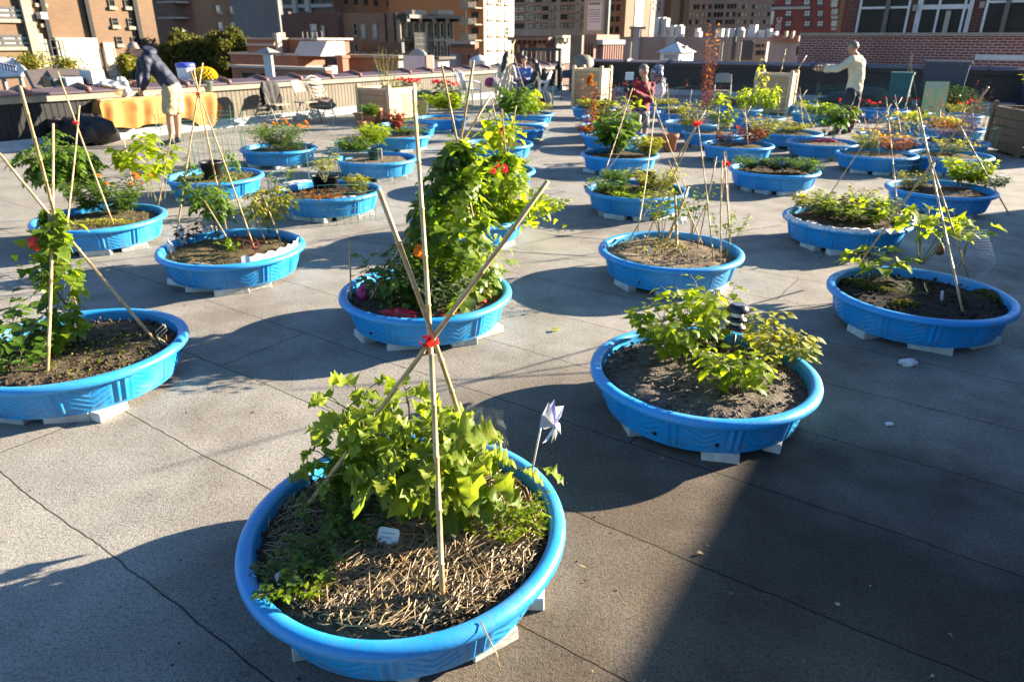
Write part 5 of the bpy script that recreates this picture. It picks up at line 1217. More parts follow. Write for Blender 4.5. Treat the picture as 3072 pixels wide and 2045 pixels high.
# N
for x,y,s_,l in ((2250,510,121,'left'),(2325,515,122,'middle'),(2405,518,123,'right')):
    herbm('dense dark green herb, %s of three in the low herb pool'%l,x,y,s_,'green' if l!='middle' else 'deep',.16,.2,.04,18,13)
tripod('short thin canes tied with a red bow beside the low herb pool',(2178,492),[(2184,612,2174,452),(2160,640,2188,470),(2195,745,2172,470)],.005,.045,None,0)
# L
plant('brassica_plant','tall broad leaved brassica spilling over its pool by the walkway','plant',S(1840,455),dict(n=18,H=.50,spread=.30,nl=12,L=.15,W=.85,kind='round',t0=.2,pet=.05,bend=.5,base=.12,tilt=.2,sr=.008,seed=131,wav=.25),'green')
plant('brassica_plant','lime topped brassica shoots on leaning canes','plant',S(1870,450),dict(n=4,H=.75,spread=.22,nl=9,L=.13,W=.8,kind='vine',t0=.35,pet=.05,bend=.5,base=.06,tilt=.2,sr=.006,seed=132,wav=.25),'lime')
herbm('yellowing leafy herb at the right of the brassica pool',1940,465,133,'yel',.22,.18,.07)
tripod('leaning cane and broken stalks over the brassica pool',(1872,345),[(1815,516,1922,265),(1850,460,1880,300)],.0055,0)
# I
P_=POOLS['I']
for x,y,l in ((960,560,'left black nursery pot holding a thin shrub in the two pot pool'),(995,563,'right black nursery pot in the two pot pool')): nursery_pot(l,S(x,y),.085,.13)
plant('potted_shrub','thin yellowing shrub growing from the black pots','plant',S(975,545,.12),dict(rs,seed=141,n=6,H=.26,L=.06,spread=.2),'yel')
herbm('straggly dry plant at the right of the two pot pool',1075,575,142,'yel',.16,.12,.05,8); herbm('brownish sedum carpet at the front of the two pot pool',960,595,143,'orange',.05,.25,.025,18)
plant('pepper_plant','little green shoot hanging over the left rim of the two pot pool','plant',S(855,570),dict(rs,seed=144,n=3,H=.24,L=.05),'lime')
crumple('pale paper flap on the front rim of the two pot pool',1040,598,.12,.03,.03,11,.03,.25); crumple('torn white paper along the left rim of the two pot pool',890,550,.16,.02,.03,12,.04,.5)
# G
def tub(label,loc,R,h,mat,fill='moss'): return nursery_pot(label,loc,R,h,mat,fill,'tub')
tub('large black rubber tub on the dry soil pool',S(640,535),.13,.2,M_bpot)
patch('dry_weeds','dry yellowish weeds on the black tub pool','weeds',S(690,530),400,.35,.03,'yel',21,'lance',.3,.02)
# H
plant('marigold_plant','big feathery mound of orange flowered marigold','plant',S(835,448),dict(n=44,H=.36,spread=.34,nl=26,L=.085,W=.3,kind='lance',t0=.1,pet=.01,bend=.3,base=.2,tilt=.5,sr=.003,seed=151,nfl=16),'green',fl='or',flR=.035)
herbm('low dark leafy edge of the marigold mound',870,450,152,'deep',.12,.3,.05,18,kind='lance',W=.35)
# J
tub('small dark green pot in the wooden board pool',S(1122,478),.085,.15,solid('dark_green_plastic',(.02,.06,.04),(.025,.075,.05),15,.5),'dry')
herbm('lettuce green plant at the left of the wooden board pool',1060,462,161,'green',.2,.2,.07); herbm('orange brown leafy sprig in the wooden board pool',1080,445,162,'orange',.2,.1,.05,6); herbm('leafy green plant behind the green pot',1118,440,163,'lime',.34,.2,.07)
stake('grey wooden board peg beside the green pot',1143,482,1142,445,.02,None,0,solid('weathered_wood',(.3,.25,.19),(.22,.18,.14),20,.9),'wooden_peg'); b=MB(); b.box((0,0,.03),(.5,.04,.06)); o=b.build('wooden_board',MATS['weathered_wood'],None,False,S(1065,472),.1); tag(o,'grey weathered board lying in the green pot pool','board')
# bean pool a
ab=POOLS['a']; apx=Yp(1165*v_,360*v_,ab.y)
vine('bright lime bean vine with red blossom behind the main trellis',Vector((ab.x,ab.y,SOILZ)),apx,.40,1500,.085,'lime',9,[(Yp(1150*v_,300*v_,ab.y),160,.10),(Yp(1215*v_,470*v_,ab.y-.2),120,.12)],power=.6)
herbm('trailing vine tip reaching right of the bean pool',1620,640,172,'lime',.12,.22,.05,8)
tripod('second bamboo tripod rising out of the lime bean vine',(1518,478),[(1490,640,1560,318),(1556,640,1494,300),(1530,600,1548,330)],.007,0,ab.y)
for x,y in ((1490,506),(1517,504),(1505,388)):
    q=Yp(x,y,ab.y-.32 if y>400 else ab.y); b=MB(); r=random.Random(x)
    for k in range(3): flower(b,Vector((r.gauss(0,.02),0,r.gauss(0,.02))),Vector((r.gauss(0,.4),-1,.3)),.03,r,6,2)
    o=b.build('bean_blossom',FL['red'],None,True,q); tag(o,'red bean blossom %s in the lime vine'%({1490:'left of the pair low',1517:'right of the pair low',1505:'highest up'}[x]),'flower')
# ------------------------------------------------------------------ far pools
herbm('low green herb in the pool right behind the bean vines',1530,508,181,'lime',.14,.25,.05,16)
herbm('sparse herb on the chalky soil',1500,428,182,'yel',.08,.25,.03,10)
plant('tomato_plant','big bushy staked tomato left of the walkway','plant',S(1540,378),dict(tm,n=12,H=.74,spread=.34,nl=13,L=.15,comp=4,seed=183),'green')
plant('tomato_plant','pale lime tomato just behind the big bushy one','plant',S(1575,355),dict(tm,n=10,H=.55,spread=.34,nl=12,L=.15,comp=4,seed=184),'lime')
herbm('yellow and red leaved plant in the last pool by the walkway',1600,335,185,'yel',.2,.3,.1,12); herbm('green low leaf clump right beside the walkway',1570,340,186,'green',.15,.3,.08,10)
plant('coleus_plant','red leaved coleus in a black pot on a blue pool','plant',S(1190,392,.1),dict(n=9,H=.32,spread=.16,nl=15,L=.09,W=.8,kind='ovate',t0=.3,pet=.02,bend=.5,base=.04,tilt=.2,sr=.004,seed=187),'red',M_rstem)
nursery_pot('black pot with a red rag holding the coleus',S(1188,396),.10,.15); herbm('green leafy carpet round the coleus pot',1225,402,188,'green',.1,.3,.05,14); herbm('curled green plant at the left rim of the coleus pool',1120,425,189,'lime',.22,.18,.07)
bag('red rag hanging beside the coleus pot',1206,400,.03,.03,.07,'r',9)
plant('small_shrub','small round green shrub in the pool below the wire','plant',S(1262,362),dict(n=9,H=.4,spread=.18,nl=12,L=.05,W=.6,kind='ovate',t0=.4,pet=.02,bend=.3,base=.03,tilt=.3,sr=.005,seed=190),'green')
herbm('flat seedlings round the small shrub',1215,368,191,'lime',.06,.3,.03,12)
plant('squash_plant','broad lime foliage plant left of the trellis tops','plant',S(1340,338),dict(n=26,H=.42,spread=.40,nl=16,L=.13,W=.8,kind='vine',t0=.2,pet=.04,bend=.4,base=.15,tilt=.2,sr=.005,seed=192),'lime')
am=dict(n=4,H=1.0,spread=.16,nl=34,L=.095,W=.5,kind='lance',t0=.08,pet=.012,bend=.4,base=.1,tilt=.35,sr=.007,hv=.35,droop=-.1)
plant('amaranth_plant','tall orange and yellow amaranth with a bright orange plume','plant',S(1765,398),dict(am,seed=201,n=5,H=.9,spread=.12),'orange',M_rstem)
plant('amaranth_plant','dark crimson amaranth leaning between the orange ones','plant',S(1805,380),dict(am,seed=202,n=5,H=.9),'dred',M_rstem)
plant('amaranth_plant','red amaranth in front of the photographer','plant',S(1868,385),dict(am,seed=203,n=5,H=.95,spread=.2),'red',M_rstem)
herbm('yellow leaved plant at the foot of the orange amaranth',1800,385,204,'yel',.45,.2,.09,8); herbm('pale pink leaved low plant in the amaranth pool',1770,400,205,'peach' if 'peach' in LF else 'orange',.14,.25,.06,10)
b=MB(); r=random.Random(7)
for i in range(700): t=r.random(); leaf(b,Vector((r.gauss(.02*math.sin(t*9),.035*(1-t*.5)),r.gauss(0,.035*(1-t*.5)),t*.17)),Vector((r.gauss(0,1),r.gauss(0,1),.8)),Vector((0,0,1)),.035,.5,'tri',.2,.2,r.random())
q=Yp(1769,258,POOLS['j'].y); o=b.build('amaranth_plume',LF['orange'],None,False,q); tag(o,'bright orange amaranth plume standing highest at the walkway','flower')
plant('amaranth_plant','very tall dark red amaranth spike against the far parapet','plant',S(2108,345),dict(am,seed=206,n=5,H=1.45,spread=.09,nl=44),'dred',M_rstem)
plant('amaranth_plant','tall orange tipped amaranth spike beside the dark red one','plant',S(2120,340),dict(am,seed=207,n=2,H=1.75,spread=.05,nl=60,L=.11),'orange',M_rstem)
herbm('bright lime lettuce in the end walkway pool',1783,323,208,'lime',.14,.4,.1,18,9)
herbm('thin low herb row in the pool behind the orange amaranth',1835,374,209,'green',.1,.3,.05,10); herbm('pale mixed leaves in the third walkway pool',1815,350,210,'yel',.12,.3,.06,10)
plant('pepper_plant','bushy pepper with small red fruits under the red bow','plant',S(2065,395),dict(n=12,H=.5,spread=.26,nl=20,L=.09,W=.5,kind='ovate',t0=.2,pet=.03,bend=.4,base=.1,tilt=.2,sr=.005,seed=211),'yel')
plant('pepper_plant','leafy pepper right of the red bow','plant',S(2165,392),dict(n=12,H=.4,spread=.28,nl=18,L=.09,W=.5,kind='ovate',t0=.2,pet=.03,bend=.4,base=.1,tilt=.2,sr=.005,seed=212),'lime')
plant('fig_shoot','lime leaved young stem on a pale stake in the pepper pool','plant',S(2150,425),dict(n=2,H=1.0,spread=.05,nl=9,L=.15,W=.85,kind='vine',t0=.72,pet=.07,bend=.5,base=.01,tilt=.1,sr=.008,seed=213),'lime')
stake('pale stake under the lime leaved young stem',2150,428,2160,290,.010)
plant('coleus_plant','red and orange leaved coleus in the pale stake pool','plant',S(2250,432),dict(n=12,H=.30,spread=.28,nl=15,L=.08,W=.6,kind='ovate',t0=.2,pet=.02,bend=.4,base=.1,tilt=.2,sr=.004,seed=214),'red',M_rstem)
herbm('yellow green sprays behind the red coleus',2280,425,215,'yel',.4,.24,.06,12,12); herbm('small red flowered herb at the left of the pale stake pool',2170,432,216,'red',.18,.15,.05,6)
for x,y,s_,l,h in ((2240,345,217,'left',.55),(2300,345,218,'right',.6)): plant('pepper_plant','sunlit lime pepper plant, %s of two below the far parapet'%l,'plant',S(x,y),dict(n=11,H=h,spread=.25,nl=18,L=.12,W=.5,kind='ovate',t0=.3,pet=.03,bend=.6,base=.1,tilt=-.1,sr=.005,seed=s_),'lime')
plant('sunflower','lone tall yellow green stem nodding by the parapet','plant',S(2275,335),dict(n=2,H=1.15,spread=.12,nl=12,L=.14,W=.7,kind='heart',t0=.55,pet=.04,bend=.6,base=.02,tilt=-.1,sr=.007,seed=219),'yel')
herbm('thin seedlings beside the photographer',2030,336,220,'yel',.1,.35,.05,14); herbm('yellow lettuce row behind the photographer',1985,315,221,'yel',.14,.35,.07,14); herbm('low sparse weeds on the bare soil by the photographer',2080,366,222,'orange',.05,.3,.03,10)
herbm('mixed dark leaves under the dark red amaranth',2216,322,223,'red',.18,.3,.07,12); herbm('sparse greens in the pool near the wooden crate',2390,312,224,'lime',.08,.4,.06,10)
herbm('thick lime herb band in the wide pool',2451,336,225,'lime',.15,.42,.07,22,10); herbm('yellow green seedling row',2370,394,226,'yel',.13,.4,.05,18)
plant('tomato_plant','drooping deep green plant over a red cloth','plant',S(2500,415),dict(tm,n=8,H=.55,spread=.26,nl=12,L=.15,comp=4,seed=227),'green'); bag('red cloth lying in the drooping plant pool',2470,424,.22,.07,.04,'r',12)
herbm('pale straw yellow flowering plant left part of its pool',2600,450,228,'yel',.24,.25,.05,14,fl='yel',nfl=6,flR=.03); herbm('pale straw yellow flowering plant right part of its pool',2680,455,229,'orange',.2,.25,.05,14,fl='yel',nfl=5,flR=.03)
herbm('scattered yellow flowered plants in the russet bed',2690,400,230,'yel',.3,.32,.05,9,9,fl='yel',nfl=5,flR=.045)
herbm('low lime row under the wire mesh',2745,357,231,'lime',.1,.4,.06,16); herbm('thin sprigs by the compost sign',2865,340,232,'yel',.2,.3,.05,9)
patch('moss_cushion','rounded moss green cushion plant near the compost sign','moss',S(2840,378),5200,.34,.03,'yel',33,'tri',.7,.17,(1.2,.8),None,.9)
herbm('russet stems and yellow leaves near the wooden planter box',2856,420,233,'orange',.35,.34,.05,12,12,st=M_rstem); herbm('leafy stems behind the half shaded pool',2850,458,234,'yel',.2,.3,.05,12)
# red cyclamen behind the man in cream: a row of loose clumps
for k,(x,y,dd) in enumerate(((2530,315,.0),(2575,310,0),(2610,320,0),(2655,303,0),(2700,306,0),(2735,306,0),(2785,306,0),(2810,300,0),(2870,320,0),(2905,316,0))):
    q=G(x,y+42,.0); q.z=.10
    o=plant('cyclamen','red flowered cyclamen clump, number %s from the left behind the man in cream'%('first second third fourth fifth sixth seventh eighth ninth tenth'.split()[k]),'flower plant',q,dict(n=7,H=.30,spread=.14,nl=4,L=.06,W=.9,kind='round',t0=.2,pet=.03,bend=.2,base=.05,tilt=.3,sr=.004,seed=240+k%3,nfl=7),'grey',None,k,1,'red cyclamen row',fl='red',flR=.045)
for k,(x,y) in enumerate(((1205,236),(1222,242),(1240,240),(1312,244),(1330,246),(1356,252))):
    q=Yp(x,y,POOLS['h'].y+4.5); q.z-=.25
    plant('geranium','red geranium behind the planter crate, %s from the left'%('first second third fourth fifth sixth'.split()[k]),'flower plant',q,dict(n=6,H=.25,spread=.16,nl=4,L=.08,W=.9,kind='round',t0=.2,pet=.03,bend=.2,base=.05,tilt=.3,sr=.005,seed=250+k%2,nfl=6),'grey',None,k,1,'red geraniums by the left parapet',fl='red',flR=.06)
# ------------------------------------------------------------------ green wire mesh fences
M_wire=solid('green_coated_wire',(.07,.19,.14),(.10,.24,.18),60,.4)
def wire(label,path,h,z0=.0,step=.075,r0=.0023,posts=True,cat='wire fence'):
    P=[Vector((q[0],q[1],0)) for q in path]; c=P[0].copy(); root=empty('wire_fence',c); tag(root,label,cat,'green wire mesh fences')
    b=MB(); L=[0]
    for i in range(len(P)-1): L.append(L[-1]+(P[i+1]-P[i]).length)
    def at_(s):
        for i in range(len(P)-1):
            if s<=L[i+1]+1e-6: return P[i].lerp(P[i+1],(s-L[i])/(L[i+1]-L[i]))-c
        return P[-1]-c
    n=int(L[-1]/step); r=random.Random(int(L[-1]*100))
    sag=[.02*math.sin(k*.4)+r.uniform(-.008,.008) for k in range(n+1)]
    for k in range(n+1): q=at_(L[-1]*k/n); b.tube([q+Vector((0,0,z0)),q+Vector((0,0,z0+h+sag[k]))],r0,3,.5,0,False)
    m_=int(h/step)
    for j in range(m_+1):
        b.tube([at_(L[-1]*k/n)+Vector((0,0,z0+(h+sag[k])*j/m_)) for k in range(0,n+1,2)]+[at_(L[-1])+Vector((0,0,z0+h*j/m_))],r0,3,.5,0,False)
    b.build('mesh',M_wire,root)
    if posts:
        for i,q in enumerate(P):
            b=MB(); b.tube([q-c,q-c+Vector((0,0,h+.1))],.006,6); b.build('post',M_wire,root)
def ring(P,R,a0,a1,n=14): return [(P.x+R*math.cos(rad(a0+(a1-a0)*k/n)),P.y+R*math.sin(rad(a0+(a1-a0)*k/n))) for k in range(n+1)]
def gp(*pts): return [tuple(G(x,y)[:2]) for x,y in pts]
wire('green wire fence across the paved gap behind the two pot pool',gp((590,520),(735,500),(930,560),(1020,545)),.42)
wire('green wire fence round the front of the two pot pool',ring(POOLS['I'],.64,150,330,10),.40,posts=False)
wire('green wire fence running behind the marigold mound pools',gp((480,440),(700,400),(1000,385),(1090,400)),.45)
wire('green wire fence round the wooden board pool',ring(POOLS['J'],.66,130,300,9),.42,posts=False)
wire('green wire fence standing beside the stooping man',gp((492,440),(650,470),(740,450)),.55)
wire('coiled green wire fence right of the planter crate',gp((1210,372),(1270,335),(1370,330),(1420,345)),.60)
wire('tall green wire fence in front of the seated people',gp((1400,352),(1480,345),(1560,350),(1620,330)),.7)
wire('green wire fence beside the walkway',gp((1655,345),(1660,312)),.6)
wire('green wire fence along the back of the right hand pools',gp((1960,322),(2140,308),(2310,300),(2450,305)),.5)
wire('green wire fence behind the man in cream',gp((2440,330),(2560,318),(2700,320),(2780,325)),.62)
wire('low green wire fence round the lime row pool',ring(POOLS['bb'],.66,180,350,10),.42,posts=False)
# sparkling plastic netting
M_net=solid('clear_plastic_net',(.30,.31,.33),(.45,.46,.48),60,.12,spec=1.0)
def net(label,quad,n,m_,bulge,seed,r0=.0006):
    A_,B_,C_,D_=[Vector(q) for q in quad]; c=A_.copy(); b=MB(); 
    nrm=(B_-A_).cross(D_-A_).normalized()
    def P(i,j):
        s,t=i/n,j/m_; q=(A_.lerp(B_,s)).lerp(D_.lerp(C_,s),t); return q-c+nrm*(bulge*math.sin(pi*s)*math.sin(pi*t)+.02*noise.noise(Vector((s*4,t*4,seed))))
    for i in range(n+1): b.tube([P(i,j) for j in range(m_+1)],r0,3,.5,0,False)
    for j in range(m_+1): b.tube([P(i,j) for i in range(n+1)],r0,3,.5,0,False)
    o=b.build('plastic_netting',M_net,None,False,c); return tag(o,label,'netting')
Q_=POOLS['Q']; 
net('glinting clear netting arching at the right of the squash pool',(S(2870,870),S(2960,830),Yp(2965,690,S(2960,830).y),Yp(2880,690,S(2870,870).y)),26,22,.12,1)
net('glinting netting hanging in front of the half shaded pool',(G(2830,655,.05),G(2920,660,.05),Yp(2900,580,7.2),Yp(2830,575,7.2)),20,16,.06,2)
net('fine clear netting at the back right rim of the front pool',(S(1385,1330),S(1530,1405),Yp(1510,1230,2.2),Yp(1400,1215,2.4)),34,26,.05,3,.0004)
# litter on the roof
crumple('crumpled white tissue lying on the shaded roof at the right',2727,1087,.055,.035,.018,21,0,.3,.015)
crumple('tiny white paper scrap on the dark roof',2668,1271,.02,.012,.008,22,0,.3,.008)
b=MB(); leaf(b,Vector((0,0,.01)),Vector((1,.3,.05)),Vector((0,0,1)),.07,.6,'ovate',.3,.3,.8); o=b.build('fallen_leaf',LF['lime'],None,True,G(1655,993,.003)); tag(o,'single fallen lime leaf on the roof between two pools','leaf')
for k,(x,y,l) in enumerate(((2090,1660,'small dry leaf on the roof right of the front pool'),(2510,1820,'pale dry leaf scrap in the bottom right shade'),(1990,1380,'dry brown leaf behind the front pool on the shaded roof'))):
    b=MB(); leaf(b,Vector((0,0,.005)),Vector((math.cos(k),math.sin(k),.1)),Vector((0,0,1)),.03,.6,'ovate',.6,.4,.8); o=b.build('dry_leaf',LF['straw'],None,True,G(x,y,.003)); tag(o,l,'leaf')

# wispy stems, thin poles and wire cages among the far right pools
for k,(bx,by,tx,ty,l) in enumerate(((2010,380,2002,250,'thin pole right of the photographer'),(2060,372,2075,268,'thin pole left of the dark red spike'),(2190,398,2183,300,'thin pole left of the pale stake'),(2330,400,2338,290,'slim pole before the wooden crate'),(2395,345,2385,262,'slim pole under the wooden crate wire'),(2440,400,2452,300,'slim pole left of the man in cream'),(2600,420,2592,330,'slim pole below the man in cream'),(2640,470,2630,330,'wet cane rising from the pale straw flowers'),(2710,420,2722,318,'cane between the red cyclamens'),(2760,400,2748,300,'cane left of the compost sign'),(2810,440,2822,330,'leaning cane below the compost sign'),(2880,430,2895,320,'cane right of the compost sign'),(2930,440,2918,330,'cane beside the dark shrub'),(1800,400,1822,262,'cane among the orange amaranth'),(1850,385,1858,250,'cane among the red amaranth'))):
    stake(l,bx,by,tx,ty,.0065)
for k,(x,y,s_,lf,st_,h,l) in enumerate(((2020,345,401,'red',M_rstem,.75,'wispy red stemmed weed right of the photographer'),(2140,330,402,'dred',M_rstem,.7,'wispy dark red stems under the tall spike'),(2330,335,403,'yel',M_rstem,.6,'wispy yellow seedling tops before the far parapet'),(2420,385,404,'lime',M_stem,.6,'wispy lime stems among the seedlings'),(2560,418,405,'red',M_rstem,.6,'wispy red stems right of the drooping plant'),(2640,445,406,'orange',M_rstem,.55,'wispy russet stems among pale straw flowers'),(2720,455,407,'yel',M_rstem,.6,'wispy yellow stems at the right of the pale straw flowers'),(2790,385,408,'red',M_rstem,.7,'wispy red stems under the compost sign'),(2830,430,409,'orange',M_rstem,.65,'wispy russet stems in the russet bed'),(2900,440,410,'red',M_rstem,.7,'wispy red stems left of the planter box'),(2920,380,411,'dred',M_rstem,.8,'wispy dark stems before the dark shrub'))):
    plant('wispy_weed',l,'plant',S(x,y),dict(n=7,H=h,spread=.24,nl=9,L=.06,W=.4,kind='lance',t0=.35,pet=.015,bend=.4,base=.12,tilt=.2,sr=.0035,seed=s_,hv=.4),lf,st_)
for key,a0,a1,h,l in (('t',170,350,.45,'wire cage round the lime pepper pool'),('v',180,360,.5,'wire cage round the thick lime herb pool'),('x',200,340,.4,'wire cage round the drooping plant pool'),('z',170,340,.45,'wire cage round the yellow flower pool'),('cc',180,350,.5,'wire cage round the pool under the compost sign'),('ee',170,330,.5,'wire cage round the russet stem pool'),('y',200,330,.35,'wire cage round the pale straw flower pool'),('p',180,350,.42,'wire cage round the bare pool by the photographer')):
    wire('green '+l,ring(POOLS[key],.63,a0,a1,8),h,posts=False)
b=MB(); r=random.Random(77)
for i in range(260):
    x=r.uniform(-4,5); y=1.2+8*r.random()**1.6
    if any((Vector((x,y,0))-p).length<.62 for p in POOLS.values()): continue
    leaf(b,Vector((x,y,.004)),Vector((r.gauss(0,1),r.gauss(0,1),.1)),Vector((r.gauss(0,.3),r.gauss(0,.3),1)),r.uniform(.006,.022),.6,'ovate',.5,.4,r.random())
o=b.build('leaf_litter',LF['straw'],None,True); tag(o,'tiny dry leaf bits and crumbs scattered over the roof',None,None,'stuff')
b=MB()
for i in range(220):
    p=list(POOLS.values())[r.randrange(9)]; a=r.random()*6.28; rr=r.uniform(.5,.9); s_=r.uniform(.0015,.004)
    b.ell((p.x+rr*math.cos(a),p.y+rr*math.sin(a),s_*.5),(s_*1.3,s_,s_*.7),Matrix.Rotation(a,3,'Z'),5,3)
o=b.build('soil_crumbs',SOILS['dark'],None,True); tag(o,'dark soil crumbs spilled round the nearer pools',None,None,'stuff')

tripod('thin cane tripod above the seedling row',(2402,300),[(2340,396,2420,270),(2412,404,2398,262),(2440,385,2385,275)],.006,0)
tripod('thin cane tripod above the yellow flowered russet bed',(2690,322),[(2640,410,2712,292),(2705,416,2684,284),(2730,395,2668,300)],.006,0)
tripod('thin cane tripod above the red coleus pool',(2236,352),[(2190,438,2258,318),(2245,446,2232,310),(2275,425,2215,325)],.006,0)
# ------------------------------------------------------------------ furniture and pots at the back
M_terra=solid('terracotta',(.42,.16,.07),(.34,.12,.055),12,.8)
M_beige=solid('beige_enamel',(.34,.28,.21),(.30,.25,.19),6,.4); M_ivory=solid('ivory_wood',(.66,.56,.38),(.58,.48,.32),9,.5)
M_navy=solid('navy_enamel',(.02,.028,.045),(.03,.036,.055),8,.4); M_wplastic=solid('white_chair_plastic',(.70,.70,.68),(.6,.6,.6),5,.45)
def tpot(label,px_,py_,R,h,rz=0,long=None):
    P=G(px_,py_); q=empty('terracotta_pot',P,rz); tag(q,label,'pot'); b=MB()
    if long:
        for z0,z1,s0,s1 in ((0,h*.8,.85,.97),(h*.8,h,1.06,1.08)):
            vs=[Vector((sx_*long*s,sy_*R*s,z)) for z,s in ((z0,s0),(z1,s1)) for sx_,sy_ in ((-1,-1),(1,-1),(1,1),(-1,1))]
            b.add(vs,[(3,2,1,0),(0,1,5,4),(1,2,6,5),(2,3,7,6),(3,0,4,7),(4,5,6,7)])
    else: b.lathe([(0,0),(R*.7,0),(R*.92,h*.78),(R*1.05,h*.78),(R*1.08,h),(R*.95,h),(R*.9,h*.85),(0,h*.85)],28)
    b.build('pot',M_terra,q,not long); return q
def folding_chair(label,P,rz,mat,slats=False,steel=None):
    q=empty('folding_chair',P,rz); tag(q,label,'chair','folding chairs'); st=steel or mat
    b=MB(); b.box((0,0,.45),(.40,.38,.028)); o=b.build('seat',mat,q)
    bm=bmesh.new(); bm.from_mesh(o.data); bmesh.ops.bevel(bm,geom=bm.edges[:],offset=.012,segments=2,affect='EDGES'); bm.to_mesh(o.data); bm.free()
    for s in (-1,1):
        b=MB(); b.tube([(s*.215,-.24,0),(s*.215,-.02,.45),(s*.205,.20,.86)],.012,8); b.build('leg',st,q,True)
        b=MB(); b.tube([(s*.195,.26,0),(s*.195,-.05,.44)],.011,8); b.build('leg',st,q,True)
    b=MB(); b.tube([(-.215,-.16,.15),(.215,-.16,.15)],.008,6); b.tube([(-.195,.18,.12),(.195,.18,.12)],.008,6); b.build('stretcher',st,q,True)
    b=MB()
    if slats:
        for k in range(5): z=.56+.085*k; b.box((0,.07+.1*(z-.5)*4.6/1.9+.0,z),(.40,.014,.045))
        b.tube([(-.205,.20,.86),(-.15,.235,.95),(0,.245,.985),(.15,.235,.95),(.205,.20,.86)],.012,8)
    else:
        N=9
        vs=[];
        for j,z in enumerate((.66,.72,.80,.86,.90)):
            for i in range(N+1):
                x=-.205+.41*i/N; e=abs(x)/.205; zz=z-(.035*e**4 if j==4 else 0); vs.append(Vector((x,.19*((zz-.45)/.41)+.045*(1-e*e),zz)))
        b.add(vs,[(j*(N+1)+i,j*(N+1)+i+1,(j+1)*(N+1)+i+1,(j+1)*(N+1)+i) for j in range(4) for i in range(N)])
        m_=len(b.v); b.add([p+Vector((0,.01,0)) for p in vs],[(j*(N+1)+i,(j+1)*(N+1)+i,(j+1)*(N+1)+i+1,j*(N+1)+i+1) for j in range(4) for i in range(N)])
    b.build('backrest',mat,q,True); return q
def fl(px_,py_,vmin=-12.9):
    P=G(px_,py_); v=touv(P)[1]; return P+Va*max(0,vmin-v)
def facing(dx,dy): return math.atan2(dy,dx)+pi/2    # the chair looks along (dx,dy); its own front is -y
folding_chair('grey metal folding chair draped with a black jacket by the left parapet',fl(775,372),facing(.8,-.5),M_beige,False)
folding_chair('beige metal folding chair between the jacket chair and the ivory one',fl(858,362),facing(.8,-.5),M_beige)
folding_chair('ivory slatted folding chair with a shawl over its seat',fl(940,360),facing(.8,-.5),M_ivory,True)
folding_chair('dark navy folding chair alone at the end of the walkway',G(1705,304)+Vector((0,.2,0)),facing(-.1,-1),M_navy)
folding_chair('beige folding chair behind wire against the far parapet',Vector((5.75,20.4,.05)),facing(-.2,-1),M_beige)
# jacket and shawl
def blob(name,label,cat,P,s,mat,seed,rough=.35,rz=0,n=24):
    b=MB(); b.ell((0,0,0),s,None,n,n*2//3)
    for i,q in enumerate(b.v): k=noise.noise(Vector((q.x/s[0],q.y/s[1],q.z/s[2]))*1.6+Vector((seed*3.3,0,0)))*rough+noise.noise(Vector((q.x/s[0],q.y/s[1],q.z/s[2]))*4)*rough*.4; b.v[i]=q*(1+k)
    o=b.build(name,mat,None,True,P,rz); return tag(o,label,cat)
M_blk=solid('black_cloth',(.012,.012,.014),(.03,.03,.032),14,.8); M_bagblk=solid('black_bin_liner',(.012,.012,.014),(.02,.02,.022),20,.28,.8,.02)
rj=facing(.8,-.5); jp=fl(775,372)+Matrix.Rotation(rj,3,'Z')@Vector((0,.17,.70)); b=MB(); N=28; vs=[]
for sg in (-1,1):
    for j in range(13):
        for i in range(N+1):
            x=(i/N-.5)*.50; t_=j/12; z=.23-t_*.62*(1 if sg<0 else .8); y=sg*(.018+.05*math.sin(min(1,t_*2)*1.5))+.035*noise.noise(Vector((x*9,z*4,sg*3)))+.02*math.sin(x*26+z*5+sg)*t_
            vs.append(Vector((x*(1-.25*(1-t_))*(1+.12*math.sin(t_*5)),y+(.0 if j else -y),z)))
for k in range(2):
    o_=k*13*(N+1); b.add([],[]); 
b.add(vs,[(k*13*(N+1)+j*(N+1)+i,k*13*(N+1)+j*(N+1)+i+1,k*13*(N+1)+(j+1)*(N+1)+i+1,k*13*(N+1)+(j+1)*(N+1)+i) for k in range(2) for j in range(12) for i in range(N)])
o=b.build('jacket',M_blk,None,True,jp,rj); tag(o,'black jacket hung over the grey folding chair','jacket')
blob('shawl','brown patterned shawl over the ivory chair seat','shawl',fl(940,360)+Vector((.05,-.05,.38)),(.3,.24,.13),solid('brown_shawl',(.12,.07,.055),(.26,.17,.13),28,.9),2)
blob('bin_bag','big black plastic bag slumped under the yellow table','bag',G(245,440)+Vector((.1,.1,.25)),(.36,.33,.30),M_bagblk,3,.75)
blob('bin_bag','smaller black plastic bag left of the table','bag',G(190,440)+Vector((0,.1,.2)),(.24,.25,.24),M_bagblk,4,.75)
blob('backpack','dark backpack on the floor beside the white chair','bag',G(1635,310)+Vector((0,0,.16)),(.2,.15,.2),M_blk,5,.2)
blob('jute_sack','small pale jute sack at the front of the table','bag',G(318,428)+Vector((0,0,.11)),(.14,.13,.15),solid('jute',(.4,.3,.15),(.3,.22,.1),60,.9),6,.15)
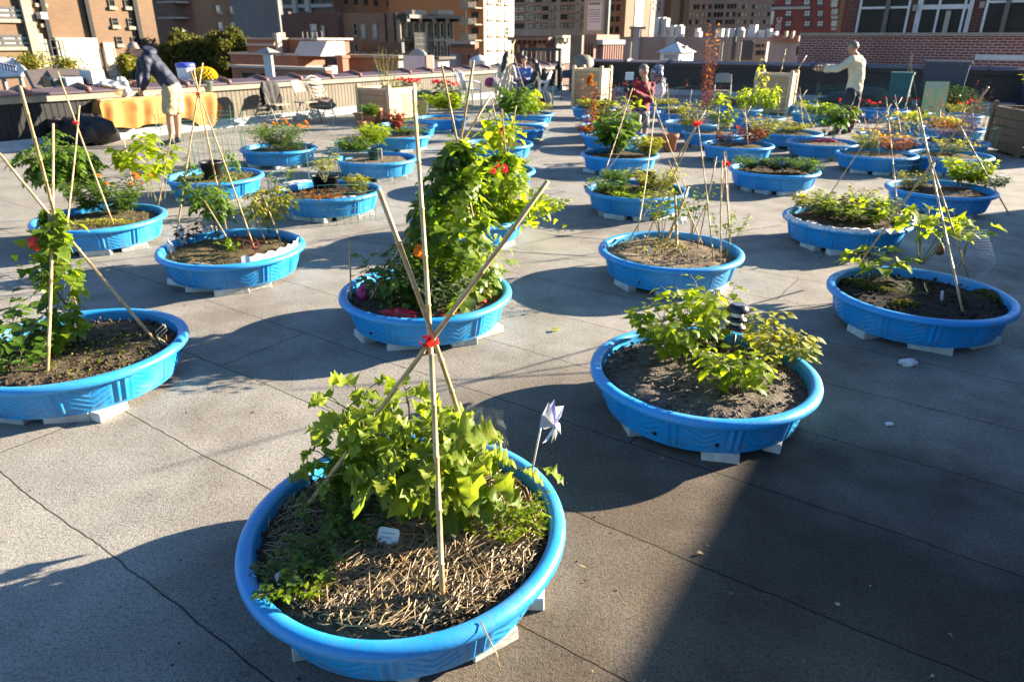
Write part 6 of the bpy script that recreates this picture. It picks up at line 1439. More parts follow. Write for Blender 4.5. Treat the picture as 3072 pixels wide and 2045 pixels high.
# table with the yellow cloth
tA,tB=G(275,420),G(600,395)
tc_=uv(*[ (touv(tA)[0]+touv(tB)[0])/2, 0]); 
U_a,U_b=11.0-2.9,11.0+1.1
Tu=(touv(G(300,424))[0]); 
T0=G(330,424); T1=G(655,385); T0.z=T1.z=0; dT=(T1-T0).normalized(); rzT=math.atan2(dT.y,dT.x); LT=(T1-T0).length
tb=empty('folding_table',(T0+T1)/2+Vector((-.3,.15,0)),rzT); tag(tb,'long folding table under a golden yellow cloth by the left parapet','table'); TC=tb.location.copy()
b=MB(); b.box((0,0,.715),(LT,.72,.03)); b.build('tabletop',M_white,tb)
for sx_ in (-1,1):
    for sy_ in (-1,1): b=MB(); b.tube([(sx_*LT*.42,sy_*.28,0),(sx_*LT*.40,sy_*.28,.70)],.014,8); b.build('leg',M_greyc,tb,True)
m,t,p=newmat('golden_cloth'); t.links.new(mixc(t,ramp(t,tex(t,5,5),.35,.7),(.31,.125,.013),(.40,.18,.028)),p.inputs['Base Color']); p.inputs['Roughness'].default_value=.75
p.inputs['Sheen Weight'].default_value=.2; M_gold=m
b=MB(); NX,NY=80,30; vs=[]
for j in range(NY+1):
    for i in range(NX+1):
        x=(i/NX-.5)*(LT+.5); y=(j/NY-.5)*1.9; ex=max(0,abs(x)-LT/2); ey=max(0,abs(y)-.365); dr=math.hypot(ex,ey)
        fold=(.035*math.sin(x*15+5*noise.noise(Vector((x*1.5,0,1)))+ey*3)+.022*noise.noise(Vector((x*5,ey*4,7))))*min(1,ey/.15)+.04*math.sin(y*13)*min(1,ex/.2)
        drop=dr*(.93); drop*= (1.0+.55*noise.noise(Vector((x*1.6,j*.05,4))))
        xx=max(-LT/2,min(LT/2,x))+ (math.copysign(.03+.10*ex/.3,x) if ex>0 else 0); yy=max(-.365,min(.365,y))+(math.copysign(.02,y)+fold if ey>0 else 0)
        vs.append(Vector((xx,yy,.737-drop+.006*noise.noise(Vector((x*6,y*6,0)))+.005*noise.noise(Vector((x*14,y*14,3))))))
b.add(vs,[(j*(NX+1)+i,j*(NX+1)+i+1,(j+1)*(NX+1)+i+1,(j+1)*(NX+1)+i) for j in range(NY) for i in range(NX)])
o=b.build('tablecloth',M_gold,None,True,TC,rzT); tag(o,'golden yellow cloth draped over the long table with loose corners','tablecloth')
def onT(px_,dz=0,y=0): # point on the table top under a pixel column
    d=ray(px_,300); n=Vector((-dT.y,dT.x,0)); base=TC+n*y; t_=(base-CAM).dot(n)/d.dot(n); q=CAM+d*t_; q.z=.742+dz; return q
# things on the table
jar=empty('drinks_jar',onT(573,0,.05)); tag(jar,'big white drinks jar with a blue lid on the yellow table','jar')
b=MB(); b.lathe([(0,0),(.15,0),(.165,.05),(.19,.48),(.18,.52),(0,.52)],30); b.build('body',solid('milky_plastic',(.66,.66,.68),(.6,.6,.63),3,.3),jar,True)
b=MB(); b.lathe([(.196,.50),(.2,.52),(.2,.57),(.17,.59),(0,.59)],30); b.build('lid',solid('blue_lid',(.05,.08,.5),(.06,.1,.55),5,.4),jar,True)
fp=empty('flower_bucket',onT(628,0,-.1)); tag(fp,'green bucket overflowing with a dome of yellow mums on the table','flower pot')
b=MB(); b.lathe([(0,0),(.10,0),(.125,.22),(.135,.22),(.135,.235),(.12,.235),(.115,.2),(0,.2)],26); b.build('bucket',solid('sage_bucket',(.22,.30,.22),(.25,.33,.25),8,.5),fp,True)
fp.location=onT(628,0,-.28); fp.scale=(.95,.95,.85); jar.scale=(.95,.95,.95)
b=MB(); r=random.Random(8)
for i in range(800):
    d=Vector((r.gauss(0,1),r.gauss(0,1),r.gauss(.2,.8))).normalized(); 
    if d.z<-.35: continue
    leaf(b,Vector((0,0,.36))+Vector((d.x*.22,d.y*.22,d.z*.17))*r.uniform(.5,.95),d+Vector((0,0,-.3)),Vector((0,0,1)),.07,.6,'ovate',.3,.2,r.random()*.7)
b.build('foliage',LF['green'],fp,True)
for i in range(95):
    z=1-1.25*(i+.5)/95; a=i*2.39996; rr=math.sqrt(max(0,1-z*z)); d=Vector((rr*math.cos(a),rr*math.sin(a),z)); q=MB(); flower(q,Vector((0,0,0)),d,.034,r,9,3); q.build('flower',FL['yel'],fp,False,Vector((0,0,.36))+Vector((d.x*.235,d.y*.235,d.z*.2)))
b=MB(); b.lathe([(0,0),(.17,.0),(.2,.03),(.25,.2),(.24,.21),(.19,.04),(0,.03)],28); o=b.build('basket',solid('wicker',(.4,.25,.1),(.28,.17,.07),50,.8),None,True,onT(345,0,-.05)); tag(o,'wide shallow wicker basket at the left end of the table','basket')
crumple('pale clear plastic bag heaped over the wicker basket',0,0,.27,.2,.12,31,name='plastic_bag',mat=solid('hazy_plastic',(.5,.5,.49),(.62,.62,.6),9,.3),z=.1).location=onT(345,.18,-.05)
crumple('pale plastic sleeve standing beside the basket',0,0,.12,.1,.2,32,name='plastic_bag',mat=MATS['hazy_plastic'],z=.1).location=onT(378,.15,-.2)
b=MB(); b.box((0,0,.13),(.28,.22,.26)); b.box((0,-.13,.25),(.27,.12,.006),Matrix.Rotation(-.5,3,'X')); o=b.build('cardboard_box',solid('cardboard',(.42,.28,.15),(.38,.25,.13),12,.9),None,False,onT(412,0,.0),rzT); tag(o,'open brown cardboard box on the table before the stooping man','box')
b=MB(); b.box((0,0,.05),(.3,.2,.1)); o=b.build('cardboard_tray',MATS['cardboard'],None,False,onT(440,0,-.2),rzT+.2); tag(o,'low pale cardboard tray under the hands of the stooping man','box')
b=MB(); b.tube([(-.05,0,.04),(.05,0,.04)],.035,12); o=b.build('tape_roll',M_blk,None,True,onT(420,.0,-.28)); tag(o,'small black and white roll on the table edge','roll')
for k,(x,y,m_,l) in enumerate(((552,-.2,FL['yel'],'yellow gourd, left one beside the drinks jar'),(566,-.22,LF['lime'],'green gourd, middle one beside the drinks jar'),(578,-.2,FL['yel'],'yellow gourd, right one beside the drinks jar'),(618,-.26,FL['or'],'little orange pumpkin before the flower bucket'),(591,-.25,FL['red'],'red apple before the drinks jar'))):
    b=MB(); N=18
    b.lathe([(0,.01),(.03,0),(.05,.02),(.055,.045),(.045,.07),(.015,.078),(0,.07)],N)
    for i,q in enumerate(b.v): a=math.atan2(q.y,q.x); f=1-.07*abs(math.sin(a*4)); b.v[i]=Vector((q.x*f,q.y*f,q.z))
    b.tube([(0,0,.07),(.006,0,.095)],.005,6,.2); o=b.build('gourd',m_,None,True,onT(x,0,y)); tag(o,l,'gourd')
crumple('white paper bag slumped between jar and flowers',0,0,.13,.1,.13,33,name='paper_bag',mat=M_white,z=.1).location=onT(600,.1,.0)
# wooden planter crates
M_cedar=solid('cedar_boards',(.46,.30,.16),(.40,.25,.13),6,.8); M_cedarl=solid('pale_cedar',(.60,.45,.28),(.52,.38,.23),6,.8)
def crate(label,P,rz,w_,d_,h,post=.06,label2=None):
    q=empty('wooden_planter',P,rz); tag(q,label,'planter'); 
    for sx_ in (-1,1):
        for sy_ in (-1,1):
            b=MB(); b.box((sx_*(w_/2),sy_*(d_/2),h/2+.03),(post*1.5,post*1.5,h+.06)); b.box((sx_*w_/2,sy_*d_/2,h+.075),(post*1.1,post*1.1,.03)); b.build('corner_post',M_cedarl,q)
    n=5
    for f,(cx,cy,L,rot) in {'front':(0,-d_/2,w_,0),'back':(0,d_/2,w_,0),'left':(-w_/2,0,d_,1),'right':(w_/2,0,d_,1)}.items():
        b=MB(); L2=L-post*1.5-.004
        for k in range(n):
            hh=(h-.08)/n; z=.05+hh*(k+.5); b.box((cx,cy,z),(L2,.02,hh-.008) if not rot else (.02,L2,hh-.008),None,k%2)
        b.build('side_boards',M_cedar if not rot else M_cedarl,q)
        b=MB(); b.box((cx,cy,h-.02),(L2,.05,.06) if not rot else (.05,L2,.06)); b.build('top_rail',M_cedarl,q)
    b=MB(); b.box((0,0,h-.10),(w_-.05,d_-.05,.04)); b.build('soil',SOILS['brown'],q); return q
c0=G(1128,362); c0=c0+Ua*.42-Va*.0
crate('pale cedar planter crate with a dry shrub by the left parapet',(c0.x,c0.y,0),ROT,.95,.9,.72)
pl=Vector((c0.x,c0.y,.66))
plant('dry_shrub','dry yellow twiggy shrub rising from the cedar crate','shrub',pl,dict(n=12,H=.95,spread=.26,nl=18,L=.055,W=.25,kind='lance',t0=.3,pet=.01,bend=.3,base=.15,tilt=.6,sr=.006,seed=301,droop=-.2),'yel')
plant('dry_shrub','low olive herb at the front of the cedar crate','shrub',pl+Va*.25,dict(n=10,H=.26,spread=.25,nl=10,L=.06,W=.4,kind='lance',t0=.2,pet=.01,bend=.3,base=.1,tilt=.5,sr=.004,seed=302),'yel')
c1=G(1775,290); crate('weathered wooden planter box left of the photographer at the far parapet',(2.25,21.3,0),ROT,.85,.6,1.02)
c2=G(2360,290); crate('pale wooden planter box in front of the far parapet behind thin canes',(6.8,19.3,0),ROT,.85,.6,1.0)
c3=G(3110,492); _a,_b=M_cedar,M_cedarl; M_cedar=solid('stained_boards',(.15,.10,.06),(.12,.08,.045),6,.8); M_cedarl=M_cedar
crate('dark stained wooden planter box cut by the right picture edge',(c3.x+.72,c3.y+1.0,0),rad(-8),1.25,1.1,.74,.05)
M_cedar,M_cedarl=_a,_b
plant('planter_shrub','bright yellow green shrub in the right edge planter','shrub',Vector((c3.x+.75,c3.y+1.2,.7)),dict(n=12,H=.55,spread=.4,nl=16,L=.09,W=.35,kind='lance',t0=.2,pet=.01,bend=.4,base=.15,tilt=.4,sr=.006,seed=303),'lime')
# pots
tpot('long terracotta trough at the foot of the cedar crate',1105,372,.13,.24,ROT,.3); tpot('tall slim terracotta pot beside the cedar crate',1136,374,.10,.36)
herbm('green grassy plant in the terracotta trough',1110,352,311,'green',.25,.16,.08,10)
tpot('terracotta pot beside the dark navy folding chair',1745,285,.28,.42); tpot('broad terracotta bowl behind the brassica pool',1978,440,.22,.18); tpot('tall terracotta pot right of the broad bowl',2008,455,.13,.30); tpot('small terracotta pot behind the coleus pool',1085,385,.1,.14)
M_gtub=solid('dark_green_tub',(.015,.05,.038),(.02,.065,.05),7,.45)
tub('dark green round tub in the wire coil behind the planter crate',G(1262,318),.32,.42,M_gtub,'dark'); tub('weathered ribbed tub in front of the wire coil',G(1260,345),.26,.36,solid('grey_green_tub',(.2,.2,.13),(.26,.25,.17),9,.6),'dark'); tub('dark green trough tub under the geraniums',G(1350,312),.38,.36,M_gtub,'dark')
def bin_(label,P,rz,w_,d_,h,mat,name='bin'):
    q=empty(name,P,rz); tag(q,label,'bin'); b=MB(); b.box((0,0,h/2),(w_*.86,d_*.86,h),None,.5,0,1.16); b.build('body',mat,q); b=MB(); b.box((0,0,h+.03),(w_*1.08,d_*1.08,.06)); b.box((0,-d_*.5,h+.02),(w_*.6,.08,.05)); b.build('lid',mat,q); return q
M_teal=solid('teal_plastic',(.01,.09,.10),(.015,.11,.12),5,.45); M_dblue=solid('dark_blue_plastic',(.012,.022,.05),(.018,.03,.065),5,.35)
bq=G(2735,280); bin_('teal plastic compost bin behind the thin cane tripod',(10.5,20.2,0),ROT,.52,.5,.95,M_teal)
bq=G(2890,300); bin_('tall dark blue wheeled bin leaning against the far parapet',(11.25,19.5,0),ROT,1.0,.75,1.25,M_dblue)
bq=G(3030,330); blob('tarpaulin_heap','dark blue violet tarpaulin heap behind the right edge planter','tarpaulin',(bq.x+.4,bq.y-.5,.5),(.55,.5,.95),solid('violet_tarp',(.02,.018,.03),(.035,.03,.05),4,.5),14,.2)
bq=G(2860,330); q=empty('dark_shrub',(10.9,18.3,.08)); tag(q,'dark glinting shrub under wire in front of the blue bin','shrub'); b=MB(); r=random.Random(9)
for i in range(2200):
    d=Vector((r.gauss(0,1),r.gauss(0,1),abs(r.gauss(0,1)))).normalized(); leaf(b,Vector((d.x*.85,d.y*.6,d.z*.72))*r.uniform(.55,1.0),Vector((r.gauss(0,1),r.gauss(0,1),.3)),Vector((0,0,1)),.09,.5,'ovate',.3,.3,r.random())
b.build('foliage',LF['deep'],q,True); b=MB(); b.tube([(0,0,-.1),(0,0,.5)],.03,7); b.build('stem',M_stem,q)
blob('flower_heap','dark low heap of wire and foliage behind the man in cream','shrub',Vector((10.0,21.2,.2)),(1.3,.35,.34),solid('dark_foliage',(.02,.03,.02),(.07,.08,.06),60,.7),15,.3)
# compost sign
sg=empty('compost_sign',(0,0,0)); 
y0=16.6; c_=[Yp(2763,332,y0),Yp(2832,344,y0),Yp(2850,245,y0+.35),Yp(2779,245,y0+.35)]; o0=c_[0].copy(); sg.location=o0; tag(sg,'leaning pale green board sign with white COMPOST lettering','sign')
b=MB(); n=(c_[1]-c_[0]).cross(c_[3]-c_[0]).normalized(); q=[k-o0 for k in c_]; b.add(q+[k-n*.02 for k in q],[(0,1,2,3),(7,6,5,4),(0,4,5,1),(1,5,6,2),(2,6,7,3),(3,7,4,0)]); b.build('board',solid('pale_green_board',(.36,.42,.18),(.32,.38,.16),5,.6),sg)
fc=bpy.data.curves.new('lettering','FONT'); fc.body='COMPOST'; fc.size=1; fc.extrude=.01; fo=bpy.data.objects.new('lettering',fc); COL.objects.link(fo); bpy.context.view_layer.update(); me=bpy.data.meshes.new_from_object(fo.evaluated_get(bpy.context.evaluated_depsgraph_get())); bpy.data.objects.remove(fo)
xs=[v.co.x for v in me.vertices]; ys=[v.co.y for v in me.vertices]; X=(q[2]-q[3]); Y=(q[3]-q[0])
for v in me.vertices:
    s=(v.co.x-min(xs))/(max(xs)-min(xs)); t_=(v.co.y-min(ys))/(max(ys)-min(ys)); v.co=q[0]+Y*(.76+.17*t_)+X*(.1+.8*s)+n*(.004+.004*(v.co.z>0))
me.materials.append(M_white); link('lettering',me,sg)
b=MB(); b.bar(q[0]+Y*.1,q[0]+Y*.1-Vector((0,0,.25)),.04); b.bar(q[1]+Y*.1,q[1]+Y*.1-Vector((0,0,.25)),.04); b.build('post',M_cedar,sg)
# thin cane tripods at the far right
tripod('thin pale cane tripod in front of the teal bin',(2733,182),[(2698,300,2740,165),(2727,308,2738,155),(2751,300,2730,168)],.012,0,None,.2)
stake('tall thin pole, left of two crossing above the wooden crate',2322,318,2358,146,.012,.2); stake('tall thin pole, right of two crossing above the wooden crate',2326,312,2420,166,.012,.2); stake('plain wooden post behind the dark glinting shrub',2966,300,2968,165,.025,.0,0,M_cedar,'wooden_post')
tripod('cane wigwam in front of the seated woman',(1536,152),[(1468,352,1545,120),(1512,352,1548,128),(1590,330,1530,140),(1500,345,1542,125)],.011,0,None,.15)
# white plastic garden chairs
def garden_chair(label,P,rz):
    q=empty('garden_chair',P,rz); tag(q,label,'chair','white plastic garden chairs')
    b=MB(); b.box((0,-.02,.43),(.46,.44,.03)); b.build('seat',M_wplastic,q)
    b=MB(); N=8
    for k in range(N):
        x=-.2+.4*(k+.5)/N; b.bar((x,.20,.44),(x*1.15,.36,.92-.1*abs(x)*2),.034,.014)
    b.tube([(-.23,.2,.44),(-.255,.33,.84),(-.17,.375,.93),(0,.385,.96),(.17,.375,.93),(.255,.33,.84),(.23,.2,.44)],.022,8); b.build('backrest',M_wplastic,q,True)
    for s in (-1,1):
        b=MB(); b.tube([(s*.26,-.25,0),(s*.245,-.22,.42),(s*.25,-.22,.62),(s*.26,-.1,.66),(s*.26,.28,.68)],.024,8); b.build('armrest_leg',M_wplastic,q,True)
        b=MB(); b.tube([(s*.25,.34,0),(s*.23,.2,.44)],.022,8); b.build('leg',M_wplastic,q,True)
    return q
garden_chair('white plastic garden chair at the left end of the seated group',G(1418,318)+Vector((-.1,.2,0)),facing(.8,.5)); garden_chair('white plastic garden chair under the woman in black',G(1612,322)+Vector((0,.1,0)),facing(-1,.2)); garden_chair('white plastic garden chair under the woman in the grey cardigan',G(1518,325)+Vector((0,.0,0)),facing(.25,1))
M_check=solid('dark_checked_cloth',(.02,.02,.025),(.10,.10,.11),40,.8)
tb2=empty('picnic_table',G(1560,318)+Vector((0,.3,0)),.1); tag(tb2,'small table with a dark checked cloth among the seated women','table')
b=MB(); b.box((0,0,.72),(1.0,.7,.03)); b.build('tabletop',M_check,tb2); b=MB(); b.box((0,-.36,.5),(1.02,.01,.42)); b.box((-.51,0,.5),(.01,.7,.42)); b.box((.51,0,.5),(.01,.7,.42)); b.build('cloth_skirt',M_check,tb2)
for sx_ in (-1,1):
    for sy_ in (-1,1): b=MB(); b.tube([(sx_*.44,sy_*.3,0),(sx_*.44,sy_*.3,.71)],.016,7); b.build('leg',M_greyc,tb2)
blob('handbag','red and purple patterned handbag on the garden chair arm','bag',Yp(1478,248,G(1418,318).y+.3),(.24,.15,.15),solid('red_purple_print',(.35,.03,.08),(.05,.03,.10),30,.7),16,.2)
blob('red_bouquet','small red bouquet on the checked table','flowers',tb2.location+Vector((.42,-.25,.80)),(.1,.09,.1),FL['red'],17,.3)
# ------------------------------------------------------------------ people
M_skin=solid('skin_light',(.52,.28,.18),(.48,.25,.16),18,.5); M_skin2=solid('skin_tan',(.40,.21,.13),(.36,.18,.11),18,.5)
def hand(b,w_,d,side,mi=0,s=1.0,curl=.35):
    """palm and five bent fingers from wrist w_ along d; side points to the thumb"""
    d=d.normalized(); side=(side-d*side.dot(d)).normalized(); n=d.cross(side)
    b.ell(w_+d*.045*s,(.038*s,.022*s,.05*s),Matrix((side,n,d)).transposed(),10,8,.5,mi)
    for k,(o,L) in enumerate(((.028,.068),(.010,.078),(-.009,.072),(-.027,.056))):
        p0=w_+d*.08*s+side*o*s; p1=p0+d*L*.5*s-n*curl*.02*s; p2=p1+(d*(1-curl)-n*curl).normalized()*L*.5*s
        b.tube([p0,p1,p2],[.0095*s,.0088*s,.0065*s],6,.5,mi)
    p0=w_+d*.03*s+side*.03*s; b.tube([p0,p0+(side*.8+d*.5)*.035*s,p0+(side*.5+d*1.1-n*.3)*.055*s],[.012*s,.0105*s,.008*s],6,.5,mi)
def head(b,c,fwd,up,s=1.0,mi=0):
    fwd=fwd.normalized(); rt=fwd.cross(up).normalized(); up=rt.cross(fwd); M=Matrix((rt,fwd,up)).transposed()
    b.ell(c+up*.02*s,(.074*s,.092*s,.108*s),M,20,14,.5,mi); b.ell(c-up*.055*s+fwd*.022*s,(.056*s,.066*s,.062*s),M,16,10,.5,mi)
    b.ell(c+fwd*.098*s-up*.018*s,(.013*s,.02*s,.024*s),M,8,6,.5,mi); b.tube([c+fwd*.088*s+up*.02*s,c+fwd*.104*s-up*.02*s],[.008*s,.013*s],6,.5,mi)
    b.ell(c+fwd*.080*s-up*.062*s,(.026*s,.012*s,.008*s),M,8,5,.5,mi)
    for sg in (-1,1): b.ell(c+rt*sg*.077*s-up*.005*s-fwd*.005*s,(.01*s,.02*s,.032*s),M,8,6,.5,mi)
    return M,rt,fwd,up
def eyes(parent,c,M,off,s=1.0):
    rt,fwd,up=[M.col[i] for i in range(3)]
    for sg in (-1,1):
        b=MB(); b.ell((0,0,0),(.011*s,.007*s,.006*s),M,8,6); b.build('eye',M_ink,parent,True,c+rt*sg*.032*s+fwd*.083*s+up*.012*s-off)
def hair(parent,c,M,off,mat,s=1.0,cut=.0,back=1.0,name='hair',top=1.06):
    b=MB(); b.ell((0,0,0),(.083*s*top,.099*s*top,.113*s*top),None,24,16); r=random.Random(3)
    keep=[]; vs=b.v; fs=[]
    for f in b.f:
        cc=sum((vs[i] for i in f),Vector())/len(f)
        if cc.z>cut*s-.35*max(0,-cc.y)*back and not(cc.y>.045*s and cc.z<.06*s): fs.append(f)
    b.f=fs; b.a=[.5]*len(fs); b.m=[0]*len(fs)
    b.v=[M@(v*(1+.05*noise.noise(v*40))+Vector((0,-.004*s,.022*s))) for v in vs]
    o=b.build(name,mat,parent,True,c-off); sm=o.modifiers.new('thick','SOLIDIFY'); sm.thickness=.008; return o
def etube(b,pts,rx,ry,side,n=16):
    """elliptical loft: rx along side, ry across"""
    N=len(pts); vs=[]
    for i,p in enumerate(pts):
        d=(pts[min(i+1,N-1)]-pts[max(i-1,0)]).normalized(); x=(side-d*side.dot(d)).normalized(); y=d.cross(x)
        for k in range(n): a=2*pi*k/n; vs.append(p+x*rx[i]*math.cos(a)+y*ry[i]*math.sin(a))
    fs=[(i*n+k,i*n+(k+1)%n,(i+1)*n+(k+1)%n,(i+1)*n+k) for i in range(N-1) for k in range(n)]
    fs+=[tuple(range(n-1,-1,-1)),tuple((N-1)*n+k for k in range(n))]; b.add(vs,fs)
def limb(b,pts,rs):
    b.tube(pts,rs,12)
    for p,r_ in zip(pts,rs): b.ell(p,(r_,r_,r_),None,10,7)
def melt(b,vox,sm,name,mat,parent,wr=0,wsc=11,seed=0,extra=None):
    """fuse overlapping volumes into one continuous skin"""
    me=bpy.data.meshes.new('tmp'); me.from_pydata([tuple(v) for v in b.v],[],b.f); bm=bmesh.new(); bm.from_mesh(me); bmesh.ops.recalc_face_normals(bm,faces=bm.faces[:]); bm.to_mesh(me); bm.free()
    o=bpy.data.objects.new('tmp',me); COL.objects.link(o); m1=o.modifiers.new('r','REMESH'); m1.mode='VOXEL'; m1.voxel_size=vox; m2=o.modifiers.new('s','SMOOTH'); m2.factor=.5; m2.iterations=sm
    bpy.context.view_layer.update(); out=bpy.data.meshes.new_from_object(o.evaluated_get(bpy.context.evaluated_depsgraph_get())); bpy.data.objects.remove(o)
    c=MB(); vv=[v.co.copy() for v in out.vertices]; nn=[v.normal.copy() for v in out.vertices]
    if wr:
        for i,v in enumerate(vv):
            k=1-abs(noise.noise(Vector((v.x*wsc,v.y*wsc,v.z*wsc*.7+seed))))*2.6; k2=noise.noise(v*wsc*2.3+Vector((seed,0,0)))
            vv[i]=v+nn[i]*wr*(k*.8+k2*.5)
    c.add(vv,[tuple(p.vertices) for p in out.polygons])
    if extra: c.add(extra.v,extra.f)
    return c.build(name,mat,parent,True)
def person(label,J,top,bottom,shoe,skin,hairm,fwd,headup=Vector((0,0,1)),hcut=.02,hback=1.0,hs=1.0,slim=1.0,shorts=False,topname='shirt'):
    off=Vector((J['pelvis'].x,J['pelvis'].y,0)); root=empty('person',off); tag(root,label,'person')
    J={k:v-off for k,v in J.items()}; hb=J['head']-headup.normalized()*.07; side=(J['shr']-J['shl']).normalized(); hside=(J['hipr']-J['hipl']).normalized(); q=slim
    w=lambda k:J[k]
    b=MB(); etube(b,[w('pelvis')-Vector((0,0,.06)),w('pelvis'),w('spine'),w('chest')],[.13*q,.15*q,.13*q,.15*q],[.09*q,.105*q,.095*q,.11*q],side)
    limb(b,[w('neck'),hb],[.052*q,.05*q]); limb(b,[w('chest'),w('neck')],[.08*q,.055*q])
    for sf in 'lr':
        limb(b,[w('chest')+(w('sh'+sf)-w('chest'))*.4,w('sh'+sf),w('el'+sf),w('wr'+sf)],[.07*q,.055*q,.04*q,.027*q])
        limb(b,[w('pelvis'),w('hip'+sf),w('kn'+sf),w('kn'+sf)+(w('an'+sf)-w('kn'+sf))*.3,w('an'+sf)],[.09*q,.085*q,.055*q,.056*q,.036*q]); limb(b,[w('an'+sf),w('to'+sf)],[.036,.032])
    M,rt,fw,up=head(b,J['head'],fwd,headup,hs)
    ex=MB()
    for sf,sg in (('l',-1),('r',1)): hand(ex,w('wr'+sf),w('wr'+sf)-w('el'+sf),rt*(-sg)+Vector((0,0,.5)))
    melt(b,.0125,3,'body',skin,root,0,extra=ex); eyes(root,J['head'],M,Vector((0,0,0)),hs)
    if hairm: hair(root,J['head'],M,Vector((0,0,0)),hairm,hs,hcut,hback)
    b=MB(); n_=w('neck')+(w('chest')-w('neck'))*.25
    hem=w('pelvis')+(w('pelvis')-w('spine')).normalized()*.04
    etube(b,[hem,w('pelvis'),w('spine'),w('chest'),n_],[.185*q,.178*q,.168*q,.19*q,.10*q],[.145*q,.138*q,.132*q,.14*q,.08*q],side)
    for sf in 'lr':
        wr_=w('wr'+sf)-(w('wr'+sf)-w('el'+sf)).normalized()*(.02 if top[1] else .09)
        limb(b,[w('chest')+(w('sh'+sf)-w('chest'))*.35,w('sh'+sf),w('sh'+sf)+(w('el'+sf)-w('sh'+sf))*.5,w('el'+sf),wr_],[.095*q,.078*q,.068*q,.058*q,.046*q])
    melt(b,.018,4,topname,top[0],root,.010,8.5,len(label))
    b=MB(); etube(b,[w('pelvis')+(w('spine')-w('pelvis')).normalized()*.06,w('pelvis'),w('pelvis')-Vector((0,0,.09))],[.16*q,.168*q,.15*q],[.12*q,.132*q,.12*q],hside)
    for sf in 'lr':
        if shorts:
            k=w('kn'+sf)+(w('hip'+sf)-w('kn'+sf))*.06; limb(b,[w('hip'+sf),w('hip'+sf)+(k-w('hip'+sf))*.5],[.115*q,.108*q]); b.tube([w('hip'+sf)+(k-w('hip'+sf))*.5,k],[.108*q,.104*q],14)
        else: limb(b,[w('hip'+sf),w('kn'+sf),w('an'+sf)],[.108*q,.078*q,.062*q])
    melt(b,.018,4,'shorts' if shorts else 'trousers',bottom,root,.011,11,len(label)+3)
    for sf in 'lr':
        b=MB(); limb(b,[w('an'+sf)+Vector((0,0,.01)),w('an'+sf)-Vector((0,0,.03)),w('to'+sf)],[.05,.052,.045]); melt(b,.014,2,'shoe',shoe,root)
    return root,off,M
V3=lambda *a: Vector(a)
M_shoe=solid('dark_shoe',(.02,.03,.028),(.03,.04,.038),12)
# 1 stooping man in navy
yb=13.1
def Y1(x,y,dy=0): return Yp(x,y,yb+dy)
J=dict(head=Y1(404,150,-.02),neck=Y1(428,158),chest=Y1(446,178),spine=Y1(484,220),pelvis=Y1(512,256),shl=Y1(428,176,.22),shr=Y1(436,184,-.2),ell=Y1(418,230,.2),elr=Y1(440,236,-.24),wrl=Y1(420,262,.1),wrr=Y1(428,266,-.16),hipl=Y1(524,270,.12),hipr=Y1(508,274,-.1),knl=Y1(531,342,.12),knr=Y1(508,346,-.12),anl=Y1(534,414,.12),anr=Y1(516,424,-.12))
J['tol']=J['anl']+V3(-.14,.02,-.04); J['tor']=J['anr']+V3(-.15,-.04,-.04); J['nk']=J['neck']
for k in ('tol','tor'): J[k].z=.04
J['anl'].z=.09; J['anr'].z=.09
M_navyc=solid('navy_jacket',(.007,.011,.030),(.012,.017,.042),7,.65,.25,.01); M_khaki=solid('khaki_shorts',(.42,.33,.19),(.36,.28,.16),9,.8)
root,off,M=person('man in a navy hooded jacket and khaki shorts stooping over the table',J,(M_navyc,1),M_khaki,M_shoe,M_skin,None,V3(-.9,.15,-.55),V3(-.35,0,.9),slim=1.12,shorts=True,topname='jacket')
b=MB(); c=J['head']; 
def cap(parent,c,M,off,mat,s=1.0):
    b=MB(); b.ell((0,0,0),(.088*s,.106*s,.10*s),None,22,14); fs=[f for f in b.f if sum(b.v[i].z for i in f)/4>.02*s]; b.f=fs;b.a=[.5]*len(fs);b.m=[0]*len(fs)
    o=len(b.v); P=[V3(.085*math.sin(a)*s,(.085*math.cos(a)+.0)*s,.022*s) for a in (-1.1,-.6,0,.6,1.1)]; Q=[V3(.075*math.sin(a)*s,(.17*math.cos(a*.6))*s,.008*s) for a in (-1.1,-.6,0,.6,1.1)]
    b.add(P+Q,[(i,i+1,i+6,i+5) for i in range(4)]); b.v=[M@(v+V3(0,-.002,.03*s)) for v in b.v]
    q=b.build('cap',mat,parent,True,c-off); sm=q.modifiers.new('thick','SOLIDIFY'); sm.thickness=.006
cap(root,c,M,off,solid('grey_cap',(.16,.15,.16),(.2,.19,.2),20,.8))
b=MB(); q=Y1(449,150); b.ell((0,0,0),(.10,.12,.06),Matrix.Rotation(.5,3,'Y'),22,16); b.v=[v*(1+.5*noise.noise(v*11)) for v in b.v]; b.build('hood',M_navyc,root,True,q-off+V3(0,0,-.01))
# 2 photographer in red
yb=14.0
J=dict(head=Y1(1932,216),neck=Y1(1936,240),chest=Y1(1928,262),spine=Y1(1924,296),pelvis=Y1(1922,326),shl=Y1(1906,254,-.05),shr=Y1(1955,258,.06),ell=Y1(1892,290,-.12),elr=Y1(1950,300,-.14),wrl=Y1(1888,268,-.30),wrr=Y1(1902,276,-.30),hipl=Y1(1914,334,-.04),hipr=Y1(1932,334,.06),knl=Y1(1914,374,-.16),knr=Y1(1936,374,-.1))
J['anl']=J['knl']+V3(0,.14,0); J['anr']=J['knr']+V3(.02,.14,0); J['anl'].z=J['anr'].z=.09
J['tol']=J['anl']+V3(-.06,-.14,-.05); J['tor']=J['anr']+V3(-.04,-.15,-.05); J['nk']=J['neck']
M_redc=solid('crimson_shirt',(.22,.012,.025),(.17,.01,.02),8,.8,.3,.01); M_greytr=solid('grey_trousers',(.22,.21,.21),(.17,.165,.165),9,.85)
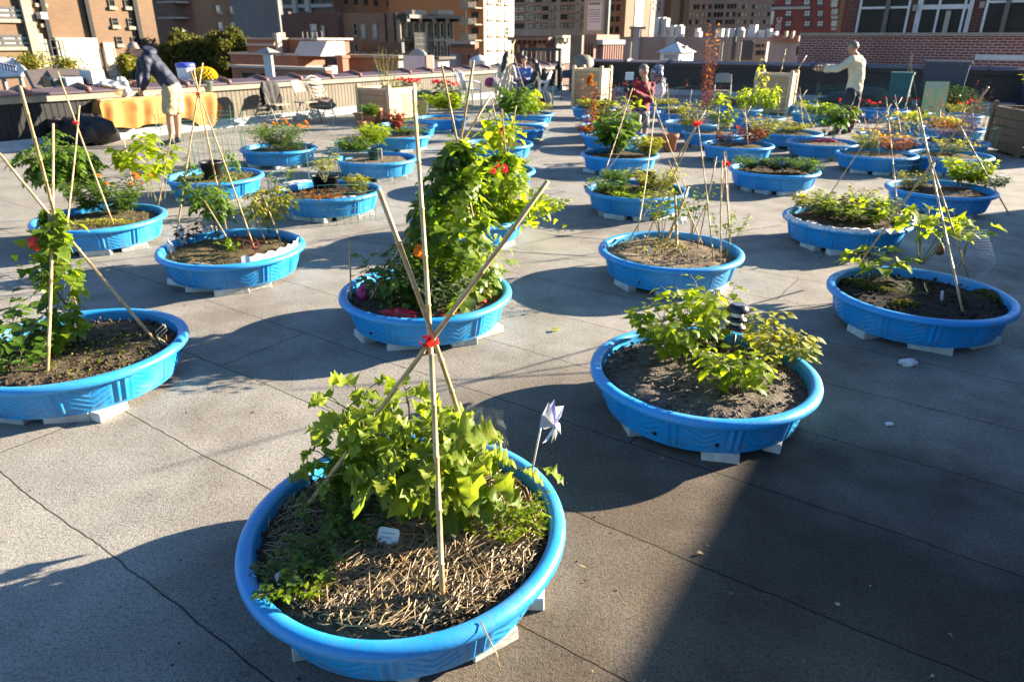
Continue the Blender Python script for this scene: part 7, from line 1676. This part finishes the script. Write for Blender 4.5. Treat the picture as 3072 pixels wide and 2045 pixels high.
M_hairg=solid('grey_brown_hair',(.10,.08,.06),(.2,.17,.14),60,.6); M_hairb=solid('black_hair',(.012,.01,.009),(.025,.02,.016),40,.45)
root,off,M=person('man in a crimson shirt photographing the plants with a camera and flash',J,(M_redc,1),M_greytr,M_shoe,M_skin,M_hairg,V3(-.8,-.5,-.35),V3(-.12,0,1),.03,.9)
cq=J['wrl']*.5+J['wrr']*.5+V3(-.05,-.08,.03); cm=empty('camera_with_flash',cq); tag(cm,'black camera with a white flash diffuser held by the man in crimson','camera')
b=MB(); b.box((0,0,0),(.14,.08,.10)); b.box((.02,0,.06),(.07,.07,.04)); b.build('body',M_blk,cm); b=MB(); b.lathe([(0,0),(.04,0),(.04,.1),(.045,.12),(0,.12)],18,(0,0,0),M=V3(-.7,-.7,-.1).to_track_quat('Z','Y').to_matrix()); b.build('lens',M_blk,cm,True); b=MB(); b.box((-.01,0,.12),(.07,.05,.09)); b.build('flash',M_blk,cm); b=MB(); b.box((-.02,-.01,.22),(.14,.08,.13)); b.build('diffuser',M_wplastic,cm)
# white flower pot and tall dark lamp like bundle near him
crumple('pale crumpled plastic wrapped pot before the photographer',0,0,.16,.16,.2,41,name='wrapped_pot',mat=MATS['hazy_plastic'],z=.1).location=G(1910,400)+V3(0,0,.26)
b=MB(); b.ell((0,0,.0),(.13,.12,.17),None,16,12); b.v=[v*(1+.35*noise.noise(v*12)) for v in b.v]; o=b.build('balloon_ornament',solid('dark_foil',(.03,.04,.07),(.35,.35,.38),14,.25,metal=.5),None,True,Yp(1973,222,14.6)); tag(o,'dark shiny foil bundle on canes right of the photographer','ornament')
crumple('white plastic bag tied below the dark foil bundle',0,0,.1,.08,.2,42,name='plastic_bag',mat=M_wplastic,z=.1).location=Yp(1982,262,14.6)
# 3 man in cream
yb=15.0
J=dict(head=Y1(2559,146),neck=Y1(2567,164),chest=Y1(2571,187),spine=Y1(2570,232),pelvis=Y1(2562,268),shl=Y1(2557,180,-.17),shr=Y1(2572,178,.17),ell=Y1(2512,208,-.18),elr=Y1(2516,204,.12),wrl=Y1(2462,210,-.14),wrr=Y1(2466,200,.10),hipl=Y1(2552,280,-.1),hipr=Y1(2566,280,.1),knl=Y1(2536,334,-.12),knr=Y1(2562,340,.1))
J['anl']=J['knl']+V3(-.10,.02,0); J['anr']=J['knr']+V3(-.02,.03,0); J['anl'].z=J['anr'].z=.09
J['tol']=J['anl']+V3(-.14,-.03,-.05); J['tor']=J['anr']+V3(-.14,-.03,-.05); J['nk']=J['neck']+V3(0,0,.02)
M_creamc=solid('cream_pullover',(.62,.54,.38),(.55,.47,.32),9,.85,.35,.012); M_dtr=solid('dark_jeans',(.015,.018,.03),(.028,.03,.045),12,.8)
person('man in a cream pullover and dark jeans stretching both arms to the left',J,(M_creamc,0),M_dtr,M_shoe,M_skin2,M_hairg,V3(-1,-.1,-.1),V3(0,0,1),.0,.9,slim=1.08,topname='pullover')
# seated women
def seated(label,px_,hy,yb_,fw,shirt,hairm,hipy=.52,long=False,name='shirt',skin=M_skin2,trm=None):
    hd=Yp(px_,hy,yb_); c=V3(hd.x,hd.y,0); f=V3(fw[0],fw[1],0).normalized(); rt=f.cross(V3(0,0,1)); top=hd.z
    dz=top-1.18
    J=dict(head=hd,neck=c-f*.03+V3(0,0,1.03+dz),chest=c-f*.05+V3(0,0,.87+dz),spine=c-f*.07+V3(0,0,.70+dz*.7),pelvis=c-f*.06+V3(0,0,hipy))
    J.update(shl=J['chest']-rt*.17+V3(0,0,.07),shr=J['chest']+rt*.17+V3(0,0,.07)); J.update(ell=J['shl']-rt*.05+f*.1+V3(0,0,-.24),elr=J['shr']+rt*.05+f*.1+V3(0,0,-.24)); J.update(wrl=J['ell']+f*.22+rt*.08+V3(0,0,.02),wrr=J['elr']+f*.22-rt*.08+V3(0,0,.02))
    J.update(hipl=J['pelvis']-rt*.1+f*.05,hipr=J['pelvis']+rt*.1+f*.05); J.update(knl=J['hipl']+f*.38+V3(0,0,-.02),knr=J['hipr']+f*.38+V3(0,0,-.02)); J.update(anl=J['knl']+V3(0,0,-.40),anr=J['knr']+V3(0,0,-.40)); J.update(tol=J['anl']+f*.13+V3(0,0,-.04),tor=J['anr']+f*.13+V3(0,0,-.04)); J['nk']=J['neck']+V3(0,0,.01)
    root,off,M=person(label,J,(shirt,1),trm or M_dtr,M_shoe,skin,hairm,f+V3(0,0,-.25),V3(0,0,1),-.01,1.6,slim=.86,topname=name)
    if long:
        b=MB(); pts=[hd+V3(0,0,.02)-f*.07,hd-f*.12+V3(0,0,-.12),hd-f*.15+V3(0,0,-.26)-rt*.05,hd-f*.15+V3(0,0,-.36)-rt*.08]; b.tube([q-off for q in pts],[.085,.085,.065,.02],12); b.build('hair_length',hairm,root,True)
    return root,off,J,f
M_greycard=solid('pale_grey_cardigan',(.42,.40,.38),(.36,.34,.33),12,.85); M_blueS=solid('blue_top',(.04,.12,.36),(.05,.15,.42),8,.75); M_blackS=solid('black_top',(.014,.015,.02),(.02,.02,.026),8,.8)
seated('woman with long black hair in a pale grey cardigan seen from behind',1520,172,19.6,(.35,1),M_greycard,M_hairb,.52,True,'cardigan')
root,off,J,f=seated('woman in a blue top with a white name badge facing the camera',1572,182,20.8,(-.15,-1),M_blueS,M_hairb)
b=MB(); b.box((0,0,0),(.085,.012,.055)); b.build('name_badge',M_white,root,False,J['chest']+f*.175+V3(.06,0,.0)-off)
seated('woman in black with a ponytail looking left at the table',1601,192,19.9,(-1,-.1),M_blackS,M_hairb,.52,True)
